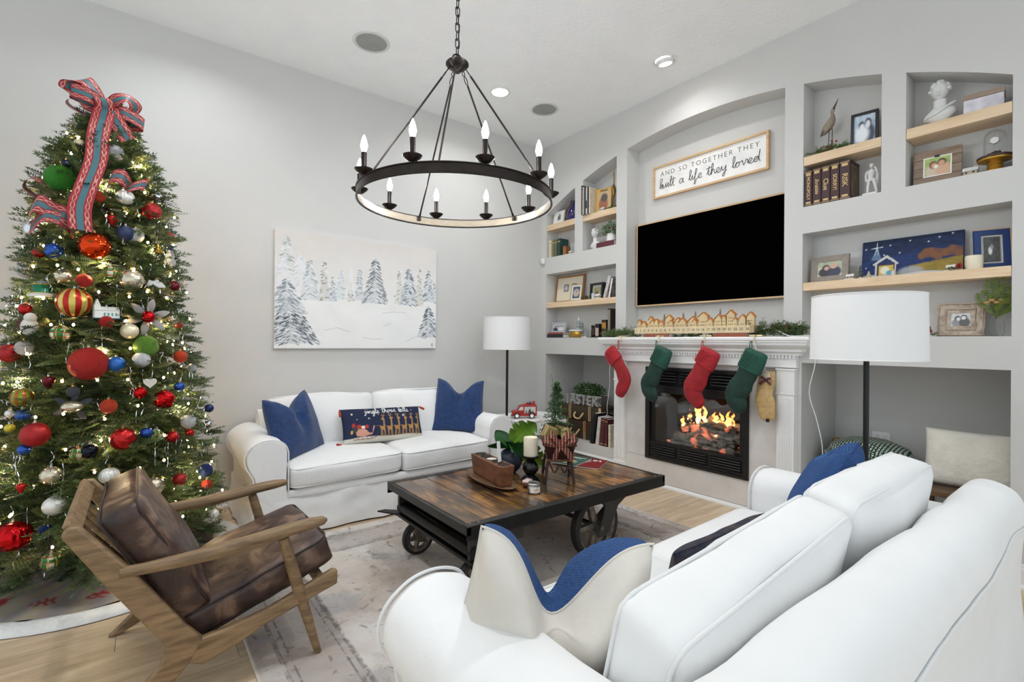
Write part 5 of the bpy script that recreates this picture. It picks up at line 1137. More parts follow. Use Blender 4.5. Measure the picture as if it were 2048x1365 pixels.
ORN = [
 (-0.267,3.605,2.408,0.0262,'ball','pearl','cream pearl bauble tucked under the top bow'),
 (-0.317,3.736,2.454,0.0220,'plaid','plaid','small plaid bauble half hidden behind the cream one at the top'),
 (-0.113,3.558,2.381,0.0437,'ball','silverglit','silver glitter ball just below the short bow tail'),
 (-0.338,3.555,2.186,0.0715,'ball','greenglit','big lime green glitter ball beside the long ribbon tail'),
 (-0.175,3.450,2.098,0.0302,'ball','orangeglit','orange glitter ball touching the long ribbon tail'),
 (-0.065,3.472,2.119,0.0431,'ribbed','white','white ribbed bauble right of the ribbon tail near the top'),
 (0.072,3.598,2.176,0.0383,'ball','silver','silver ball on the upper right outline of the tree'),
 (0.057,3.534,2.074,0.0476,'swirl','redmatte','dull red swirl bauble on the upper right outline of the tree'),
 (-0.409,3.569,2.011,0.0364,'ball','copper','coppery red ball at the upper left outline of the tree'),
 (-0.119,3.438,1.978,0.0258,'drop','red','small ridged red strawberry ornament below the ribbed white bauble'),
 (0.035,3.616,2.292,0.0306,'plaid','plaid','little green plaid bauble at the upper right outline'),
 (-0.319,3.580,2.278,0.0210,'ball','navy','small navy ball peeping over the big green glitter ball'),
 (-0.439,3.587,1.906,0.0500,'ball','silver','large mirror silver ball at the left outline below the ribbon'),
 (-0.189,3.416,1.824,0.0709,'ball','orange','big shiny orange-red ball at the foot of the ribbon tail'),
 (-0.061,3.439,1.913,0.0427,'ball','navymatte','matte navy ball in front of a silver glitter ball'),
 (-0.017,3.456,1.911,0.0409,'ball','silverglit','silver glitter ball half behind the matte navy one'),
 (-0.353,3.471,1.786,0.0403,'ball','blue','shiny light blue ball left of the big orange one'),
 (-0.417,3.525,1.776,0.0269,'ball','red','small red ball left of the shiny light blue one'),
 (0.143,3.630,1.950,0.0314,'ball','copper','coppery ball on the right outline above the snowman'),
 (-0.471,3.581,1.683,0.0383,'ball','silverglit','frosted silver ball on the left outline'),
 (-0.313,3.426,1.652,0.0379,'ball','mercury','crackled silver ball above the green drum'),
 (-0.229,3.397,1.633,0.0361,'ball','redglit','frosted red ball above the striped ball'),
 (-0.122,3.395,1.687,0.0370,'plaid','plaid','green and red plaid bauble above the mercury glass ball'),
 (-0.033,3.413,1.656,0.0592,'ball','mercury','large gold-flecked mercury glass ball in the middle of the tree'),
 (0.166,3.583,1.650,0.0337,'ball','burgundy','burgundy ball on the right outline'),
 (-0.397,3.475,1.580,0.0488,'drum','green','green and white drum-shaped ornament with gold rims'),
 (-0.265,3.394,1.516,0.0759,'stripe','gold','big red and gold striped ball'),
 (0.078,3.474,1.640,0.0420,'gondola','white','white porcelain sleigh-shaped ornament with dangling drops'),
 (-0.136,3.371,1.473,0.0548,'house','white','white church ornament with a little steeple'),
 (-0.137,3.357,1.417,0.0341,'ball','redglit','red ball under the white church ornament'),
 (0.042,3.422,1.455,0.0338,'poinsettia','redshine','silver gauze flower with shiny red centre'),
 (-0.462,3.525,1.479,0.0311,'ball','red','red ball left of the striped gold ball'),
 (-0.039,3.368,1.372,0.0420,'ball','pearl','cream pearl ball under the silver flower'),
 (-0.316,3.378,1.354,0.0439,'plaid','plaid','green and white plaid ball below the striped one'),
 (0.034,3.378,1.290,0.0595,'ball','limeglit','big lime glitter ball below the cream pearl'),
 (-0.442,3.475,1.388,0.0417,'owl','white','white feathered bird-shaped ornament at the left outline'),
 (-0.525,3.543,1.252,0.0461,'swirl','redmatte','dull red swirl ball at the far left edge'),
 (-0.459,3.463,1.281,0.0370,'ball','silverglit','frosted silver ball beside the far left swirl ball'),
 (-0.203,3.323,1.201,0.0842,'ball','redglit','largest red glitter ball in the middle of the tree'),
 (-0.091,3.323,1.196,0.0409,'ball','bluematte','matte bright blue ball touching the largest red glitter ball'),
 (0.014,3.353,1.217,0.0423,'ball','whiteglit','white glitter ball under the big lime one'),
 (0.200,3.508,1.226,0.0358,'ball','orangeglit','orange-red ball on the right outline below the flower'),
 (0.160,3.523,1.446,0.0357,'ball','mercury','gold mercury ball on the right outline beside the flower'),
 (0.192,3.564,1.418,0.0234,'ball','copper','tiny copper ball on the right outline beside the flower'),
 (0.087,3.522,1.858,0.0301,'bell','gold','little gold bell ornament on the upper right side'),
 (0.148,3.597,1.825,0.0363,'snowman','silver','silver snowman ornament with a dark hat on the right outline'),
 (0.053,3.344,1.090,0.0308,'heart','white','white quilted heart ornament'),
 (0.009,3.312,1.040,0.0325,'ball','redshine','shiny red ball below the white heart'),
 (0.121,3.357,0.996,0.0603,'rose','redshine','big shiny red rose-shaped bauble'),
 (0.192,3.439,1.054,0.0276,'ball','blue','small blue ball above the rose bauble'),
 (0.366,3.698,0.886,0.0278,'ball','navy','small navy ball dangling off the right outline'),
 (-0.120,3.270,0.981,0.0378,'ball','orangeglit','orange glitter ball beside the silver pod'),
 (-0.262,3.283,0.988,0.0388,'pod','mercury','silver pod ornament with dark glitter petals'),
 (-0.260,3.301,1.061,0.0282,'ball','darkglit','dark grey glitter ball above the silver pod'),
 (-0.453,3.388,1.035,0.0468,'stripe','lime','lime and copper striped ball at the left'),
 (-0.445,3.357,0.952,0.0316,'ribbed','blue','ribbed blue ball above the big matte red one'),
 (-0.397,3.306,0.859,0.0588,'ball','redmatte','big matte red ball low on the left side'),
 (-0.436,3.316,0.789,0.0271,'ball','blue','blue ball under the big matte red one'),
 (-0.496,3.382,0.890,0.0210,'ball','yellow','small yellow ball at the far left edge'),
 (0.237,3.430,0.847,0.0404,'ball','whiteglit','frosted white ball at the right side below the rose bauble'),
 (0.038,3.280,0.826,0.0301,'ribbed','blue','ribbed blue ball right of the large red swirl ball'),
 (-0.060,3.249,0.810,0.0560,'swirl','red','large red swirl ball above the brown chair'),
 (-0.189,3.232,0.765,0.0367,'ball','navyshine','glossy black-navy ball above the chair back'),
 (-0.236,3.238,0.757,0.0321,'plaid','plaid','green plaid ball half behind the glossy navy one'),
 (0.083,3.297,0.808,0.0282,'plaid','plaid','small green plaid ball beside the ribbed blue one'),
 (0.159,3.339,0.782,0.0314,'ball','red','red ball on the lower right side between plaid and white balls'),
 (0.244,3.420,0.783,0.0227,'ball','red','tiny red ball under the frosted white one'),
 (0.282,3.447,0.689,0.0256,'plaid','plaid','small green plaid ball near the lower right outline'),
 (0.329,3.481,0.537,0.0391,'ball','blueglit','blue glitter ball at the lower right outline'),
 (0.190,3.316,0.540,0.0363,'ball','redmatte','matte red ball above the far armrest'),
 (0.337,3.471,0.454,0.0287,'ball','orangeglit','small orange-red ball at the tip of the lower right branches'),
 (-0.113,3.215,0.634,0.0437,'ribbed','white','white ribbed ball touching the top of the chair back'),
 (-0.332,3.247,0.662,0.0439,'ball','mercury','mercury silver ball left of the chair back'),
 (0.070,3.246,0.538,0.0507,'ball','mercury','mercury silver ball between chair back and armrest'),
 (0.361,3.700,0.783,0.0250,'ball','silver','tiny silver ball at the right outline'),
 (-0.442,3.290,0.610,0.0206,'drop','red','small red teardrop low on the left'),
 (-0.355,3.344,1.110,0.0279,'drop','burgundy','dark burgundy teardrop left of the largest red ball'),
 (0.265,3.605,1.149,0.0266,'ball','whiteglit','small white ball on the right outline'),
 (-0.316,3.220,0.520,0.0458,'swirl','white','white rope-swirl ball beside the chair back rail'),
 (-0.500,3.405,0.958,0.0190,'ball','white','small white ball at the far left edge'),
 (-0.466,3.269,0.390,0.0733,'ribbed','redshine','very large shiny red ribbed ball at the lower left edge'),
 (-0.348,3.214,0.413,0.0268,'ball','blueglit','blue glitter ball beside the very large red one'),
 (-0.324,3.196,0.260,0.0412,'plaid','plaid','green plaid ball with red bow above the tree skirt'),
 (0.380,3.524,0.251,0.0293,'swirl','white','small white rope-swirl ball low beside the armrest')]
# finishes: colour, roughness, metallic, relief
FIN = {'pearl': ((226, 214, 182), .3, .25, 0), 'silverglit': ((196, 198, 202), .42, .75, .7), 'greenglit': ((52, 132, 34), .42, .45, .7), 'limeglit': ((96, 140, 44), .42, .4, .7), 'orangeglit': ((190, 62, 34), .42, .45, .7),
       'white': ((222, 222, 216), .3, .3, 0), 'silver': ((206, 208, 210), .14, 1, 0), 'redmatte': ((160, 30, 34), .45, .45, 0), 'copper': ((158, 58, 44), .28, .6, 0), 'red': ((176, 24, 24), .25, .6, 0),
       'navy': ((24, 40, 88), .25, .5, 0), 'navymatte': ((34, 48, 84), .5, .2, 0), 'orange': ((206, 60, 16), .12, .9, 0), 'blue': ((46, 84, 166), .22, .7, 0), 'mercury': ((202, 192, 170), .2, .85, .25), 'redglit': ((178, 34, 28), .45, .4, .7),
       'burgundy': ((98, 18, 30), .25, .6, 0), 'green': ((22, 110, 76), .25, .5, 0), 'gold': ((196, 160, 74), .25, .8, 0), 'redshine': ((190, 14, 22), .12, .85, .1), 'bluematte': ((36, 96, 170), .4, .3, 0), 'whiteglit': ((206, 208, 210), .5, .4, .6),
       'darkglit': ((88, 92, 100), .4, .7, .8), 'lime': ((120, 150, 40), .3, .5, 0), 'yellow': ((196, 180, 60), .3, .4, 0), 'navyshine': ((14, 18, 34), .1, .6, 0), 'blueglit': ((22, 48, 110), .4, .5, .7), 'plaid': ((60, 110, 50), .35, .3, 0)}
def fin(c):
    col, ro, me_, bu = FIN[c]; return mat('bauble ' + c, col, ro, metal=me_, var=.12 if bu else .03, vs=60 if bu else 6, bump=bu, bs=900 if bu > .3 else 60)
m, nt, bs, N, L = nt_of('plaid bauble'); tc = N('ShaderNodeTexCoord'); sp = N('ShaderNodeSeparateXYZ'); L(tc.outputs['Object'], sp.inputs[0])
at2 = N('ShaderNodeMath', operation='ARCTAN2'); L(sp.outputs[1], at2.inputs[0]); L(sp.outputs[0], at2.inputs[1])
def stripes(src, f, lo): 
    a = N('ShaderNodeMath', operation='MULTIPLY'); L(src, a.inputs[0]); a.inputs[1].default_value = f; s_ = N('ShaderNodeMath', operation='SINE'); L(a.outputs[0], s_.inputs[0]); g_ = N('ShaderNodeMath', operation='GREATER_THAN'); L(s_.outputs[0], g_.inputs[0]); g_.inputs[1].default_value = lo; return g_.outputs[0]
last = None
for fac, col in ((stripes(at2.outputs[0], 4, .2), (206, 204, 180)), (stripes(sp.outputs[2], 130, .5), (40, 100, 44)), (stripes(at2.outputs[0], 8, .9), (196, 156, 70)), (stripes(sp.outputs[2], 260, .93), (170, 40, 34))):
    mx = N('ShaderNodeMix', data_type='RGBA'); L(fac, mx.inputs['Factor']); mx.inputs['B'].default_value = (*lin(col), 1)
    if last is None: mx.inputs['A'].default_value = (*lin((52, 112, 48)), 1)
    else: L(last, mx.inputs['A'])
    last = mx.outputs['Result']
L(last, bs.inputs['Base Color']); bs.inputs['Roughness'].default_value = .25; bs.inputs['Metallic'].default_value = .35; M_plaid = m
def stripebauble(name, ca, cb_):
    m, nt, bs, N, L = nt_of(name); tc = N('ShaderNodeTexCoord'); sp = N('ShaderNodeSeparateXYZ'); L(tc.outputs['Object'], sp.inputs[0]); a = N('ShaderNodeMath', operation='ARCTAN2'); L(sp.outputs[1], a.inputs[0]); L(sp.outputs[0], a.inputs[1])
    b_ = N('ShaderNodeMath', operation='MULTIPLY'); L(a.outputs[0], b_.inputs[0]); b_.inputs[1].default_value = 9; s_ = N('ShaderNodeMath', operation='SINE'); L(b_.outputs[0], s_.inputs[0]); mr = N('ShaderNodeMapRange'); mr.inputs['From Min'].default_value = -.1; mr.inputs['From Max'].default_value = .1; L(s_.outputs[0], mr.inputs['Value'])
    mx = N('ShaderNodeMix', data_type='RGBA'); L(mr.outputs[0], mx.inputs['Factor']); mx.inputs['A'].default_value = (*lin(ca), 1); mx.inputs['B'].default_value = (*lin(cb_), 1); L(mx.outputs['Result'], bs.inputs['Base Color']); bs.inputs['Metallic'].default_value = .55; bs.inputs['Roughness'].default_value = .28; return m
M_capg = mat('bauble cap gold', (206, 178, 110), .3, metal=1); M_caps = mat('bauble cap silver', (206, 206, 206), .3, metal=1)
M_petal = mat('silver gauze petal', (168, 164, 160), .4, metal=.5, bump=.6, bs=300)
BALL = [(max(1e-6, math.sin(PI*i/14)), -math.cos(PI*i/14)) for i in range(15)]
ONAME = {'ball': 'ball_ornament', 'plaid': 'plaid_ornament', 'ribbed': 'ribbed_ornament', 'swirl': 'swirl_ornament', 'drop': 'drop_ornament', 'drum': 'drum_ornament', 'stripe': 'striped_ornament', 'gondola': 'sleigh_ornament', 'house': 'church_ornament', 'poinsettia': 'flower_ornament', 'owl': 'bird_ornament', 'bell': 'bell_ornament', 'snowman': 'snowman_ornament', 'heart': 'heart_ornament', 'rose': 'rose_ornament', 'pod': 'pod_ornament'}
for i, (x, y, z, r, ty, c, lab) in enumerate(ORN):
    o = thing(ONAME[ty], lab, 'ornament', (x, y, z), random.uniform(-.4, .4) if ty != 'house' else .3, 'ornaments on the christmas tree')
    M_ = M_plaid if ty == 'plaid' else (stripebauble('stripe ' + c, (176, 36, 26) if c == 'gold' else (168, 84, 44), (204, 184, 92) if c == 'gold' else (120, 150, 40)) if ty == 'stripe' else fin(c))
    D_ = Matrix.Diagonal((r, r, r, 1)); cap = True
    if ty in ('ball', 'plaid', 'stripe'): MB().lathe(BALL, 24).xf(D_).obj('ball', M_, o, smooth=180)
    elif ty == 'ribbed': MB().lathe([(a, b_*.92) for a, b_ in BALL], 64, fn=lambda a, z_: 1 + .035*math.cos(16*a)).xf(D_).obj('ball', M_, o, smooth=180)
    elif ty == 'swirl':
        q = MB(); n_, m_ = 48, 28
        for j in range(m_ + 1):
            th = PI*j/m_
            for k in range(n_): a = 2*PI*k/n_; rr = 1 + .035*math.sin(6*a + 9*th) * math.sin(th); q.v.append((rr*math.sin(th)*math.cos(a), rr*math.sin(th)*math.sin(a), -rr*math.cos(th)))
        q.f = [(j*n_+k, j*n_+(k+1) % n_, (j+1)*n_+(k+1) % n_, (j+1)*n_+k) for j in range(m_) for k in range(n_)]
        q.xf(Matrix.Rotation(1.0, 4, 'X') @ D_).obj('ball', M_, o, smooth=180)
    elif ty == 'drop': MB().lathe([(.0001, -1.5), (.3, -1.0), (.75, -.3), (1, .35), (.8, .85), (.3, 1.05), (.0001, 1.1)], 24, fn=lambda a, z_: 1 + .05*math.sin(9*z_)).xf(D_).obj('drop', M_, o, smooth=180)
    elif ty == 'drum':
        MB().lathe([(.0001, -.35), (.80, -.35), (.74, .1), (.86, .55), (.0001, .55)], 8).xf(D_).obj('drum', M_, o, smooth=0)
        MB().lathe([(.0001, -.8), (1.15, -.75), (1.2, -.55), (.85, -.35), (.0001, -.35)], 8).xf(D_).obj('snowy_base', fin('white'), o, smooth=0)
        for zz, rr in ((-.34, .84), (.55, .88)): MB().tube([(rr*r*math.cos(k*PI/4), rr*r*math.sin(k*PI/4), zz*r) for k in range(8)], r*.05, 6, closed=True).obj('gold_rim', fin('gold'), o)
        MB().ball((0, 0, .75*r), r*.5, 12, 8, (1, 1, .5)).obj('snow_top', fin('silverglit'), o)
    elif ty == 'gondola':
        MB().prism([(-1, .1), (-.8, .7), (-.3, .55), (.2, .8), (.6, .5), (1.0, .0), (1.1, -.35), (-.2, -.4), (-.9, -.3)], -.35, .35).xf(D_).obj('sleigh', fin('white'), o, smooth=0, bevel=r*.12, seg=3, fix=True)
        for xx in (-.35, .45): MB().lathe([(.0001, -1.2), (.13, -1.0), (.04, -.5), (.0001, -.4)], 10, (xx, 0, 0)).xf(D_).obj('dangling_drop', fin('white'), o)
    elif ty == 'house':
        wm = mat('church white', (226, 226, 220), .4)
        MB().box(-.95, -.35, -.6, .95, .35, .15).xf(D_).obj('nave', wm, o, smooth=0)
        MB().prism([(-.42, .15), (.42, .15), (0, .5)], -.95, .95, 'x').xf(D_).obj('roof', wm, o, smooth=0, fix=True)
        MB().box(-.98, -.28, -.6, -.5, .28, .55).prism([(-.98, .55), (-.5, .55), (-.74, 1.2)], -.26, .26).xf(D_).obj('steeple', wm, o, smooth=0, fix=True)
        for xx in (-.3, 0, .3, .6): MB().box(xx, -.37, -.4, xx + .13, -.34, -.1).xf(D_).obj('window', mat('church glass', (90, 150, 140), .3), o, smooth=0)
        MB().box(-1.05, -.45, -.68, 1.05, .45, -.6).xf(D_).obj('base', mat('church base', (40, 90, 100), .4), o, smooth=0)
    elif ty == 'poinsettia':
        MB().lathe(BALL, 24).xf(Matrix.Translation((0, -.3*r, 0)) @ D_).obj('ball', M_, o, smooth=180); cap = False
        for k in range(6):
            a = k*PI/3 + .3; d_ = V3((math.cos(a), 0, math.sin(a))); s_ = V3((-math.sin(a), 0, math.cos(a))); q = MB()
            for jj in range(9):
                u = jj/8; w_ = 1.0*r*math.sin(PI*min(1, u*.9 + .06)) ** .8
                for sg in (-1, 0, 1): q.v.append(tuple(d_*(.5*r + 2.6*r*u) + s_*sg*w_*.55 + V3((0, .35*r - .5*r*math.sin(u*2.4) - (.15*r if sg == 0 else 0), 0))))
            q.f = [(jj*3+k2, jj*3+k2+1, jj*3+k2+4, jj*3+k2+3) for jj in range(8) for k2 in range(2)]; q.obj('petal', M_petal, o, smooth=180)
    elif ty == 'owl':
        MB().ball((0, 0, 0), r, 18, 12, (.85, .8, 1.1)).obj('body', mat('white plush', (220, 214, 206), .9, bump=.6, bs=120), o, smooth=180)
        MB().ball((.1*r, -.2*r, 1.1*r), r*.62, 14, 10).obj('head', mat('white plush', (220, 214, 206), .9), o, smooth=180)
        MB().prism([(-.9, -.5), (-1.2, .6), (-.7, .9), (-.55, 0)], -.25, .25).xf(D_).obj('wing', mat('brown felt', (84, 60, 50), .9), o, smooth=0, fix=True); cap = False
    elif ty == 'bell': MB().lathe([(.0001, 1.0), (.25, .95), (.5, .5), (.6, -.2), (1, -.8), (.95, -.85), (.0001, -.6)], 20).xf(D_).obj('bell', M_, o)
    elif ty == 'snowman':
        for rr, zz in ((.85, -.9), (.65, .1), (.5, .9)): MB().ball((0, 0, zz*r), rr*r, 14, 10).obj('snowball', fin('silverglit'), o, smooth=180)
        MB().lathe([(.0001, 1.2), (.7, 1.2), (.7, 1.3), (.42, 1.3), (.40, 2.0), (.0001, 2.0)], 16).xf(D_).obj('hat', fin('navymatte'), o); cap = False
    elif ty == 'heart':
        pts = [(16*math.sin(a) ** 3/16, (13*math.cos(a) - 5*math.cos(2*a) - 2*math.cos(3*a) - math.cos(4*a))/16) for a in [2*PI*k/28 for k in range(28)]]
        MB().prism(pts, -.3, .3).xf(D_).obj('heart', mat('quilted white', (222, 216, 204), .5, bump=.7, bs=160), o, smooth=40, bevel=r*.2, seg=3, fix=True)
    elif ty == 'rose':
        MB().lathe(BALL, 24).xf(Matrix.Diagonal((r*.8, r*.8, r*.8, 1))).obj('ball', M_, o, smooth=180)
        for k in range(11):
            a = k*2.4; e = .25 + .65*(k/11); q = MB().ball((0, 0, 0), .5*r, 12, 8, (1, .35, .8)); d_ = V3((math.cos(a)*e, -math.sqrt(max(.05, 1 - e*e*.8)), math.sin(a)*e))
            q.xf(Matrix.Translation(d_*.72*r) @ d_.to_track_quat('-Y', 'Z').to_matrix().to_4x4()).obj('petal', M_, o, smooth=180)
    elif ty == 'pod':
        MB().ball((0, 0, 0), r, 20, 12, (1.2, 1, .75)).obj('pod', M_, o, smooth=180); cap = False
        for a in (.4, 1.4, 2.6, 3.6, 5.4): d_ = V3((math.cos(a), 0, math.sin(a))); MB().ball((0, 0, 0), r, 10, 6, (.9, .12, .35)).xf(Matrix.Translation(d_*1.3*r + V3((0, .3*r, 0))) @ Matrix.Rotation(-a, 4, 'Y')).obj('petal', fin('darkglit'), o, smooth=180)
    if cap:
        mc = M_capg if i % 2 else M_caps; top = {'ribbed': .92, 'drop': 1.08, 'drum': .95, 'gondola': .7, 'house': .5, 'bell': 1., 'heart': .45}.get(ty, 1.)*r
        MB().lathe([(.0055, -.004), (.006, .006), (.003, .008), (.0001, .008)], 10, (0, 0, top)).obj('cap', mc, o)
        MB().tube([(.004*math.cos(a*PI/4), 0, top + .011 + .004*math.sin(a*PI/4)) for a in range(8)], .0008, 4, closed=True).obj('hanger', mc, o)

# tree skirt
sk = thing('tree_skirt', 'grey linen tree skirt with red motifs and white plush rim', 'tree skirt', (AX, AY, 0))
NA, NR = 160, 26; q = MB(); col = []
def skirt_z(a, s): return .012 + .022*s*(.5 + .5*math.sin(9*a + 2*math.sin(3*a))) * (1 - .2*s) + .01*noise.noise(V3((3*math.cos(a), 3*math.sin(a), s*4)))
for j in range(NR + 1):
    s = j/NR
    for k in range(NA):
        a = 2*PI*k/NA; r = .06 + .585*s; q.v.append((r*math.cos(a), r*math.sin(a), skirt_z(a, s)))
        aa = (a*14/(2*PI)) % 1 - .5; m1 = (abs(aa)*3.4) ** 2 + ((s - .72)/.12) ** 2 < .35 + .3*math.sin(aa*30 + s*45); m2 = False
        col.append(lin((140, 30, 32)) if (m1 or m2) else lin((150 + 12*math.sin(k*7.1), 140 + 10*math.sin(k*7.1), 130 + 8*math.sin(j*9))))
q.f = [(j*NA+k, j*NA+(k+1) % NA, (j+1)*NA+(k+1) % NA, (j+1)*NA+k) for j in range(NR) for k in range(NA)]
me = q.mesh('cloth', 180); at = me.color_attributes.new('ink', 'FLOAT_COLOR', 'POINT'); arr = np.ones((len(col), 4), np.float32); arr[:, :3] = col; at.data.foreach_set('color', arr.ravel()); link('cloth', me, printmat('linen print', .9, .3), sk)
q = MB(); NP_ = 160
for k in range(NP_):
    a = 2*PI*k/NP_
    for j in range(9): b_ = PI*j/8; r = .690 - .062*math.cos(b_); q.v.append((r*math.cos(a), r*math.sin(a), .004 + (.026 + .006*noise.noise(V3((20*math.cos(a), 20*math.sin(a), j))))*math.sin(b_)))
q.f = [(k*9+j, ((k+1) % NP_)*9+j, ((k+1) % NP_)*9+j+1, k*9+j+1) for k in range(NP_) for j in range(8)]
q.obj('plush_rim', mat('white plush rim', (232, 232, 230), .95, bump=.8, bs=90), sk, smooth=180)
g = thing('plush_gnome', 'little plush gnome with brown hat and white beard on the tree skirt', 'plush toy', (.40, 3.735, .045), rd(-20))
MB().lathe([(.0001, -.02), (.05, -.015), (.045, .03), (.025, .10), (.008, .17), (.0001, .18)], 18).xf(Matrix.Rotation(rd(-80), 4, 'Y')).obj('hat', mat('brown felt hat', (120, 104, 90), .95, bump=.4, bs=80), g)
MB().ball((.022, -.035, .008), .021, 14, 10).obj('nose', mat('felt nose', (206, 184, 148), .9), g)
MB().rbox((.085, -.02, -.012), (.12, .10, .05), .022, 7, fn=lambda q, p: q + noise.noise_vector(q*30)*.012).obj('beard', mat('white plush rim', (232, 232, 230), .95), g, smooth=180)
# ================================================================== chandelier
CHX, CHY, ZRG, CR = 1.446, 2.431, 2.165, .548
M_brz = mat('oil-rubbed bronze', (52, 46, 42), .32, metal=.8, var=.15, vs=14)
M_ring_lit = mat('brushed ring lit inside', (150, 138, 120), .35, metal=.85, var=.1, vs=20, stretch=(1, 1, 6))  # lighter than the bronze: light on the inner face put into its colour
M_bulb = mat('candle bulb', (255, 240, 214), .3, emit=66, ecol=(243, 247, 255), var=0)
t = thing('chandelier', 'bronze wagon-wheel chandelier with ten candle lights hanging over the table', 'chandelier', (CHX, CHY, 0), rd(-3.3))
MB().lathe([(CR, ZRG - .05), (CR, ZRG), (CR - .006, ZRG), (CR - .006, ZRG - .05), (CR, ZRG - .05)], 96, cap=False).obj('ring', M_brz, t)
MB().lathe([(CR - .0065, ZRG - .046), (CR - .0065, ZRG - .004)], 96, cap=False).obj('ring_lit_face', M_ring_lit, t)
for zz in (ZRG - .05, ZRG): MB().tube([((CR + .001)*math.cos(2*PI*k/96), (CR + .001)*math.sin(2*PI*k/96), zz) for k in range(96)], .0045, 6, closed=True).obj('ring_bead', M_brz, t)
HZ = 2.925
MB().lathe([(.0001, HZ - .045), (.018, HZ - .045), (.028, HZ - .03), (.052, HZ - .018), (.066, HZ - .004), (.066, HZ + .006), (.056, HZ + .016), (.02, HZ + .024), (.0001, HZ + .024)], 32).obj('hub', M_brz, t)
MB().tube([(.030*math.cos(a*PI/12), 0, HZ + .028 + .030*math.sin(a*PI/12)) for a in range(13)], .0045, 8).obj('hub_loop', M_brz, t)
def chain_link(c, L_, w_, ax, r=.003):
    pts = []
    for k in range(16):
        a = 2*PI*k/16; x = w_*math.cos(a); z = (L_/2 - w_)*(1 if math.sin(a) >= 0 else -1) + w_*math.sin(a); pts.append((c[0] + (x if ax else 0), c[1] + (0 if ax else x), c[2] + z))
    return MB().tube(pts, r, 5, closed=True)
z = HZ + .075; k = 0
while z < ZC - .03: chain_link((0, 0, z), .056, .0125, k % 2).obj('chain_link', M_brz, t); z += .046; k += 1
MB().tube(smoothpath([(.004, .004, HZ + .02), (.012, .006, HZ + .2), (-.006, .004, HZ + .4), (.006, 0, HZ + .6), (0, 0, ZC - .02)], 8), .0028, 6).obj('power_cord', mat('brown cord', (48, 42, 38), .6), t)
MB().lathe([(.0001, ZC - .04), (.02, ZC - .036), (.062, ZC - .012), (.066, ZC), (.0001, ZC)], 28).obj('canopy', M_brz, t)
for k in range(5):
    a = rd(-126.5) + 2*PI*k/5; d = Vector((math.cos(a), math.sin(a), 0)); p0 = d*.045 + Vector((0, 0, HZ - .022)); p1 = d*(CR - .012) + Vector((0, 0, ZRG - .012)); e = (p1 - p0).normalized()
    rod = MB().tube([p0 + e*.075, p1 - e*.03], .0055, 8).obj('rod', M_brz, t)
    for q, L_ in ((p0 + e*.012, .03), (p0 + e*.05, .05)):
        s_ = e.cross(Vector((0, 0, 1))).normalized(); pts = [q + s_*(.009*math.cos(j*PI/6)) + e*(L_*.45*math.sin(j*PI/6)) for j in range(12)]; MB().tube(pts, .0026, 5, closed=True).obj('rod_link', M_brz, rod)
    MB().tube([p1 - e*.03, p1 - e*.012, p1], [.007, .007, .004], 8).obj('rod_ferrule', M_brz, rod)
    MB().cb(d*(CR - .012) + Vector((0, 0, ZRG - .018)), (.02, .02, .024), Matrix.Rotation(a, 3, 'Z')).obj('rod_bracket', M_brz, t, smooth=0, bevel=.002)
for k in range(10):
    a = 2*PI*(k + .13)/10; d = Vector((math.cos(a), math.sin(a), 0)); c = d*CR
    arm = MB().lathe([(.0001, ZRG + .004), (.018, ZRG + .006), (.034, ZRG + .018), (.046, ZRG + .030), (.047, ZRG + .033), (.030, ZRG + .026), (.0001, ZRG + .020)], 24, tuple(c)).obj('bobeche', M_brz, t)
    MB().lathe([(.0135, ZRG + .02), (.0135, ZRG + .118), (.011, ZRG + .120), (.0001, ZRG + .120)], 18, tuple(c)).obj('candle_sleeve', M_brz, t)
    MB().lathe([(.0001, ZRG + .12), (.010, ZRG + .121), (.0165, ZRG + .142), (.0175, ZRG + .152), (.014, ZRG + .172), (.007, ZRG + .194), (.0015, ZRG + .206), (.0001, ZRG + .207)], 16, tuple(c)).obj('bulb', M_bulb, t)

# ================================================================== floor lamps
def shade_mat():
    m, nt, bs, N, L = nt_of('linen shade'); MATS['shade'] = m
    bs.inputs['Base Color'].default_value = (*lin((250, 250, 249)), 1); bs.inputs['Roughness'].default_value = .9
    tc = N('ShaderNodeTexCoord'); mp = N('ShaderNodeMapping'); mp.inputs['Scale'].default_value = (160, 160, 160); L(tc.outputs['Object'], mp.inputs[0]); nz = N('ShaderNodeTexNoise'); nz.inputs['Scale'].default_value = 3; L(mp.outputs[0], nz.inputs['Vector'])
    bp = N('ShaderNodeBump'); bp.inputs['Strength'].default_value = .12; bp.inputs['Distance'].default_value = .002; L(nz.outputs['Fac'], bp.inputs['Height']); L(bp.outputs[0], bs.inputs['Normal'])
    tl = N('ShaderNodeBsdfTranslucent'); tl.inputs[0].default_value = (.85, .84, .82, 1); mx = N('ShaderNodeMixShader'); mx.inputs[0].default_value = .22; L(bs.outputs[0], mx.inputs[1]); L(tl.outputs[0], mx.inputs[2]); L(mx.outputs[0], nt.nodes['Material Output'].inputs[0]); return m
M_shade = shade_mat(); M_pole = mat('matte black pole', (20, 20, 20), .4, metal=.3)
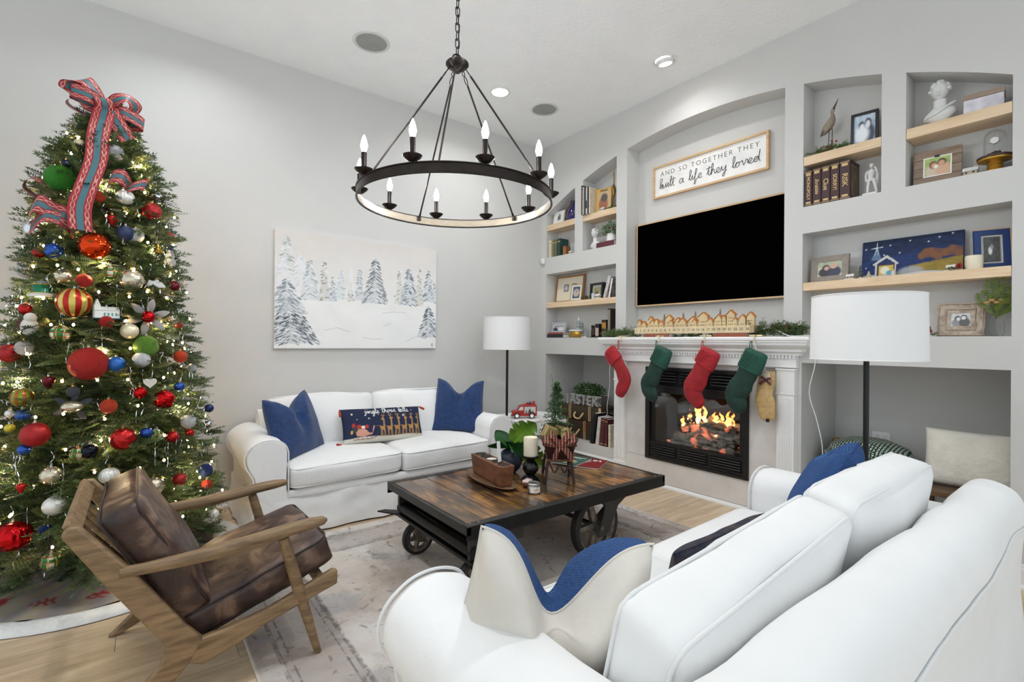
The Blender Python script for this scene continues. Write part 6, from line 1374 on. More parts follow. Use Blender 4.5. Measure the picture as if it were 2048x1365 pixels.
def floor_lamp(label, x, y):
    t = thing('floor_lamp', label, 'floor lamp', (x, y, 0), 0, 'matching black floor lamps')
    MB().lathe([(.0001, 0), (.13, 0), (.13, .014), (.122, .02), (.02, .024), (.0001, .024)], 36).obj('base', M_pole, t)
    MB().cyl((0, 0, .02), (0, 0, 1.42), .0125, n=16).obj('pole', M_pole, t)
    sh = MB().lathe([(.242, 1.255), (.236, 1.575), (.233, 1.575), (.239, 1.255), (.242, 1.255)], 64, cap=False).obj('lamp_shade', M_shade, t)
    for zz, rr in ((1.257, .2415), (1.573, .2365)): MB().tube([(rr*math.cos(2*PI*k/64), rr*math.sin(2*PI*k/64), zz) for k in range(64)], .0028, 5, closed=True).obj('shade_rim', mat('shade tape', (236, 235, 231), .8), sh)
    for k in range(3): a = 2*PI*k/3; MB().tube([(0, 0, 1.56), (.234*math.cos(a), .234*math.sin(a), 1.568)], .0022, 5).obj('spider_arm', M_pole, t)
    MB().lathe([(.0001, 1.42), (.02, 1.42), (.02, 1.47), (.012, 1.48), (.0001, 1.48)], 14).obj('socket', M_pole, t)
    MB().lathe([(.0001, 1.48), (.014, 1.485), (.03, 1.52), (.022, 1.548), (.0001, 1.555)], 16).obj('bulb', mat('frosted bulb', (240, 240, 236), .5), t)
    MB().lathe([(.0001, 1.555), (.006, 1.556), (.006, 1.575), (.009, 1.585), (.0001, 1.592)], 12).obj('finial', M_pole, t)
floor_lamp('black floor lamp with white drum shade in the far corner', 2.942, 3.925)
floor_lamp('black floor lamp with big white drum shade behind the near sofa', 2.885, .862)

# ================================================================== side table, van, ottoman
t = thing('side_table', 'small round white-topped side table on a black pole', 'side table', (2.952, 3.672, 0))
MB().lathe([(.0001, .578), (.17, .578), (.178, .584), (.178, .594), (.172, .600), (.0001, .600)], 48).obj('table_top', mat('white marble', (232, 230, 228), .25, var=.03), t)
MB().cyl((0, 0, .02), (0, 0, .58), .0125, n=14).obj('pole', M_pole, t)
MB().lathe([(.0001, 0), (.105, 0), (.105, .012), (.095, .018), (.0001, .02)], 36).obj('base', M_pole, t)
v = thing('toy_van', 'red toy van lantern with a christmas scene on the side table', 'toy van', (2.957, 3.667, .6005), rd(-32)); v.scale = (1.12,) * 3
M_van = mat('van red', (158, 40, 34), .35, var=.06)
body = [(-.105, .02), (-.108, .052), (-.10, .062), (-.062, .068), (-.042, .105), (-.03, .112), (.10, .112), (.106, .105), (.106, .02)]
MB().prism(body, -.042, .042).obj('body', M_van, v, smooth=0, bevel=.004, fix=True)
MB().box(-.002, -.0435, .045, .094, .0435, .100).obj('side_window', mat('snow scene', (196, 196, 190), .2), v, smooth=0)
MB().prism([(-.055, .070), (-.036, .100), (-.012, .100), (-.012, .070)], -.0432, .0432).obj('cab_window', mat('cab glass', (206, 206, 204), .2), v, smooth=0, fix=True)
MB().lathe([(.016, 0), (.012, .012), (.013, .012), (.008, .024), (.009, .024), (.0001, .042)], 10, (.044, -.042, .047)).obj('scene_tree', mat('scene green', (28, 62, 40), .6), v)
for x, c in ((.014, (60, 60, 70)), (.07, (150, 40, 40))): MB().lathe([(.0001, 0), (.006, 0), (.005, .012), (.003, .014), (.0045, .018), (.0001, .023)], 8, (x, -.043, .047)).obj('scene_figure', mat('scene figure %d' % c[0], c, .6), v)
for x in (-.066, .062):
    MB().lathe([(.026, -.046), (.030, -.046), (.030, -.036), (.026, -.036)], 20, cap=False).xf(Matrix.Translation((x, 0, .024)) @ Matrix.Rotation(-PI/2, 4, 'X') @ Matrix.Rotation(0, 4, 'X')).obj('fender', M_van, v) if False else None
    for s in (-1, 1):
        w_ = MB().cyl((x, s*.036, .0235), (x, s*.0475, .0235), .0235, n=24).obj('wheel', M_rub, v)
        MB().cyl((x, s*.047, .0235), (x, s*.0492, .0235), .0155, n=20).obj('hubcap', mat('white hubcap', (230, 230, 228), .35), w_)
    MB().tube([(x + .030*math.cos(a*PI/10), -.0435, .0235 + .030*math.sin(a*PI/10)) for a in range(11)], .005, 6).obj('fender', M_van, v)
MB().box(.0, -.03, .112, .10, .03, .119).obj('roof_rack', M_van, v, smooth=0)
for x, y, w_, h_, c in ((.03, 0, .022, .014, (150, 44, 40)), (.055, .004, .018, .018, (60, 60, 90)), (.082, -.002, .020, .026, (170, 56, 44)), (.045, -.01, .012, .010, (190, 150, 90))): MB().box(x - w_/2, y - .012, .119, x + w_/2, y + .012, .119 + h_).obj('roof_parcel', mat('parcel %d' % c[2], c, .5), v, smooth=0, bevel=.002)
MB().box(-.112, -.04, .012, -.10, .04, .022).obj('bumper', mat('van chrome', (190, 188, 184), .25, metal=.9), v, smooth=0)
for s in (-1, 1): MB().ball((-.107, s*.028, .042), .007, 10, 6).obj('headlight', mat('van chrome', (190, 188, 184), .25, metal=.9), v)

t = thing('ottoman', 'white slipcovered ottoman in the corner behind the side table', 'ottoman', (3.395, 4.12, 0))
def osk(u, v_):
    hx_, hy_ = .29, .285; per = 4*(hx_ + hy_); s = u*per; z = .36*(1 - v_) + .012*v_; out = .012*v_ + .008*noise.noise(Vector((s*7, v_*3, 0)))
    if s < 2*hx_: x, y = -hx_ + s, -hy_ - out
    elif s < 2*hx_ + 2*hy_: x, y = hx_ + out, -hy_ + s - 2*hx_
    elif s < 4*hx_ + 2*hy_: x, y = hx_ - (s - 2*hx_ - 2*hy_), hy_ + out
    else: x, y = -hx_ - out, hy_ - (s - 4*hx_ - 2*hy_)
    return (x, y, z)
MB().grid(90, 8, osk).obj('skirt', M_slip, t, smooth=180)
MB().box(-.28, -.275, .05, .28, .275, .355).obj('frame', M_slip, t, smooth=0)
cushion('cushion', t, (0, 0, .445), (0, 0, 0), (.60, .59, .175), .05, (0, 0, .03), 4)
# ================================================================== snowy painting
P = Pic(420, 280, (232, 231, 227), 1.5); P.grad((236, 236, 233), (216, 211, 206), .45, .95); P.put((.40 + .03*np.sin(P.u*7) - P.v)*60, (238, 238, 236))
P.noise(.05, 3, 10)
rgp = random.Random(4)
def ptree(cx, base, h, w_, dark, dens=1., light=(236, 238, 240)):
    P.poly([(cx - w_/2, base), (cx - w_*.3, base + h*.4), (cx - w_*.12, base + h*.8), (cx, base + h), (cx + w_*.12, base + h*.8), (cx + w_*.3, base + h*.4), (cx + w_/2, base)], tuple((a + 3*b)/4 for a, b in zip(dark, light)), .75)
    n = int(70*dens*max(.6, h/.35)*max(.7, w_/.11))
    for i in range(n):
        u = rgp.random(); y = base + h*u*.97; x = cx + w_*.46*(1 - u)**.85*rgp.uniform(-1, 1); l = min(w_*rgp.uniform(.08, .16), rgp.uniform(.012, .02)); sg = 1 if x > cx else -1
        P.line([(x, y), (x + sg*l, y - l*.9)], .0045 if rgp.random() < .6 else .0032, dark if rgp.random() < .62 else light, .8)
for cx, b_, h, w_, c, d in ((.06, .66, .30, .10, (150, 162, 158), 1), (.04, .48, .30, .16, (210, 214, 216), .6), (.13, .52, .30, .12, (200, 206, 208), .6), (.185, .42, .36, .12, (150, 164, 170), 1), (.265, .42, .35, .075, (132, 124, 104), 1.2), (.315, .42, .22, .05, (120, 134, 154), 1), (.36, .44, .28, .075, (160, 180, 186), .8), (.42, .43, .18, .045, (120, 112, 90), 1), (.425, .5, .24, .05, (222, 224, 222), .4), (.475, .44, .30, .07, (126, 140, 148), 1), (.575, .42, .44, .17, (92, 100, 106), 1.8), (.735, .43, .36, .07, (150, 146, 124), 1), (.80, .42, .37, .14, (84, 104, 118), 1.5), (.875, .42, .38, .065, (140, 132, 108), 1), (.94, .47, .32, .095, (84, 106, 124), 1.4), (.985, .46, .2, .06, (110, 128, 136), 1), (.08, .04, .40, .34, (66, 80, 92), 2.6), (.06, .30, .30, .24, (120, 134, 146), 1.4), (.945, .11, .32, .17, (72, 88, 102), 1.9)): ptree(cx, b_, h, w_, c, d)
for pts in ([(.27, .16), (.34, .185), (.42, .15)], [(.5, .10), (.56, .085), (.62, .09)], [(.63, .21), (.68, .24)], [(.62, .33), (.70, .35), (.78, .345)], [(.79, .07), (.84, .11), (.9, .12)]): P.line(pts, .004, (204, 204, 200), .7)
P.line([(.965, .035), (.975, .02), (.972, .05)], .003, (90, 90, 92))
t = thing('canvas_painting', 'wide unframed canvas painting of snowy pines on the wall above the sofa', 'painting', (1.655, YW - .001, 1.26))
pw, ph = 1.515, 1.003
MB().box(-pw/2, -.034, 0, pw/2, 0, ph).obj('stretcher', mat('canvas edge', (222, 221, 217), .85), t, smooth=0)
P.sheet('painted_face', pw - .002, ph - .002, t, (0, -.0348, .001), m=printmat('paint print', .7, .5))
# motion sensor
t = thing('motion_sensor', 'small white motion sensor in the wall corner beside the arched shelves', 'sensor', (XW - .002, YW - .045, 2.268), VR)
MB().rbox((0, -.018, .032), (.052, .036, .068), .008, 5).obj('housing', M_trim, t); MB().rbox((0, -.037, .022), (.036, .006, .03), .0025, 4).obj('lens', mat('sensor lens', (214, 214, 210), .4), t)

# ================================================================== shelf things
XS = XW + .075
def W3(y, z, x=XS): return (x, y, z)
def frame_thing(label, y, z, w_, h, brd, mfr, pic, x=XS, dep=.02, mw_=0., mcol=(240, 238, 232), lean=-6, turn=0, name='photo_frame', cat='photo frame', grp=None, pw_=None, inner=None):
    t = thing(name, label, cat, (x, y, z), 0, grp, rot3(VR + rd(turn), rd(lean), 0))
    f = MB().prism([(-w_/2, 0), (w_/2, 0), (w_/2 - brd, brd), (-w_/2 + brd, brd)], -dep/2, dep/2).prism([(-w_/2, h), (w_/2, h), (w_/2 - brd, h - brd), (-w_/2 + brd, h - brd)], -dep/2, dep/2).prism([(-w_/2, 0), (-w_/2, h), (-w_/2 + brd, h - brd), (-w_/2 + brd, brd)], -dep/2, dep/2).prism([(w_/2, 0), (w_/2, h), (w_/2 - brd, h - brd), (w_/2 - brd, brd)], -dep/2, dep/2)
    f.obj('frame', mfr, t, smooth=0, fix=True)
    MB().box(-w_/2 + brd*.6, 0, brd*.6, w_/2 - brd*.6, dep*.4, h - brd*.6).obj('backing', mat('mat board %d' % mcol[2], mcol, .8), t, smooth=0)
    if pic:
        a, b_ = w_ - 2*brd - 2*mw_, h - 2*brd - 2*mw_
        if inner: MB().box(-a/2 - inner, -dep*.2, brd + mw_ - inner, a/2 + inner, 0, h - brd - mw_ + inner).obj('inner_fillet', mfr, t, smooth=0)
        pic.sheet('photo', a, b_, t, (0, -dep*.25, brd + mw_), m=printmat('photo print', .35))
    return t
def couple(bg1, bg2, hair1, hair2, skin, c1, c2, g=30):
    p = Pic(g, g, bg1); p.grad(bg1, bg2); p.noise(.5, 5, 6); p.ell(.32, .25, .26, .34, c1, .3); p.ell(.70, .28, .28, .36, c2, .3); p.ell(.36, .58, .15, .2, hair1, .3); p.ell(.38, .54, .1, .14, skin, .35); p.ell(.66, .68, .15, .18, hair2, .3); p.ell(.65, .63, .11, .14, skin, .35); return p
def book(label, loc, rz, th, h, d, c, name='book', flat=False, grp=None, rot=None, bands=None, spine=None, bare=False):
    """upright book: spine faces the room (-y); flat: lying, spine to the room"""
    t = thing(name, label, 'book', loc, 0, grp, rot or rot3(rz, 0, 0))
    mc = mat('book cloth %d %d %d' % c, c, .6, var=.12, vs=30); k = .0025
    if flat:
        MB().box(-th/2, -d/2, 0, th/2, d/2, k).box(-th/2, -d/2, h - k, th/2, d/2, h).box(-th/2, -d/2 - .001, 0, th/2, -d/2 + k, h).obj('cover', mc, t, smooth=0)
        MB().box(-th/2 + .004, -d/2 + k, k, th/2 - .004, d/2 - .004, h - k).obj('pages', mat('page paper', (232, 230, 226), .7), t, smooth=0)
    else:
        cv = MB().box(-th/2, -d/2, 0, -th/2 + k, d/2, h).box(th/2 - k, -d/2, 0, th/2, d/2, h).box(-th/2, -d/2 - .001, 0, th/2, -d/2 + k, h).obj('cover', mc, t, smooth=0)
        MB().box(-th/2 + k, -d/2 + k, .004, th/2 - k, d/2 - .004, h - .004).obj('pages', mat('page paper', (232, 230, 226), .7), t, smooth=0)
        if bands:
            for z0, z1, cc in bands: MB().box(-th/2*.92, -d/2 - .0016, z0*h, th/2*.92, -d/2 - .0008, z1*h).obj('spine_band', mat('spine ink %d %d' % (cc[0], cc[2]), cc, .5), t, smooth=0)
    return t
M_sage = mat('sage leaf', (92, 116, 84), .55, c2=(128, 148, 112), vs=30); M_box = mat('boxwood leaf', (38, 72, 28), .5, c2=(66, 104, 40), vs=50); M_cedar = mat('cedar green', (70, 92, 48), .6, c2=(104, 120, 62), vs=40)
M_berry = mat('red berry', (140, 22, 28), .3)
def leaf_ball(parent, name, c, rad, n, ll, lw, m_, seed, sc=(1, 1, 1)):
    r2 = random.Random(seed); b = MB()
    for i in range(n):
        a = r2.uniform(0, 2*PI); zz = r2.uniform(-1, 1); q = math.sqrt(1 - zz*zz); d = Vector((q*math.cos(a)*sc[0], q*math.sin(a)*sc[1], zz*sc[2])); p = Vector(c) + d*rad*r2.uniform(.45, 1)
        dr = (d + Vector((r2.uniform(-.8, .8), r2.uniform(-.8, .8), r2.uniform(-.3, .9)))).normalized(); s_ = dr.cross(Vector((r2.uniform(-1, 1), r2.uniform(-1, 1), r2.uniform(-1, 1)))).normalized()
        b.add([p, p + dr*ll*.5 + s_*lw, p + dr*ll, p + dr*ll*.5 - s_*lw], [(0, 1, 2, 3)])
    o = b.obj(name, m_, parent, smooth=0); o['kind'] = 'stuff'; return o
def greens(label, loc, rz, segs, n, nl, m_, seed, berries=0, cones=0, name='evergreen_sprig', hgt=.05, dp=.05, bcol=None):
    """loose evergreen spray lying along local x from -segs to segs"""
    t = thing(name, label, 'greenery', loc, rz); r2 = random.Random(seed); b = MB()
    for i in range(n):
        x = r2.uniform(-segs, segs); e = 1 - (x/segs)**2*.6; p = Vector((x, r2.uniform(-dp*.4, dp*.4), r2.uniform(.006, hgt*.3))); d = Vector((r2.choice((-1, 1))*r2.uniform(.3, 1) + x/segs*.6, r2.uniform(-.6, .4), r2.uniform(.0, .9)*e)).normalized(); L_ = r2.uniform(.6, 1.1)*nl*3
        q = p + d*L_; q.z = max(.008, q.z); q.y = max(-dp, min(dp, q.y)); needles(b, p, q, nl, 16, seed*100 + i, .0024)
    b.obj('foliage', m_, t, smooth=0)['kind'] = 'stuff'
    for i in range(berries): MB().ball((r2.uniform(-segs*.6, segs*.6), r2.uniform(-dp*.7, 0), r2.uniform(.012, hgt)), .0075, 10, 7).obj('berry', bcol or M_berry, t)
    for i in range(cones): x = r2.uniform(-segs*.7, segs*.7); MB().ball((x, -dp*.3, hgt*.32), .021, 12, 9, (1, 1, 1.15)).obj('pine_cone', mat('pine cone', (84, 58, 38), .8, bump=.9, bs=140), t)
    return t
M_vil = mat('village snow', (228, 228, 224), .5); M_vilw = mat('village wall', (186, 170, 146), .6)
def cottage(label, loc, s, rz=0, wall=None):
    t = thing('village_house', label, 'miniature house', loc, VR + rz, 'little snowy village houses'); D_ = Matrix.Diagonal((s, s, s, 1))
    MB().rbox((0, 0, .10), (2.0, 1.1, .2), .08, 5, fn=lambda q, p: q + noise.noise_vector(q*3)*.05).xf(D_).obj('snow_base', M_vil, t)
    MB().box(-.6, -.35, .15, .6, .35, .7).xf(D_).obj('walls', wall or M_vilw, t, smooth=0)
    MB().prism([(-.52, .62), (.52, .62), (0, 1.15)], -.72, .72, 'x').xf(D_).obj('roof', M_vil, t, smooth=0, bevel=s*.05, fix=True)
    for x in (-.35, .3): MB().box(x - .09, -.37, .35, x + .09, -.34, .58).xf(D_).obj('window', mat('village window', (60, 52, 44), .3), t, smooth=0)
    MB().box(.25, .05, .9, .42, .2, 1.3).xf(D_).obj('chimney', wall or M_vilw, t, smooth=0)
    return t
M_plas = mat('white plaster', (222, 222, 220), .6, bump=.15, bs=90)
def bust(label, loc, h, rz, drape=True, name='plaster_bust'):
    """classical bust: socle, draped shoulders, neck, face and curled hair; faces -y"""
    t = thing(name, label, 'bust', loc, rz); k = h
    pts = [(0, .01, .0), (0, .005, .08), (0, 0, .18), (0, -.005, .29), (0, -.01, .39), (0, -.012, .47), (0, -.008, .56)]
    rx = [.12, .14, .24, .22, .125, .115, .12]; b = MB(); n = 20
    for (x, y, z), r in zip(pts, rx):
        for j in range(n): a = 2*PI*j/n; sk = 1.25 if .15 < z < .35 else 1.; b.v.append(((x + r*sk*math.cos(a))*k, (y + r*.62*math.sin(a))*k, (z + (.05*math.cos(a) if .15 < z < .35 else 0))*k))
    b.f = [(i*n+j, i*n+(j+1) % n, (i+1)*n+(j+1) % n, (i+1)*n+j) for i in range(len(pts)-1) for j in range(n)] + [tuple(range(n))[::-1]]
    b.obj('torso', M_plas, t, smooth=70)
    HM = Matrix.Translation((0, -.01*k, .60*k)) @ Matrix.Diagonal((1.38, 1.3, 1.28, 1)) @ Matrix.Translation((0, .01*k, -.66*k))
    hd = MB(); nn, mm = 22, 16
    for i in range(mm + 1):
        th = PI*i/mm; z = -math.cos(th)
        for j in range(nn):
            a = 2*PI*j/nn; r = math.sin(th); x = .115*r*math.cos(a)*(1 - .12*max(0, -z)); y = .135*r*math.sin(a); zz = .17*z
            if math.sin(a) < -.2: y *= 1 - .12*max(0, -z)
            hd.v.append((x*k, (y - .02)*k, (zz + .78)*k))
    hd.f = [(i*nn+j, i*nn+(j+1) % nn, (i+1)*nn+(j+1) % nn, (i+1)*nn+j) for i in range(mm) for j in range(nn)]
    hd.xf(HM).obj('head', M_plas, t, smooth=180)
    fc = MB().prism([(-.016, .72), (.016, .72), (.008, .83), (-.008, .83)], -.178, -.14).xf(HM @ Matrix.Diagonal((k, k, k, 1))); fc.obj('nose', M_plas, t, smooth=0, bevel=.004*k/.2, fix=True)
    for s in (-1, 1): MB().ball((s*.045*k, -.135*k, .80*k), .022*k, 8, 6, (1, .5, .6)).xf(HM).obj('eye', M_plas, t); MB().ball((s*.118*k, -.01*k, .78*k), .03*k, 8, 6, (.4, .8, 1.2)).xf(HM).obj('ear', M_plas, t)
    MB().ball((0, -.142*k, .685*k), .032*k, 10, 6, (1, .5, .35)).xf(HM).obj('mouth', M_plas, t)
    r2 = random.Random(int(h*1000)); cu = MB()
    for i in range(70):
        a = r2.uniform(0, 2*PI); e = r2.uniform(.05, 1.0); z = .78 + .17*e; r = math.sqrt(max(0, 1 - e*e))
        if math.sin(a) < -.35 and e < .55: continue
        cu.ball((.122*r*math.cos(a)*k, (-.02 + .142*r*math.sin(a))*k, z*k), .032*k, 7, 5)
    cu.xf(HM).obj('curled_hair', M_plas, t, smooth=180)['kind'] = 'stuff'
    if drape:
        for j in range(5): MB().tube(smoothpath([((-.27 + .02*j)*k, (-.10 - .012*j)*k, (.16 + .01*j)*k), ((-.05 + .02*j)*k, (-.165)*k, (.22 + .018*j)*k), ((.18 + .02*j)*k, -.12*k, (.36 + .012*j)*k), ((.27)*k, -.02*k, (.40)*k)], 5), .018*k, 6).obj('drape_fold', M_plas, t)
    return t

# ---- upper left pair of niches
p = Pic(24, 24, (236, 236, 234)); p.rect(.34, .3, .68, .72, (150, 150, 150)); p.ell(.5, .5, .1, .12, (70, 70, 70), .5); p.rect(.46, .72, .56, .86, (30, 30, 30)); p.noise(.05, 2)
frame_thing('small white board with a clipped grey photo on the short shelf', 4.262, 2.722, .175, .165, .006, mat('white board', (232, 232, 230), .6), p, lean=-10)
t = thing('woven_jug', 'blue glass jug wrapped in brown woven rope on the short shelf', 'jug', (XS + .02, 4.035, 2.722), VR)
MB().lathe([(.0001, 0), (.045, 0), (.075, .05), (.078, .10), (.055, .16), (.03, .19), (.028, .225), (.034, .23), (.0001, .228)], 24).obj('glass', mat('cobalt glass', (34, 36, 110), .12, coat=.5), t)
for k in range(7): a = k*PI/3.5; MB().tube(smoothpath([(.078*math.cos(a), .078*math.sin(a), .05), (.084*math.cos(a + .4), .084*math.sin(a + .4), .11), (.045*math.cos(a + .8), .045*math.sin(a + .8), .18), (.034*math.cos(a + 1), .034*math.sin(a + 1), .22)], 4), .007, 6).obj('rope', mat('brown rope', (112, 88, 62), .8, bump=.5, bs=200), t)
MB().tube(smoothpath([(-.05, 0, .20), (-.10, 0, .17), (-.105, 0, .10), (-.08, 0, .05)], 5), .008, 6).obj('handle', mat('brown rope', (112, 88, 62), .8), t)
for y, th, h, d, c, lab in ((4.345, .055, .205, .13, (206, 196, 172), 'cream book at the wall end of the lower left niche row'), (4.295, .028, .205, .13, (124, 128, 92), 'thin olive green book beside the cream one'), (4.250, .042, .20, .13, (112, 100, 76), 'drab brown book between green volumes'), (4.195, .05, .205, .13, (30, 66, 66), 'dark teal book showing its cover in the left niche')): book(lab, W3(y, 2.336, XS + .012), VR, th, h, d, c, grp='books in the upper left niche', bands=[(.8, .86, (190, 170, 120))])
book('small tan book leaning on the teal one', W3(4.118, 2.336, XS + .0), VR + rd(12), .045, .105, .085, (146, 92, 46), grp='books in the upper left niche')
cottage('white village cottage in front of the tan book', W3(4.02, 2.3355, XS - .03), .036)
for i, (y, th, h, c) in enumerate(((3.772, .012, .32, (74, 44, 34)), (3.755, .016, .30, (206, 198, 184)), (3.734, .020, .295, (70, 78, 92)), (3.712, .015, .29, (222, 218, 208)), (3.693, .014, .29, (60, 56, 54)), (3.674, .018, .285, (216, 206, 186)))):
    book(('tall dark brown book leaning out of its niche edge', 'tall pale book second in the leaning row', 'slate blue book third in the leaning row', 'white magazine fourth in the leaning row', 'charcoal book fifth in the leaning row', 'cream book beside the yellow-edged magazine')[i], W3(y, 2.7225, XS - .035 + .004*i), VR, th, h, .15, c, grp='leaning books by the bronze crane', bands=[(.2, .5, (60, 60, 66))] if i == 3 else None)
p = Pic(30, 40, (206, 156, 40)); p.rect(.07, .05, .93, .86, (186, 160, 120)); p.ell(.5, .36, .3, .34, (150, 84, 40), .2); p.ell(.55, .62, .22, .18, (60, 40, 30), .3); p.rect(.25, .90, .75, .95, (90, 70, 30))
frame_thing('yellow-bordered magazine cover facing out beside the leaning books', 3.572, 2.7225, .185, .27, .004, mat('yellow edge', (206, 160, 44), .5), p, x=XS + .01, lean=-5, turn=14, dep=.012, name='magazine', cat='magazine')
cottage('white village cottage in front of the yellow magazine', W3(3.53, 2.722, XS - .045), .036)
t = thing('crane_statue', 'slender bronze crane statue with raised beak', 'statue', (XS + .01, 3.425, 2.722), VR)
M_bronze = mat('antique brass', (150, 118, 66), .35, metal=.85, var=.15)
MB().tube(smoothpath([(.0, 0, .14), (.0, 0, .20), (-.004, 0, .245), (.002, 0, .285), (.004, 0, .33), (0, 0, .37)], 5), [.004] + [.008 + .018*math.sin(PI*min(1, k/13)) if k < 14 else .006 for k in range(1, 25)] + [.004], 10).obj('body', M_bronze, t)
MB().tube([(0, 0, .365), (.001, -.004, .385), (.002, -.005, .432)], [.008, .006, .001], 8).obj('head', M_bronze, t)
for s in (-1, 1): MB().tube(smoothpath([(s*.006, 0, .17), (s*.012, .004, .09), (s*.016, 0, .006)], 4), .0035, 6).obj('leg', M_bronze, t)
MB().box(-.03, -.03, 0, .03, .03, .008).obj('foot_plate', M_bronze, t, smooth=0)
greens('little evergreen tuft with red dot at the bronze crane foot', W3(3.395, 2.722, XS - .045), VR, .045, 16, .016, M_cedar, 31, berries=1, hgt=.05, dp=.03)
bust('small white plaster bust with curls in the left niche', W3(3.665, 2.3355, XS - .005), .235, VR - rd(5), False)
book('maroon book lying flat under the white plant pot', W3(3.465, 2.3355, XS), VR, .24, .052, .15, (92, 40, 50), flat=True)
t = thing('potted_plant', 'sage green faux plant in a round white pot on the maroon book', 'plant', (XS, 3.44, 2.388), VR)
MB().lathe([(.0001, 0), (.042, 0), (.052, .01), (.054, .075), (.05, .085), (.045, .08), (.0001, .07)], 28).obj('pot', mat('white ceramic', (230, 228, 224), .35), t)
leaf_ball(t, 'leaves', (-.015, 0, .135), .10, 240, .034, .011, M_sage, 3, (1, .75, .75)); MB().ball((.01, -.05, .14), .012, 10, 8).obj('bud', mat('brown bud', (84, 40, 34), .6), t)

# ---- left middle niche
p = Pic(50, 30, (228, 218, 196)); p.rect(.27, .38, .46, .70, (130, 134, 140)); p.rect(.58, .38, .77, .70, (96, 98, 100)); p.ell(.36, .55, .05, .1, (210, 210, 212), .5); p.ell(.68, .52, .06, .1, (200, 200, 200), .5)
M_oakd = woodmat('honey oak frame', (140, 92, 48), (178, 126, 74), grain=(6, 6, 6), scale=2, rnd=.02)
frame_thing('wide honey oak frame with cream mat and two photos', 4.135, 1.801, .46, .315, .02, M_oakd, p, x=XS + .055, lean=-7, dep=.022)
p = Pic(30, 40, (226, 226, 222)); p.rect(.14, .12, .86, .88, (70, 78, 96)); p.ell(.5, .48, .26, .24, (206, 200, 190), .6); p.rect(.38, .34, .62, .56, (196, 156, 130)); p.rect(.42, .56, .58, .64, (120, 96, 80))
frame_thing('small gold frame with a dark blue house print', 3.955, 1.801, .16, .195, .010, mat('pale gold frame', (196, 166, 110), .4, metal=.5), p, x=XS - .01, lean=-10, turn=8)
p = Pic(30, 30, (150, 150, 110)); p.noise(.9, 3, 10); p.rect(0, 0, 1, .03, (240, 240, 236)); p.ell(.5, .3, .2, .2, (120, 80, 70), .5)
frame_thing('black shadowbox frame with a green photo', 3.655, 1.801, .20, .178, .022, mat('black frame', (24, 24, 26), .4), p, x=XS + .02, dep=.045, mw_=.022, mcol=(206, 206, 204), lean=-3, turn=-4)
greens('evergreen sprig with pine cone between the gold and black frames', W3(3.79, 1.801, XS - .03), VR, .06, 22, .018, M_cedar, 33, cones=1, berries=2, hgt=.06, dp=.035)
t = thing('votive_candle', 'short silver-white votive beside the black shadowbox', 'candle', (XS - .045, 3.652, 1.801)); MB().lathe([(.0001, 0), (.02, 0), (.023, .06), (.019, .058), (.0001, .045)], 18).obj('cup', mat('frosted silver', (206, 208, 212), .3, metal=.4), t); MB().cyl((0, 0, .045), (0, 0, .054), .001, n=5).obj('wick', mat('wick', (30, 26, 22), .8), t)
cottage('white village cottage in front of the black shadowbox', W3(3.585, 1.801, XS - .045), .045)
t = thing('leaning_book', 'marble-white book leaning against the niche end', 'book', (XS, 3.475, 1.801), 0, None, rot3(VR, 0, rd(18)))
MB().box(-.018, -.07, 0, .018, .07, .235).obj('cover', mat('marble paper', (214, 210, 206), .5, c2=(170, 164, 160), vs=14), t, smooth=0, bevel=.001); MB().box(.0182, -.065, .004, .0186, .065, .231).obj('cover_print', mat('dark spine print', (70, 60, 60), .6, c2=(196, 190, 186), vs=20), t, smooth=0)
t2 = thing('leaning_book', 'thin grey-printed book at the very end of the pine shelf', 'book', (XS + .005, 3.418, 1.801), 0, None, rot3(VR, 0, rd(12)))
MB().box(-.012, -.065, 0, .012, .065, .20).obj('cover', mat('grey print', (150, 140, 136), .5, c2=(90, 78, 76), vs=24), t2, smooth=0, bevel=.001); MB().box(-.010, -.0655, .003, .010, .06, .2005).obj('pages', mat('page paper', (232, 230, 226), .7), t2, smooth=0)
book('black book lying under the red one in the left niche', W3(4.225, 1.3855, XS), VR, .27, .040, .15, (36, 36, 40), flat=True, grp='flat books under the silver photo'); book('thin red book lying under the silver framed photo', W3(4.225, 1.426, XS), VR, .255, .020, .14, (150, 74, 62), flat=True, grp='flat books under the silver photo')
p = couple((150, 156, 164), (196, 200, 204), (60, 60, 64), (80, 80, 84), (206, 206, 208), (60, 66, 80), (226, 228, 232))
frame_thing('silver framed photo standing on two flat books', 4.235, 1.4465, .235, .115, .012, mat('silver frame', (206, 210, 220), .3, metal=.4), p, x=XS - .01, lean=-8, mw_=.008)
t = thing('gold_bowl', 'gold lion-mask bowl with snowy white rim', 'bowl', (XS - .01, 3.925, 1.3855), VR)
MB().lathe([(.0001, 0), (.06, 0), (.075, .012), (.085, .045), (.078, .072), (.0001, .072)], 28).obj('bowl', mat('bright gold', (206, 164, 76), .3, metal=.9, bump=.5, bs=60), t); MB().lathe([(.0001, .070), (.09, .070), (.094, .078), (.088, .086), (.0001, .09)], 28).obj('snow_rim', M_vil, t)
for s in (-1, 1): MB().tube(smoothpath([(s*.07, -.03, .045), (s*.095, -.03, .03), (s*.09, -.03, .008), (s*.075, -.03, .02)], 4), .007, 6).obj('scroll_foot', mat('bright gold', (206, 164, 76), .3), t)
t = thing('silver_church', 'silver snowy pagoda ornament standing on the gold bowl', 'figurine', (XS - .01, 3.905, 1.476), VR)
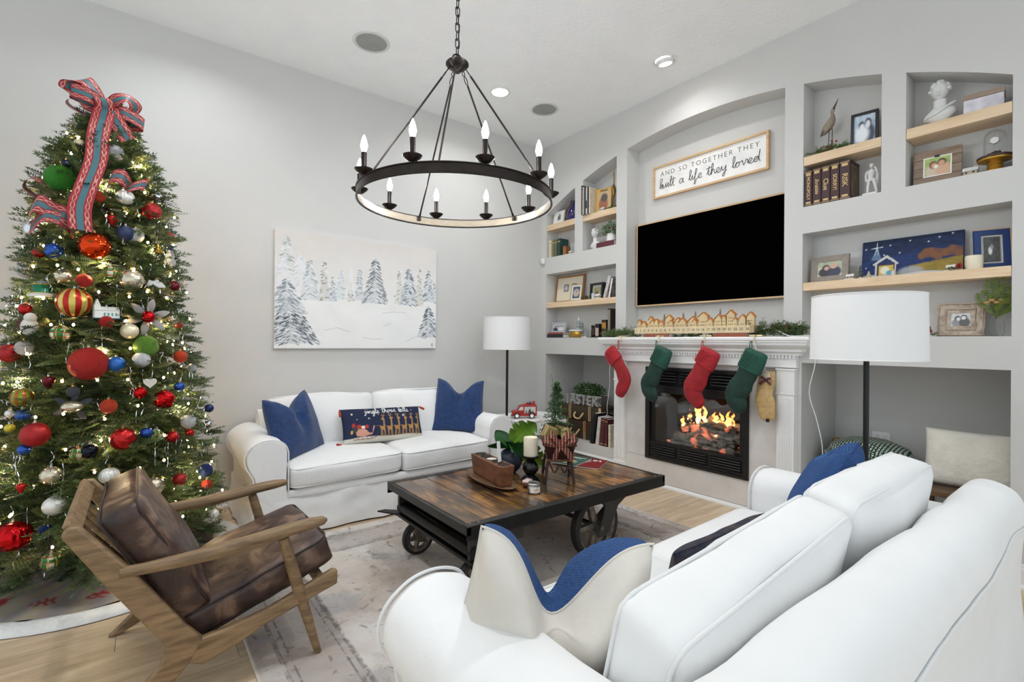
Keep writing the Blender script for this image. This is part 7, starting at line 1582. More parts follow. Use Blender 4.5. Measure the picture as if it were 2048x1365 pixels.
for k, (r, z) in enumerate(((.045, 0), (.036, .035), (.026, .068))): MB().lathe([(.0001, z), (r, z), (r*.75, z + .012), (r*.55, z + .034), (.0001, z + .034)], 8).obj('tier', mat('frosty silver', (166, 172, 172), .5, metal=.4, bump=.7, bs=200), t, smooth=0)
MB().lathe([(.012, .1), (.010, .115), (.0001, .15)], 8).obj('spire', M_vil, t)
for y, h, lab in ((3.835, .16, 'frosted dark miniature pine beside the gold bowl'), (3.79, .085, 'small white frosted miniature pine by the dog figurine')):
    t = thing('mini_pine', lab, 'miniature tree', (XS - .02, y, 1.3855)); q = MB()
    for i in range(70): u = i/70; a = i*2.4; needles(q, (0, 0, .02 + u*h*.9), (h*.3*(1 - u)*math.cos(a), h*.3*(1 - u)*math.sin(a), .012 + u*h), .012, 7, 700 + i, .0022)
    q.obj('foliage', mat('frosted pine %d' % int(h*100), (70, 78, 72) if h > .1 else (196, 200, 198), .7, c2=(196, 202, 200), vs=60), t, smooth=0)['kind'] = 'stuff'; MB().lathe([(.0001, 0), (.018, 0), (.016, .012), (.004, .014), (.0001, h)], 10).obj('stem', M_vil, t)
t = thing('dog_figurine', 'dark bronze seated dog figurine beside the upright books', 'figurine', (XS - .02, 3.672, 1.3855), VR - rd(25)); M_dkb = mat('dark bronze', (44, 36, 32), .4, metal=.5)
MB().tube(smoothpath([(.03, 0, .018), (.02, 0, .05), (.0, 0, .085), (-.008, 0, .105)], 5), [.026, .027, .028, .028, .028, .027, .026, .025, .024, .023, .022, .021, .02, .019, .018, .016], 12).obj('body', M_dkb, t, smooth=180)
MB().ball((-.012, 0, .118), .020, 12, 9, (1.2, .9, .9)).obj('head', M_dkb, t); MB().ball((-.034, 0, .112), .010, 10, 7, (1.3, .8, .8)).obj('muzzle', M_dkb, t)
for s in (-1, 1): MB().tube([(-.008, s*.012, .075), (-.018, s*.012, .008)], [.009, .007], 8).obj('front_leg', M_dkb, t); MB().ball((.025, s*.022, .022), .02, 10, 7, (1.2, .6, 1)).obj('haunch', M_dkb, t); MB().ball((-.004, s*.018, .122), .010, 8, 6, (.6, .5, 1.3)).obj('ear', M_dkb, t)
MB().box(-.045, -.03, 0, .055, .03, .008).obj('plinth', M_dkb, t, smooth=0)
for y, th, h, c, lab, bd in ((3.572, .05, .145, (40, 34, 34), 'squat dark book with pale label beside the dog', [(.12, .7, (196, 170, 160))]), (3.475, .062, .185, (42, 34, 32), 'dark box book with a gold corner near the mantel', [(.5, .85, (176, 130, 60)), (.08, .35, (110, 100, 92))]), (3.405, .035, .30, (52, 46, 42), 'tall dark book with white pattern at the niche end', [(.15, .95, (140, 132, 120))])): book(lab, W3(y, 1.3855, XS), VR, th, h, .14, c, grp='dark books in the left middle niche', bands=bd)

# ---- right upper niches
t = thing('shorebird_statue', 'carved wooden shorebird statue with long raised beak', 'statue', (XS + .01, 1.40, 2.7005), VR)
M_drift = woodmat('driftwood', (104, 84, 68), (168, 152, 134), grain=(10, 10, 2), scale=3, rnd=.02)
MB().tube(smoothpath([(-.062, 0, .150), (-.035, 0, .185), (-.005, 0, .225), (.008, 0, .262), (.004, 0, .295), (.010, 0, .318)], 5), [.004, .010, .016, .020, .023, .026, .0275, .028, .028, .028, .027, .026, .024, .021, .018, .015, .013, .0115, .010, .010, .0105, .0115, .012, .012, .011, .010], 12).obj('body', M_drift, t, smooth=180)
MB().tube([(.010, 0, .312), (.018, 0, .332), (.044, 0, .385)], [.010, .007, .001], 8).obj('beak', mat('dark beak', (66, 52, 44), .5), t)
for s in (-1, 1): MB().tube([(-.004 + s*.006, s*.006, .20), (-.006 + s*.008, s*.008, .11), (-.012 + s*.010, s*.006, .012)], .0028, 6).obj('leg', mat('wire leg', (60, 50, 46), .5), t)
MB().tube(smoothpath([(-.07, 0, .142), (-.045, -.016, .180), (-.012, -.02, .22)], 4), [.003, .006, .010, .012, .012, .011, .010, .008, .006], 8, flat=.4).obj('wing', mat('dark wing', (84, 70, 60), .6), t); MB().rbox((-.01, 0, .008), (.07, .05, .014), .005, 4).obj('base', M_drift, t)
greens('evergreen spray with red berries at the shorebird feet', W3(1.395, 2.7005, XS - .04), VR, .10, 46, .02, M_cedar, 41, berries=9, hgt=.075, dp=.04)
p = couple((150, 176, 204), (196, 212, 226), (60, 66, 84), (40, 44, 56), (226, 230, 236), (226, 232, 240), (70, 80, 100)); p.ell(.4, .3, .3, .3, (236, 240, 246), .6)
frame_thing('black frame with a blue winter photo beside the shorebird', 1.195, 2.7005, .155, .225, .017, mat('black frame', (24, 24, 26), .4), p, dep=.038, lean=-5, turn=8)
M_leath = mat('game box brown', (62, 34, 34), .5, var=.12, vs=20); M_gold = mat('gold foil', (200, 172, 122), .4, metal=.3)
for y, th, h, txt, lab, kw in ((1.5215, .052, .262, 'MONOPOLY', 'first bookshelf game box at the niche wall with long block title', dict(size=.030, spacing=1.0)), (1.465, .055, .266, 'Scrabble', 'second bookshelf game box with script title', dict(size=.032, shear=.35)), (1.408, .055, .268, 'Clue', 'third bookshelf game box with short rounded title', dict(size=.044)), (1.351, .055, .270, 'SORRY!', 'fourth bookshelf game box with exclamation title', dict(size=.034, sx=1.)), (1.290, .062, .272, 'RISK', 'fifth and outermost bookshelf game box with wide short title', dict(size=.046))):
    t = thing('game_box', lab, 'game box', (XS + .035, y, 2.336), VR, 'brown game boxes shelved like books')
    MB().box(-th/2 + .0008, -.10, 0, th/2 - .0008, .09, h).obj('box', M_leath, t, smooth=0, bevel=.002)
    text('lettering', txt, kw['size'], M_gold, t, (0, -.1008, h*.50), (PI/2, PI/2, 0), spacing=kw.get('spacing', 1.), shear=kw.get('shear', 0), bold=.0006)['kind'] = 'stuff'
    for z0, z1 in ((.85, .925), (.075, .125)): MB().box(-th*.3, -.1012, z0*h, th*.3, -.1000, z1*h).obj('gold_plate', M_gold, t, smooth=0)
    for z0 in (.955, .94, .045, .03): MB().box(-th/2 + .001, -.1008, z0*h, th/2 - .001, -.1, z0*h + .0018).obj('gold_line', M_gold, t, smooth=0)
    if txt == 'RISK':
        p = Pic(20, 30, (96, 74, 44)); p.noise(1.1, 6, 5); p.rect(.2, .82, .8, .92, (60, 50, 40)); p.sheet('side_print', .15, .22, t, (th/2 + .0004, -.005, .025), (0, 0, PI/2), m=printmat('photo print', .35))
t = thing('white_statue', 'standing white classical statue figure beside the game boxes', 'statue', (XS - .01, 1.152, 2.3355), VR)
MB().rbox((0, 0, .010), (.085, .075, .020), .006, 5).obj('plinth', M_plas, t)
for s, fx in ((-1, -.004), (1, .010)): MB().tube(smoothpath([(s*.010 + fx*.2, 0, .115), (s*.014 + fx, -.002, .070), (s*.016 + fx*1.6, .002, .018)], 4), [.0135, .0125, .011, .010, .0095, .009, .0085, .008, .0085], 10).obj('leg', M_plas, t, smooth=180)
MB().tube(smoothpath([(0, 0, .10), (-.002, 0, .125), (.0, 0, .150), (.002, 0, .172), (.002, 0, .186)], 4), [.017, .018, .017, .016, .016, .017, .019, .021, .022, .0225, .023, .022, .020, .017, .012, .008, .007], 12).obj('body', M_plas, t, smooth=180)
MB().ball((.002, -.002, .204), .0135, 12, 10, (.9, 1, 1.15)).obj('head', M_plas, t, smooth=180); MB().ball((.002, .001, .212), .0140, 10, 8, (1, 1, .7)).obj('hair', M_plas, t, smooth=180)
MB().tube(smoothpath([(-.022, 0, .176), (-.030, -.002, .145), (-.027, -.008, .115), (-.024, -.01, .10)], 4), .0062, 8).obj('arm', M_plas, t); MB().tube(smoothpath([(.024, 0, .176), (.036, -.004, .155), (.028, -.014, .182), (.022, -.012, .188)], 4), .0062, 8).obj('arm', M_plas, t)
MB().tube(smoothpath([(.034, .006, .17), (.03, .014, .12), (.026, .012, .06), (.03, .008, .02)], 4), .009, 8).obj('drapery', M_plas, t)
bust('large white plaster bust with draped shoulder on the upper shelf', W3(.80, 2.7005, XS + .005), .27, VR + rd(4), True)
t = thing('keepsake_box', 'white marbled keepsake box with brown wooden lid', 'box', (XS, .60, 2.7005), VR + rd(6)); MB().box(-.085, -.06, 0, .085, .06, .075).obj('box', mat('marbled paper', (220, 216, 222), .5, c2=(190, 186, 194), vs=16), t, smooth=0, bevel=.002); MB().box(-.088, -.063, .076, .088, .063, .105).obj('lid', mat('grey-brown lid', (150, 130, 114), .6), t, smooth=0, bevel=.002)
M_barn = woodmat('barn wood', (112, 92, 76), (160, 138, 118), grain=(1.5, 9, 14), scale=3, rnd=.1)
t = thing('clip_board', 'grey wooden plank board with a clipped wedding photo', 'photo board', (XS + .015, .815, 2.3355), 0, None, rot3(VR + rd(4), rd(-6), 0))
for k in range(4): MB().box(-.115, -.012, k*.0565 + .001, .115, .004, k*.0565 + .0555).obj('plank', M_barn, t, smooth=0, bevel=.001)
p = couple((120, 150, 70), (170, 190, 110), (120, 70, 50), (60, 44, 40), (206, 160, 130), (206, 190, 166), (210, 170, 140), 34); p.rect(0, 0, 1, .04, (240, 240, 238)); p.rect(0, .96, 1, 1, (240, 240, 238)); p.rect(0, 0, .04, 1, (240, 240, 238)); p.rect(.96, 0, 1, 1, (240, 240, 238)); p.ell(.45, .48, .08, .1, (236, 232, 214), .5)
p.sheet('photo', .135, .125, t, (.002, -.0135, .052), m=printmat('photo print', .35)); MB().box(-.012, -.018, .172, .012, -.012, .186).obj('clip', mat('black clip', (26, 26, 28), .4), t, smooth=0, bevel=.002)
cottage('snowy village house between the plank board and gold stand', W3(.655, 2.3355, XS - .01), .050, 0)
t = thing('cake_stand', 'gold pedestal stand with a dark wooden rim', 'pedestal stand', (XS + .005, .553, 2.3355))
M_gp = mat('gold paint', (190, 146, 58), .35, metal=.7); MB().lathe([(.0001, 0), (.062, 0), (.060, .008), (.045, .016), (.032, .028), (.036, .036), (.030, .044), (.036, .052), (.034, .060), (.0001, .060)], 32).obj('pedestal', M_gp, t); MB().lathe([(.034, .060), (.076, .070), (.078, .078), (.0001, .078)], 40).obj('plate', M_gp, t); MB().lathe([(.074, .076), (.079, .080), (.079, .092), (.070, .096), (.0001, .095)], 40).obj('wood_rim', mat('dark walnut', (60, 34, 26), .45), t)
t = thing('glass_cloche', 'glass cloche over a silver pocket watch and dark berries', 'cloche', (XS + .005, .553, 2.4315))
m, nt, bs, N, L = nt_of('clear glass'); lw = N('ShaderNodeLayerWeight'); lw.inputs[0].default_value = .25; g_ = N('ShaderNodeBsdfGlossy'); g_.inputs['Roughness'].default_value = .03; tr = N('ShaderNodeBsdfTransparent'); tr.inputs[0].default_value = (.97, .98, .98, 1); mx = N('ShaderNodeMixShader'); lm = N('ShaderNodeMath', operation='MULTIPLY'); L(lw.outputs['Fresnel'], lm.inputs[0]); lm.inputs[1].default_value = .4; L(lm.outputs[0], mx.inputs[0]); L(tr.outputs[0], mx.inputs[1]); L(g_.outputs[0], mx.inputs[2]); L(mx.outputs[0], nt.nodes['Material Output'].inputs[0]); M_glass = m
MB().lathe([(.050, 0), (.050, .105), (.046, .128), (.030, .146), (.008, .152), (.0001, .1525)], 36, cap=False).obj('dome', M_glass, t, smooth=180); MB().ball((0, 0, .160), .008, 12, 8).obj('knob', M_glass, t)
MB().tube(smoothpath([(0, 0, 0), (0, .01, .07), (0, .0, .13), (0, -.012, .125), (0, -.014, .108)], 5), .002, 6).obj('watch_hook', mat('silver', (196, 196, 196), .2, metal=1), t)
w_ = MB().lathe([(.0001, -.005), (.020, -.005), (.022, 0), (.020, .005), (.0001, .006)], 28).xf(Matrix.Translation((-.016, 0, .088)) @ Matrix.Rotation(-PI/2, 4, 'Y')).obj('pocket_watch', mat('silver', (196, 196, 196), .2, metal=1), t); MB().lathe([(.0001, .0064), (.017, .0064)], 24, cap=False).xf(Matrix.Translation((-.0162, 0, .088)) @ Matrix.Rotation(-PI/2, 4, 'Y')).obj('watch_face', mat('watch face', (226, 226, 220), .4), w_)
for i in range(7): a = i*2.4; MB().ball((.026*math.cos(a)*(.4 + .1*i), .026*math.sin(a)*(.4 + .1*i), .012 + .004*(i % 3)), .010, 9, 6).obj('berry', mat('dark berry', (58, 22, 28), .35), t)

# ---- right middle niche
p = couple((206, 204, 186), (170, 176, 150), (40, 30, 28), (206, 170, 150), (206, 166, 146), (40, 40, 44), (44, 50, 76))
frame_thing('grey wooden frame with a photo of a couple on the long shelf', 1.405, 1.7805, .245, .19, .042, woodmat('grey frame wood', (120, 110, 100), (156, 146, 134), grain=(8, 8, 8), scale=2, rnd=.02), p, lean=-6, turn=-3)
P2 = Pic(150, 75, (20, 44, 96), 2.); P2.grad((18, 36, 70), (24, 50, 104), .9, .3); P2.noise(.35, 7, 8); P2.put((.10 + .26*np.clip(P2.u - .35, 0, 1)*1.2 + .03*np.sin(P2.u*20) - P2.v)*40, (96, 92, 40)); P2.put((.28 + .3*np.clip(P2.u - .52, 0, 1) - P2.v)*30*(P2.u > .5), (150, 130, 54)); P2.noise(.5, 9, 20)
for x in (.62, .66, .70, .74, .78, .84, .9, .96): P2.ell(x, .50 + .08*math.sin(x*30), .035, .09, (128, 84, 56), .4)
P2.poly([(.6, .42), (.62, .60), (.72, .66), (.82, .60), (.92, .66), (1, .60), (1, .42)], (124, 82, 54), .7); P2.ell(.52, .12, .12, .12, (170, 176, 186), .5, .8); P2.put((.09 + .02*np.sin(P2.u*12) - P2.v)*50, (206, 206, 208))
P2.line([(.14, .62), (.16, .84), (.18, .62)], .012, (190, 206, 222), .9); P2.line([(.10, .80), (.22, .82)], .010, (230, 236, 240)); P2.line([(.16, .72), (.16, .94)], .010, (230, 236, 240)); P2.poly([(.10, .50), (.155, .80), (.165, .80), (.22, .46)], (130, 160, 190), .5)
for x, y in ((.04, .8), (.05, .3), (.24, .6), (.30, .84), (.40, .62), (.5, .9), (.68, .82), (.9, .95), (.78, .9)): P2.ell(x, y, .008, .016, (236, 238, 240), .6)
P2.poly([(.12, .38), (.27, .60), (.40, .36), (.38, .33), (.27, .52), (.14, .34)], (206, 204, 200)); P2.rect(.155, .08, .365, .36, (70, 60, 70)); P2.rect(.19, .08, .34, .33, (206, 180, 90)); P2.ell(.255, .2, .05, .1, (236, 232, 206), .5); P2.ell(.30, .13, .03, .06, (90, 170, 200), .5); P2.rect(.15, .08, .17, .36, (206, 206, 206)); P2.rect(.355, .08, .372, .36, (206, 206, 206))
t = thing('nativity_canvas', 'night-blue canvas painting with a stable and bright star on the shelf', 'painting', (XS + .05, .962, 1.7805), 0, None, rot3(VR - rd(1), rd(-8), 0)); MB().box(-.265, -.002, 0, .265, .018, .265).obj('stretcher', mat('navy canvas edge', (24, 40, 80), .8), t, smooth=0); P2.sheet('painted_face', .53, .265, t, (0, -.0026, 0), m=printmat('paint print', .7, .5))
cottage('tiny white village house at the grey frame end of the canvas', W3(1.265, 1.7805, XS - .03), .034); cottage('tiny white village house by the berries and ivory candle', W3(.735, 1.7805, XS - .035), .034)
t = thing('mini_pine', 'tiny dark miniature pine beside the canvas stable', 'miniature tree', (XS - .03, 1.205, 1.7805)); q = MB()
for i in range(50): u = i/50; a = i*2.4; needles(q, (0, 0, .01 + u*.075), (.024*(1 - u)*math.cos(a), .024*(1 - u)*math.sin(a), .006 + u*.085), .010, 6, 900 + i, .002)
q.obj('foliage', mat('tiny pine', (52, 66, 48), .7, c2=(150, 156, 146), vs=60), t, smooth=0)['kind'] = 'stuff'; MB().lathe([(.0001, 0), (.012, 0), (.010, .01), (.002, .012), (.0001, .08)], 8).obj('stem', M_vil, t)
for i, (y, lab, c) in enumerate(((1.155, 'tiny pale kneeling figure in front of the canvas stable', (186, 176, 150)), (1.02, 'tiny white figure at the far side of the canvas stable', (206, 202, 190)))): t = thing('nativity_figure', lab, 'figurine', (XS - .035, y, 1.7805)); MB().lathe([(.0001, 0), (.014, 0), (.012, .02), (.007, .032), (.0001, .034)], 12).obj('robe', mat('robe %d' % c[2], c, .6), t); MB().ball((0, 0, .038), .0065, 9, 7).obj('head', mat('robe head', (206, 176, 150), .6), t)
t = thing('pillar_candle', 'short ivory pillar candle on the long shelf', 'candle', (XS - .03, .635, 1.7805)); MB().lathe([(.0001, 0), (.039, 0), (.040, .003), (.040, .075), (.037, .080), (.03, .074), (.0001, .070)], 32).obj('wax', mat('ivory wax', (234, 224, 200), .45), t); MB().cyl((0, 0, .07), (0, 0, .078), .0015, n=5).obj('wick', mat('wick', (30, 26, 22), .8), t)
greens('dark red berry sprig beside the ivory candle', W3(.70, 1.7805, XS - .06), VR, .028, 6, .012, M_cedar, 51, berries=7, hgt=.035, dp=.02)
p = Pic(24, 34, (90, 90, 90)); p.noise(.8, 3, 8); p.rect(0, 0, 1, 1, (60, 60, 62), .3); p.ell(.4, .45, .12, .16, (226, 226, 226), .4); p.ell(.5, .6, .1, .1, (150, 150, 150), .5)
t = frame_thing('blue frame with wooden sides and a black-and-white photo', .565, 1.7805, .155, .235, .030, mat('navy frame', (26, 56, 112), .4), p, x=XS + .03, dep=.03, mw_=.012, lean=-9, turn=20); MB().box(.0785, -.015, 0, .086, .015, .235).obj('side_edge', M_oakl, t, smooth=0); MB().box(-.0785, -.015, .2352, .086, .015, .241).obj('top_edge', M_oakl, t, smooth=0)
p = couple((226, 226, 226), (206, 206, 206), (54, 54, 56), (60, 60, 62), (226, 226, 226), (150, 150, 152), (96, 96, 98), 34)
t = frame_thing('distressed square wooden frame with a sketch of two faces', .700, 1.3855, .215, .205, .062, woodmat('distressed frame', (132, 112, 94), (196, 180, 162), grain=(10, 10, 10), scale=2.4, rnd=.02, contrast=(.3, .6)), p, x=XS + .01, dep=.024, lean=-8, turn=4)
for w0, d0 in ((.100, .016), (.066, .016)): MB().tube([(-w0, -d0, .1025 - w0*.95), (w0, -d0, .1025 - w0*.95), (w0, -d0, .1025 + w0*.95), (-w0, -d0, .1025 + w0*.95)], .005, 6, closed=True).obj('carved_bead', MATS['distressed frame'], t)
t = thing('fern_vase', 'clear glass vase holding fern fronds and dried flowers', 'vase', (XS + .01, .545, 1.3855))
MB().lathe([(.0001, .002), (.030, .002), (.036, .03), (.034, .08), (.018, .115), (.016, .145), (.022, .155)], 28, cap=False).obj('vase', M_glass, t, smooth=180)
M_fern = mat('fern green', (74, 96, 34), .5, c2=(108, 124, 46), vs=30)
for i, (dx, dy, dz) in enumerate(((-.03, .02, .17), (-.02, -.045, .13), (-.05, .06, .10), (.02, -.06, .08), (-.03, -.02, .20), (-.04, -.06, .05))):
    q = MB(); path = smoothpath([(0, 0, .10), (dx*.4, dy*.4, .12 + dz*.6), (dx, dy, .15 + dz)], 8); q.tube(path, .0012, 4); n_ = len(path)
    for k in range(3, n_):
        tn_ = (Vector(path[k]) - Vector(path[k-1])).normalized(); s_ = tn_.cross(Vector((1, .2, 0))).normalized(); l = .042*math.sin(PI*(k - 2)/(n_ - 1)) + .006
        for sg in (-1, 1): e = Vector(path[k]) + s_*sg*l + tn_*.012; q.add([path[k], Vector(path[k]).lerp(e, .5) + tn_*.006, e, Vector(path[k]).lerp(e, .5) - tn_*.006], [(0, 1, 2, 3)])
    q.obj('frond', M_fern, t, smooth=0)
for i in range(5): MB().ball((-.035 + .004*i, .035 - .02*i, .195 + .012*(i % 2)), .016, 10, 7, (1, 1, .6)).obj('dried_flower', mat('dried flower', (186, 150, 96), .7, bump=.6, bs=120), t)
greens('red berry sprig half hidden by the lamp shade on the ledge', W3(.835, 1.3855, XS - .03), VR, .03, 6, .012, M_cedar, 53, berries=7, hgt=.06, dp=.02)
# ================================================================== mantel top
ca = thing('advent_calendar', 'long wooden advent calendar with village houses and numbers one to twenty-four', 'advent calendar', (3.775, 2.405, 1.4165), VR)
M_ply = woodmat('birch ply', (206, 184, 142), (232, 214, 176), grain=(2, 6, 6), scale=2, rnd=.02, bump=.03); M_ink2 = mat('printed grey', (84, 78, 70), .7)
MB().box(-.565, -.045, 0, .53, .035, .057).obj('drawer_box', M_ply, ca, smooth=0, bevel=.001); MB().box(.53, -.045, .0, .565, .035, .057).obj('end_block', mat('ply end', (176, 156, 116), .6), ca, smooth=0, bevel=.001)
for k in range(24): text('number', str(k + 1), .030, M_ink2, ca, (-.545 + 1.052*k/23*(.97 + .03*k/23) + .005, -.0456, .029), depth=.0004)['kind'] = 'stuff'
M_roof = mat('amber roof', (206, 128, 58), .6, var=.12); M_hw = mat('laser-cut wall', (216, 194, 150), .6); M_hd = mat('cut window', (116, 88, 58), .7)
u0 = .000778; v0 = .00072
for a, b_, tp in ((105, 170, 160), (160, 240, 185), (240, 320, 125), (290, 355, 170), (345, 415, 160), (410, 480, 185), (475, 585, 115), (545, 605, 180), (605, 690, 150), (670, 780, 160), (775, 890, 145), (845, 900, 180), (895, 1025, 100), (1020, 1090, 170), (1085, 1185, 135), (1160, 1220, 145), (1215, 1320, 90), (1310, 1350, 180), (1350, 1430, 145), (1425, 1520, 120)):
    x0_, x1_ = -.565 + (a - 78)*u0, -.565 + (b_ - 78)*u0; H_ = (265 - tp)*v0; w_ = x1_ - x0_; fy = -.035 if tp > 155 else -.012; dd = .03
    hz = H_ - min(.035, w_*.5); h = MB().prism([(x0_ + w_*.12, .057), (x0_ + w_*.88, .057), (x0_ + w_*.88, .057 + hz), ((x0_ + x1_)/2, .057 + H_ - .004), (x0_ + w_*.12, .057 + hz)], fy, fy + dd).obj('house', M_hw, ca, smooth=0, fix=True)
    xm = (x0_ + x1_)/2
    MB().prism([(x0_, .054 + hz), (xm, .057 + H_), (x1_, .054 + hz), (x1_, .058 + hz), (xm, .0615 + H_), (x0_, .058 + hz)], fy - .004, fy + dd + .003).obj('roof', M_roof, h, smooth=0, fix=True)
    for k in range(max(1, int(w_/.022))):
        for r_i in range(max(1, int(hz/.028))): xx = x0_ + w_*(.25 + .5*(k + .5)/max(1, int(w_/.022))); MB().box(xx - .003, fy - .0006, .064 + r_i*.026, xx + .003, fy, .074 + r_i*.026).obj('window', M_hd, h, smooth=0)
for c, tp in ((440, 95), (690, 90), (840, 80), (1130, 65)):
    xc = -.565 + (c - 78)*u0; H_ = (265 - tp)*v0; tr_ = MB().box(xc - .003, .022, .057, xc + .003, .026, .057 + H_*.9)
    for k in range(4): z = .057 + H_*(.45 + .15*k); w_ = .028*(1 - k*.2); tr_.prism([(xc - w_, z - .01), (xc, z + .018), (xc + w_, z - .01), (xc, z + .004)], .022, .026)
    tr_.obj('ply_tree', mat('ply tree', (150, 146, 124), .7), ca, smooth=0, fix=True)
book('red-brown book propping the calendar near its low numbers', W3(2.725, 1.3855, 3.785), VR, .28, .030, .12, (150, 86, 66), flat=True, grp='books under the advent calendar'); book('red-brown book propping the calendar near its high numbers', W3(2.03, 1.3855, 3.785), VR, .28, .030, .12, (148, 84, 62), flat=True, grp='books under the advent calendar')
greens('evergreen garland end at the stocking side of the mantel', (3.80, 3.17, 1.3855), VR, .19, 130, .026, M_cedar, 61, hgt=.16, dp=.07, name='garland'); greens('evergreen garland with pine cone at the lamp end of the mantel', (3.82, 1.70, 1.3855), VR, .17, 190, .030, mat('deep cedar', (60, 82, 46), .6, c2=(90, 108, 58), vs=40), 62, cones=2, hgt=.22, dp=.08, name='garland'); greens('thin evergreen garland peeping from under the advent calendar', (3.80, 2.40, 1.3855), VR, .22, 60, .018, M_cedar, 63, hgt=.02, dp=.06, name='garland')
M_wcord = mat('white cord', (232, 232, 230), .5)
tag(MB().tube(smoothpath([(3.80, 1.838, 1.44), (3.80, 1.76, 1.452), (3.79, 1.68, 1.425), (3.76, 1.60, 1.392), (3.75, 1.50, 1.390), (3.80, 1.462, 1.386), (3.86, 1.46, 1.30), (3.852, 1.463, 1.18), (3.856, 1.50, .98), (3.85, 1.45, .80), (3.87, 1.42, .62), (3.95, 1.44, .40), (4.1, 1.46, .235)], 8), .0032, 6).obj('power_cord', M_wcord), 'thin white cord trailing from the advent calendar down into the right niche', 'cord')
tag(MB().tube(smoothpath([(3.79, 3.26, 1.35), (3.80, 3.33, 1.12), (3.83, 3.36, .9), (3.84, 3.40, .68), (3.88, 3.44, .58), (3.95, 3.62, .50), (3.97, 3.70, .42), (3.98, 3.66, .34)], 8), .003, 6).obj('power_cord', M_wcord), 'thin white cord hanging past the suitcases below the red stocking', 'cord')

# ================================================================== lower left niche
LZ = .2455
M_case = mat('brown case canvas', (62, 50, 38), .55, var=.15, vs=30); M_trimc = mat('cream case trim', (216, 186, 134), .5); M_brass = mat('aged brass', (176, 138, 74), .35, metal=.85)
def suitcase(label, loc, w_, d, h, seed, corners):
    t = thing('suitcase', label, 'suitcase', loc, VR, 'vintage suitcases'); MB().rbox((0, 0, h/2), (w_, d, h), .012, 5).obj('shell', M_case, t)
    for x in (-w_*.24, w_*.24):
        for q in (-.011, .011): MB().box(x + q - .004, -d/2 - .002, .002, x + q + .004, -d/2 + .001, h - .002).obj('strap_stripe', M_trimc, t, smooth=0); MB().box(x + q - .004, -d/2, h - .001, x + q + .004, d/2, h + .0016).obj('strap_stripe', M_trimc, t, smooth=0)
    if corners:
        for s in (-1, 1): MB().box(s*w_/2 - (.03 if s > 0 else 0), -d/2 - .003, 0, s*w_/2 + (.003 if s > 0 else .03) - (.0 if s > 0 else .003), -d/2 + .001, h).obj('corner_guard', M_trimc, t, smooth=0)
        for s in (-1, 1): MB().box(s*w_*.37 - .025, -d/2 - .005, h*.40, s*w_*.37 + .025, -d/2, h*.68).obj('latch', M_brass, t, smooth=0, bevel=.002)
    hz = h*.5
    MB().tube(smoothpath([(-.062, -d/2 - .004, hz), (-.056, -d/2 - .03, hz - .03), (-.03, -d/2 - .036, hz - .058), (.03, -d/2 - .036, hz - .058), (.056, -d/2 - .03, hz - .03), (.062, -d/2 - .004, hz)], 5), .0095, 8).obj('handle', M_trimc, t)
    for s in (-1, 1): MB().box(s*.062 - .008, -d/2 - .008, hz - .008, s*.062 + .008, -d/2, hz + .008).obj('handle_mount', M_brass, t, smooth=0)
    return t
t = suitcase('lower brown vintage suitcase with orange luggage tag in the left niche', (4.12, 3.985, LZ), .58, .30, .205, 1, False)
MB().tube(smoothpath([(-.0, -.185, .07), (-.008, -.19, .03), (-.012, -.188, .0)], 4), .006, 6).obj('luggage_tag', mat('orange ribbon', (206, 110, 50), .6), t); MB().box(.145, -.154, .09, .158, -.150, .205).obj('strap_tab', mat('orange ribbon', (206, 110, 50), .6), t, smooth=0)
t = suitcase('upper brown vintage suitcase with cream corners under the letter planter', (4.12, 3.925, LZ + .2085), .64, .30, .165, 2, True)
MB().tube(smoothpath([(.05, -.185, .06), (.056, -.19, .02), (.048, -.188, -.02)], 4), .004, 6).obj('luggage_tag', mat('burgundy ribbon', (110, 40, 56), .6), t)
t = thing('wooden_crate', 'old pale wooden crate end behind the suitcases', 'crate', (4.30, 4.25, LZ), VR)
for k in range(3): MB().box(-.11, -.012, .002 + k*.115, .11, .012, .110 + k*.115).obj('plank', M_barn, t, smooth=0, bevel=.002)
for s in (-1, 1): MB().box(s*.10 - .012, -.03, 0, s*.10 + .012, -.012, .345).obj('batten', M_barn, t, smooth=0)
PZ = LZ + .2085 + .1685
t = thing('boxwood_planter', 'grey lattice planter of boxwood standing on the suitcases', 'planter', (4.13, 3.925, PZ), VR); M_gw = mat('grey wash wood', (104, 102, 98), .7, var=.12)
MB().box(-.235, -.06, 0, .235, .06, .105).obj('trough', M_gw, t, smooth=0)
for k in range(3):
    x = -.155 + .155*k
    for s in (-1, 1): MB().tube([(x - s*.072, -.064, .008), (x + s*.072, -.064, .100)], .006, 5).obj('lattice_bar', mat('pale wash wood', (196, 192, 184), .7), t)
for z in (.006, .101): MB().box(-.238, -.068, z - .006, .238, -.06, z + .006).obj('lattice_rail', mat('pale wash wood', (196, 192, 184), .7), t, smooth=0)
leaf_ball(t, 'boxwood', (0, 0, .155), .25, 1500, .020, .007, M_box, 5, (.98, .38, .36))
for ch, x in zip('JASIEK', (-.232, -.140, -.055, .028, .112, .205)):
    L_ = text('letter_block', ch, .148, mat('zinc letter', (178, 178, 175), .5, metal=.3, var=.15), None, (4.012, 3.925 - x, PZ + .050), (PI/2, 0, VR), depth=.011, bold=.003)
    tag(L_, 'grey zinc letter %s standing in front of the boxwood planter' % ch, 'letter', 'freestanding zinc letters')
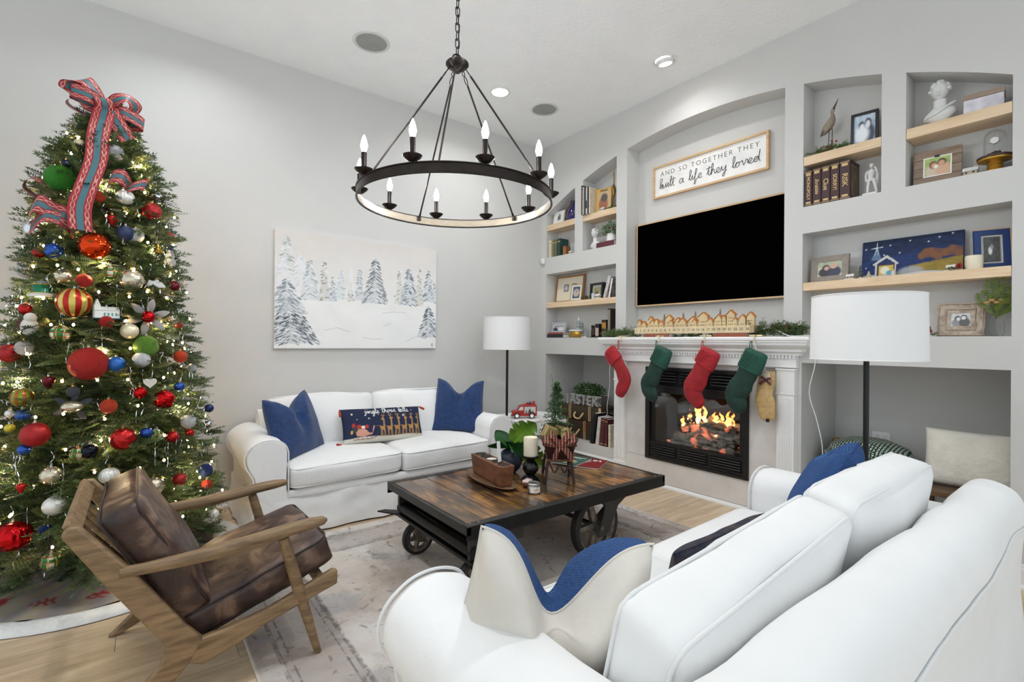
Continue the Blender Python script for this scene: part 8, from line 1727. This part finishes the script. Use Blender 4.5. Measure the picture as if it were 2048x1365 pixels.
for i, (y, th, h, c, lab, lean) in enumerate(((3.655, .045, .335, (22, 22, 24), 'tall black book leaning on the suitcases', 9), (3.575, .042, .30, (206, 200, 192), 'worn white book beside the black one', 7), (3.512, .050, .295, (84, 32, 34), 'thick maroon book with dotted spine', 4), (3.455, .040, .285, (78, 30, 32), 'maroon book at the pilaster end of the row', 2), (3.402, .026, .235, (216, 206, 186), 'short cream book tucked beside the pilaster', 0))): book(lab, (3.965, y - .02*0, LZ), VR, th, h, .17, c, rot=rot3(VR, 0, rd(lean)), grp='books in the lower left niche', bands=[(.9, .93, (176, 150, 110)), (.06, .09, (176, 150, 110))] if i in (2, 3) else None)
t = thing('storage_box', 'flat black box lying across the top of the lower row books', 'box', (4.13, 3.47, LZ + .3055), VR); MB().rbox((0, 0, .018), (.24, .16, .036), .006, 4).obj('box', mat('black box', (20, 20, 22), .35), t); MB().box(-.11, -.082, .016, .10, -.0802, .020).obj('lid_line', mat('gold line', (150, 120, 70), .4), t, smooth=0)

# ================================================================== lower right niche
RZN = .2255
m, nt, bs, N, L = nt_of('green check'); tc = N('ShaderNodeTexCoord'); ck = N('ShaderNodeTexChecker'); ck.inputs['Scale'].default_value = 95; ck.inputs['Color1'].default_value = (*lin((24, 60, 38)), 1); ck.inputs['Color2'].default_value = (*lin((206, 212, 204)), 1); L(tc.outputs['Object'], ck.inputs['Vector']); wv = N('ShaderNodeTexWave', bands_direction='Y'); wv.inputs['Scale'].default_value = 16; L(tc.outputs['Object'], wv.inputs['Vector']); rr = N('ShaderNodeMapRange'); rr.inputs['From Min'].default_value = .3; rr.inputs['From Max'].default_value = .5; L(wv.outputs['Fac'], rr.inputs['Value']); mx = N('ShaderNodeMix', data_type='RGBA'); mx.inputs['A'].default_value = (*lin((22, 56, 36)), 1); L(ck.outputs[0], mx.inputs['B']); L(rr.outputs[0], mx.inputs['Factor']); L(mx.outputs['Result'], bs.inputs['Base Color']); bs.inputs['Roughness'].default_value = .9
t = thing('floor_pouf', 'green and white checked round pouf in the lower right niche', 'pouf', (4.19, 1.235, RZN)); MB().lathe([(.0001, 0), (.22, .0), (.268, .05), (.285, .16), (.275, .27), (.23, .375), (.13, .42), (.0001, .43)], 48, fn=lambda a, z: 1 + .02*math.sin(5*a + z*6)).obj('cover', m, t, smooth=180)
MB().tube([(.262*math.cos(2*PI*k/48), .262*math.sin(2*PI*k/48), .305) for k in range(48)], .009, 6, closed=True).obj('trim_braid', mat('white braid', (214, 216, 208), .8, c2=(60, 84, 66), vs=150), t)
t = thing('fur_cushion', 'cream faux-fur cushion propped in the lower right niche', 'cushion', (4.12, .690, .435), 0, None, rot3(VR, rd(-9), 0)); M_fur = mat('cream faux fur', (226, 222, 210), .95, var=.06, vs=10, bump=1., bs=26, sheen=.3)
F = pillow_fn(.44, .355, .16, 0, 1, 12, -1, .03); B = pillow_fn(.44, .355, .16, 0, 1, 12, 1, .03); MB().grid(34, 30, F).obj('front_panel', M_fur, t, smooth=180); b = MB().grid(30, 26, B); b.f = [q[::-1] for q in b.f]; b.obj('back_panel', M_fur, t, smooth=180)
t = thing('wooden_stool', 'low dark rustic wooden bench under the fur cushion', 'bench', (4.09, .70, RZN), VR); M_rus = woodmat('rustic bench', (70, 50, 34), (120, 92, 64), grain=(2, 8, 8), scale=3, rnd=.03); MB().box(-.215, -.15, .165, .215, .15, .205).obj('seat', M_rus, t, smooth=0, bevel=.004)
for sx in (-1, 1):
    for sy in (-1, 1): MB().tube([(sx*.18, sy*.12, .165), (sx*.20, sy*.135, 0)], .017, 8).obj('leg', M_rus, t)
t = thing('copper_mug', 'small copper watering can handle beside the green pouf', 'watering can', (4.33, 1.485, RZN), VR); M_cop = mat('copper', (196, 140, 96), .3, metal=.9); MB().lathe([(.0001, 0), (.04, 0), (.045, .22), (.04, .25), (.0001, .24)], 20).obj('body', M_cop, t); MB().tube(smoothpath([(-.03, 0, .245), (-.03, 0, .355), (-.01, 0, .375), (.04, 0, .37)], 5), .006, 6).obj('handle', M_cop, t)
for i, (x, y, z, lab) in enumerate(((XW + LD - .001, 1.245, .63, 'white wall outlet at the back of the lower right niche'),)):
    t = thing('wall_outlet', lab, 'outlet', (x, y, z), VR); MB().rbox((0, -.003, 0), (.115, .006, .075), .002, 4).obj('cover_plate', M_trim, t)
    for s in (-1, 1): MB().rbox((s*.024, -.0065, 0), (.03, .003, .034), .0012, 3).obj('socket', mat('socket face', (226, 226, 224), .4), t)
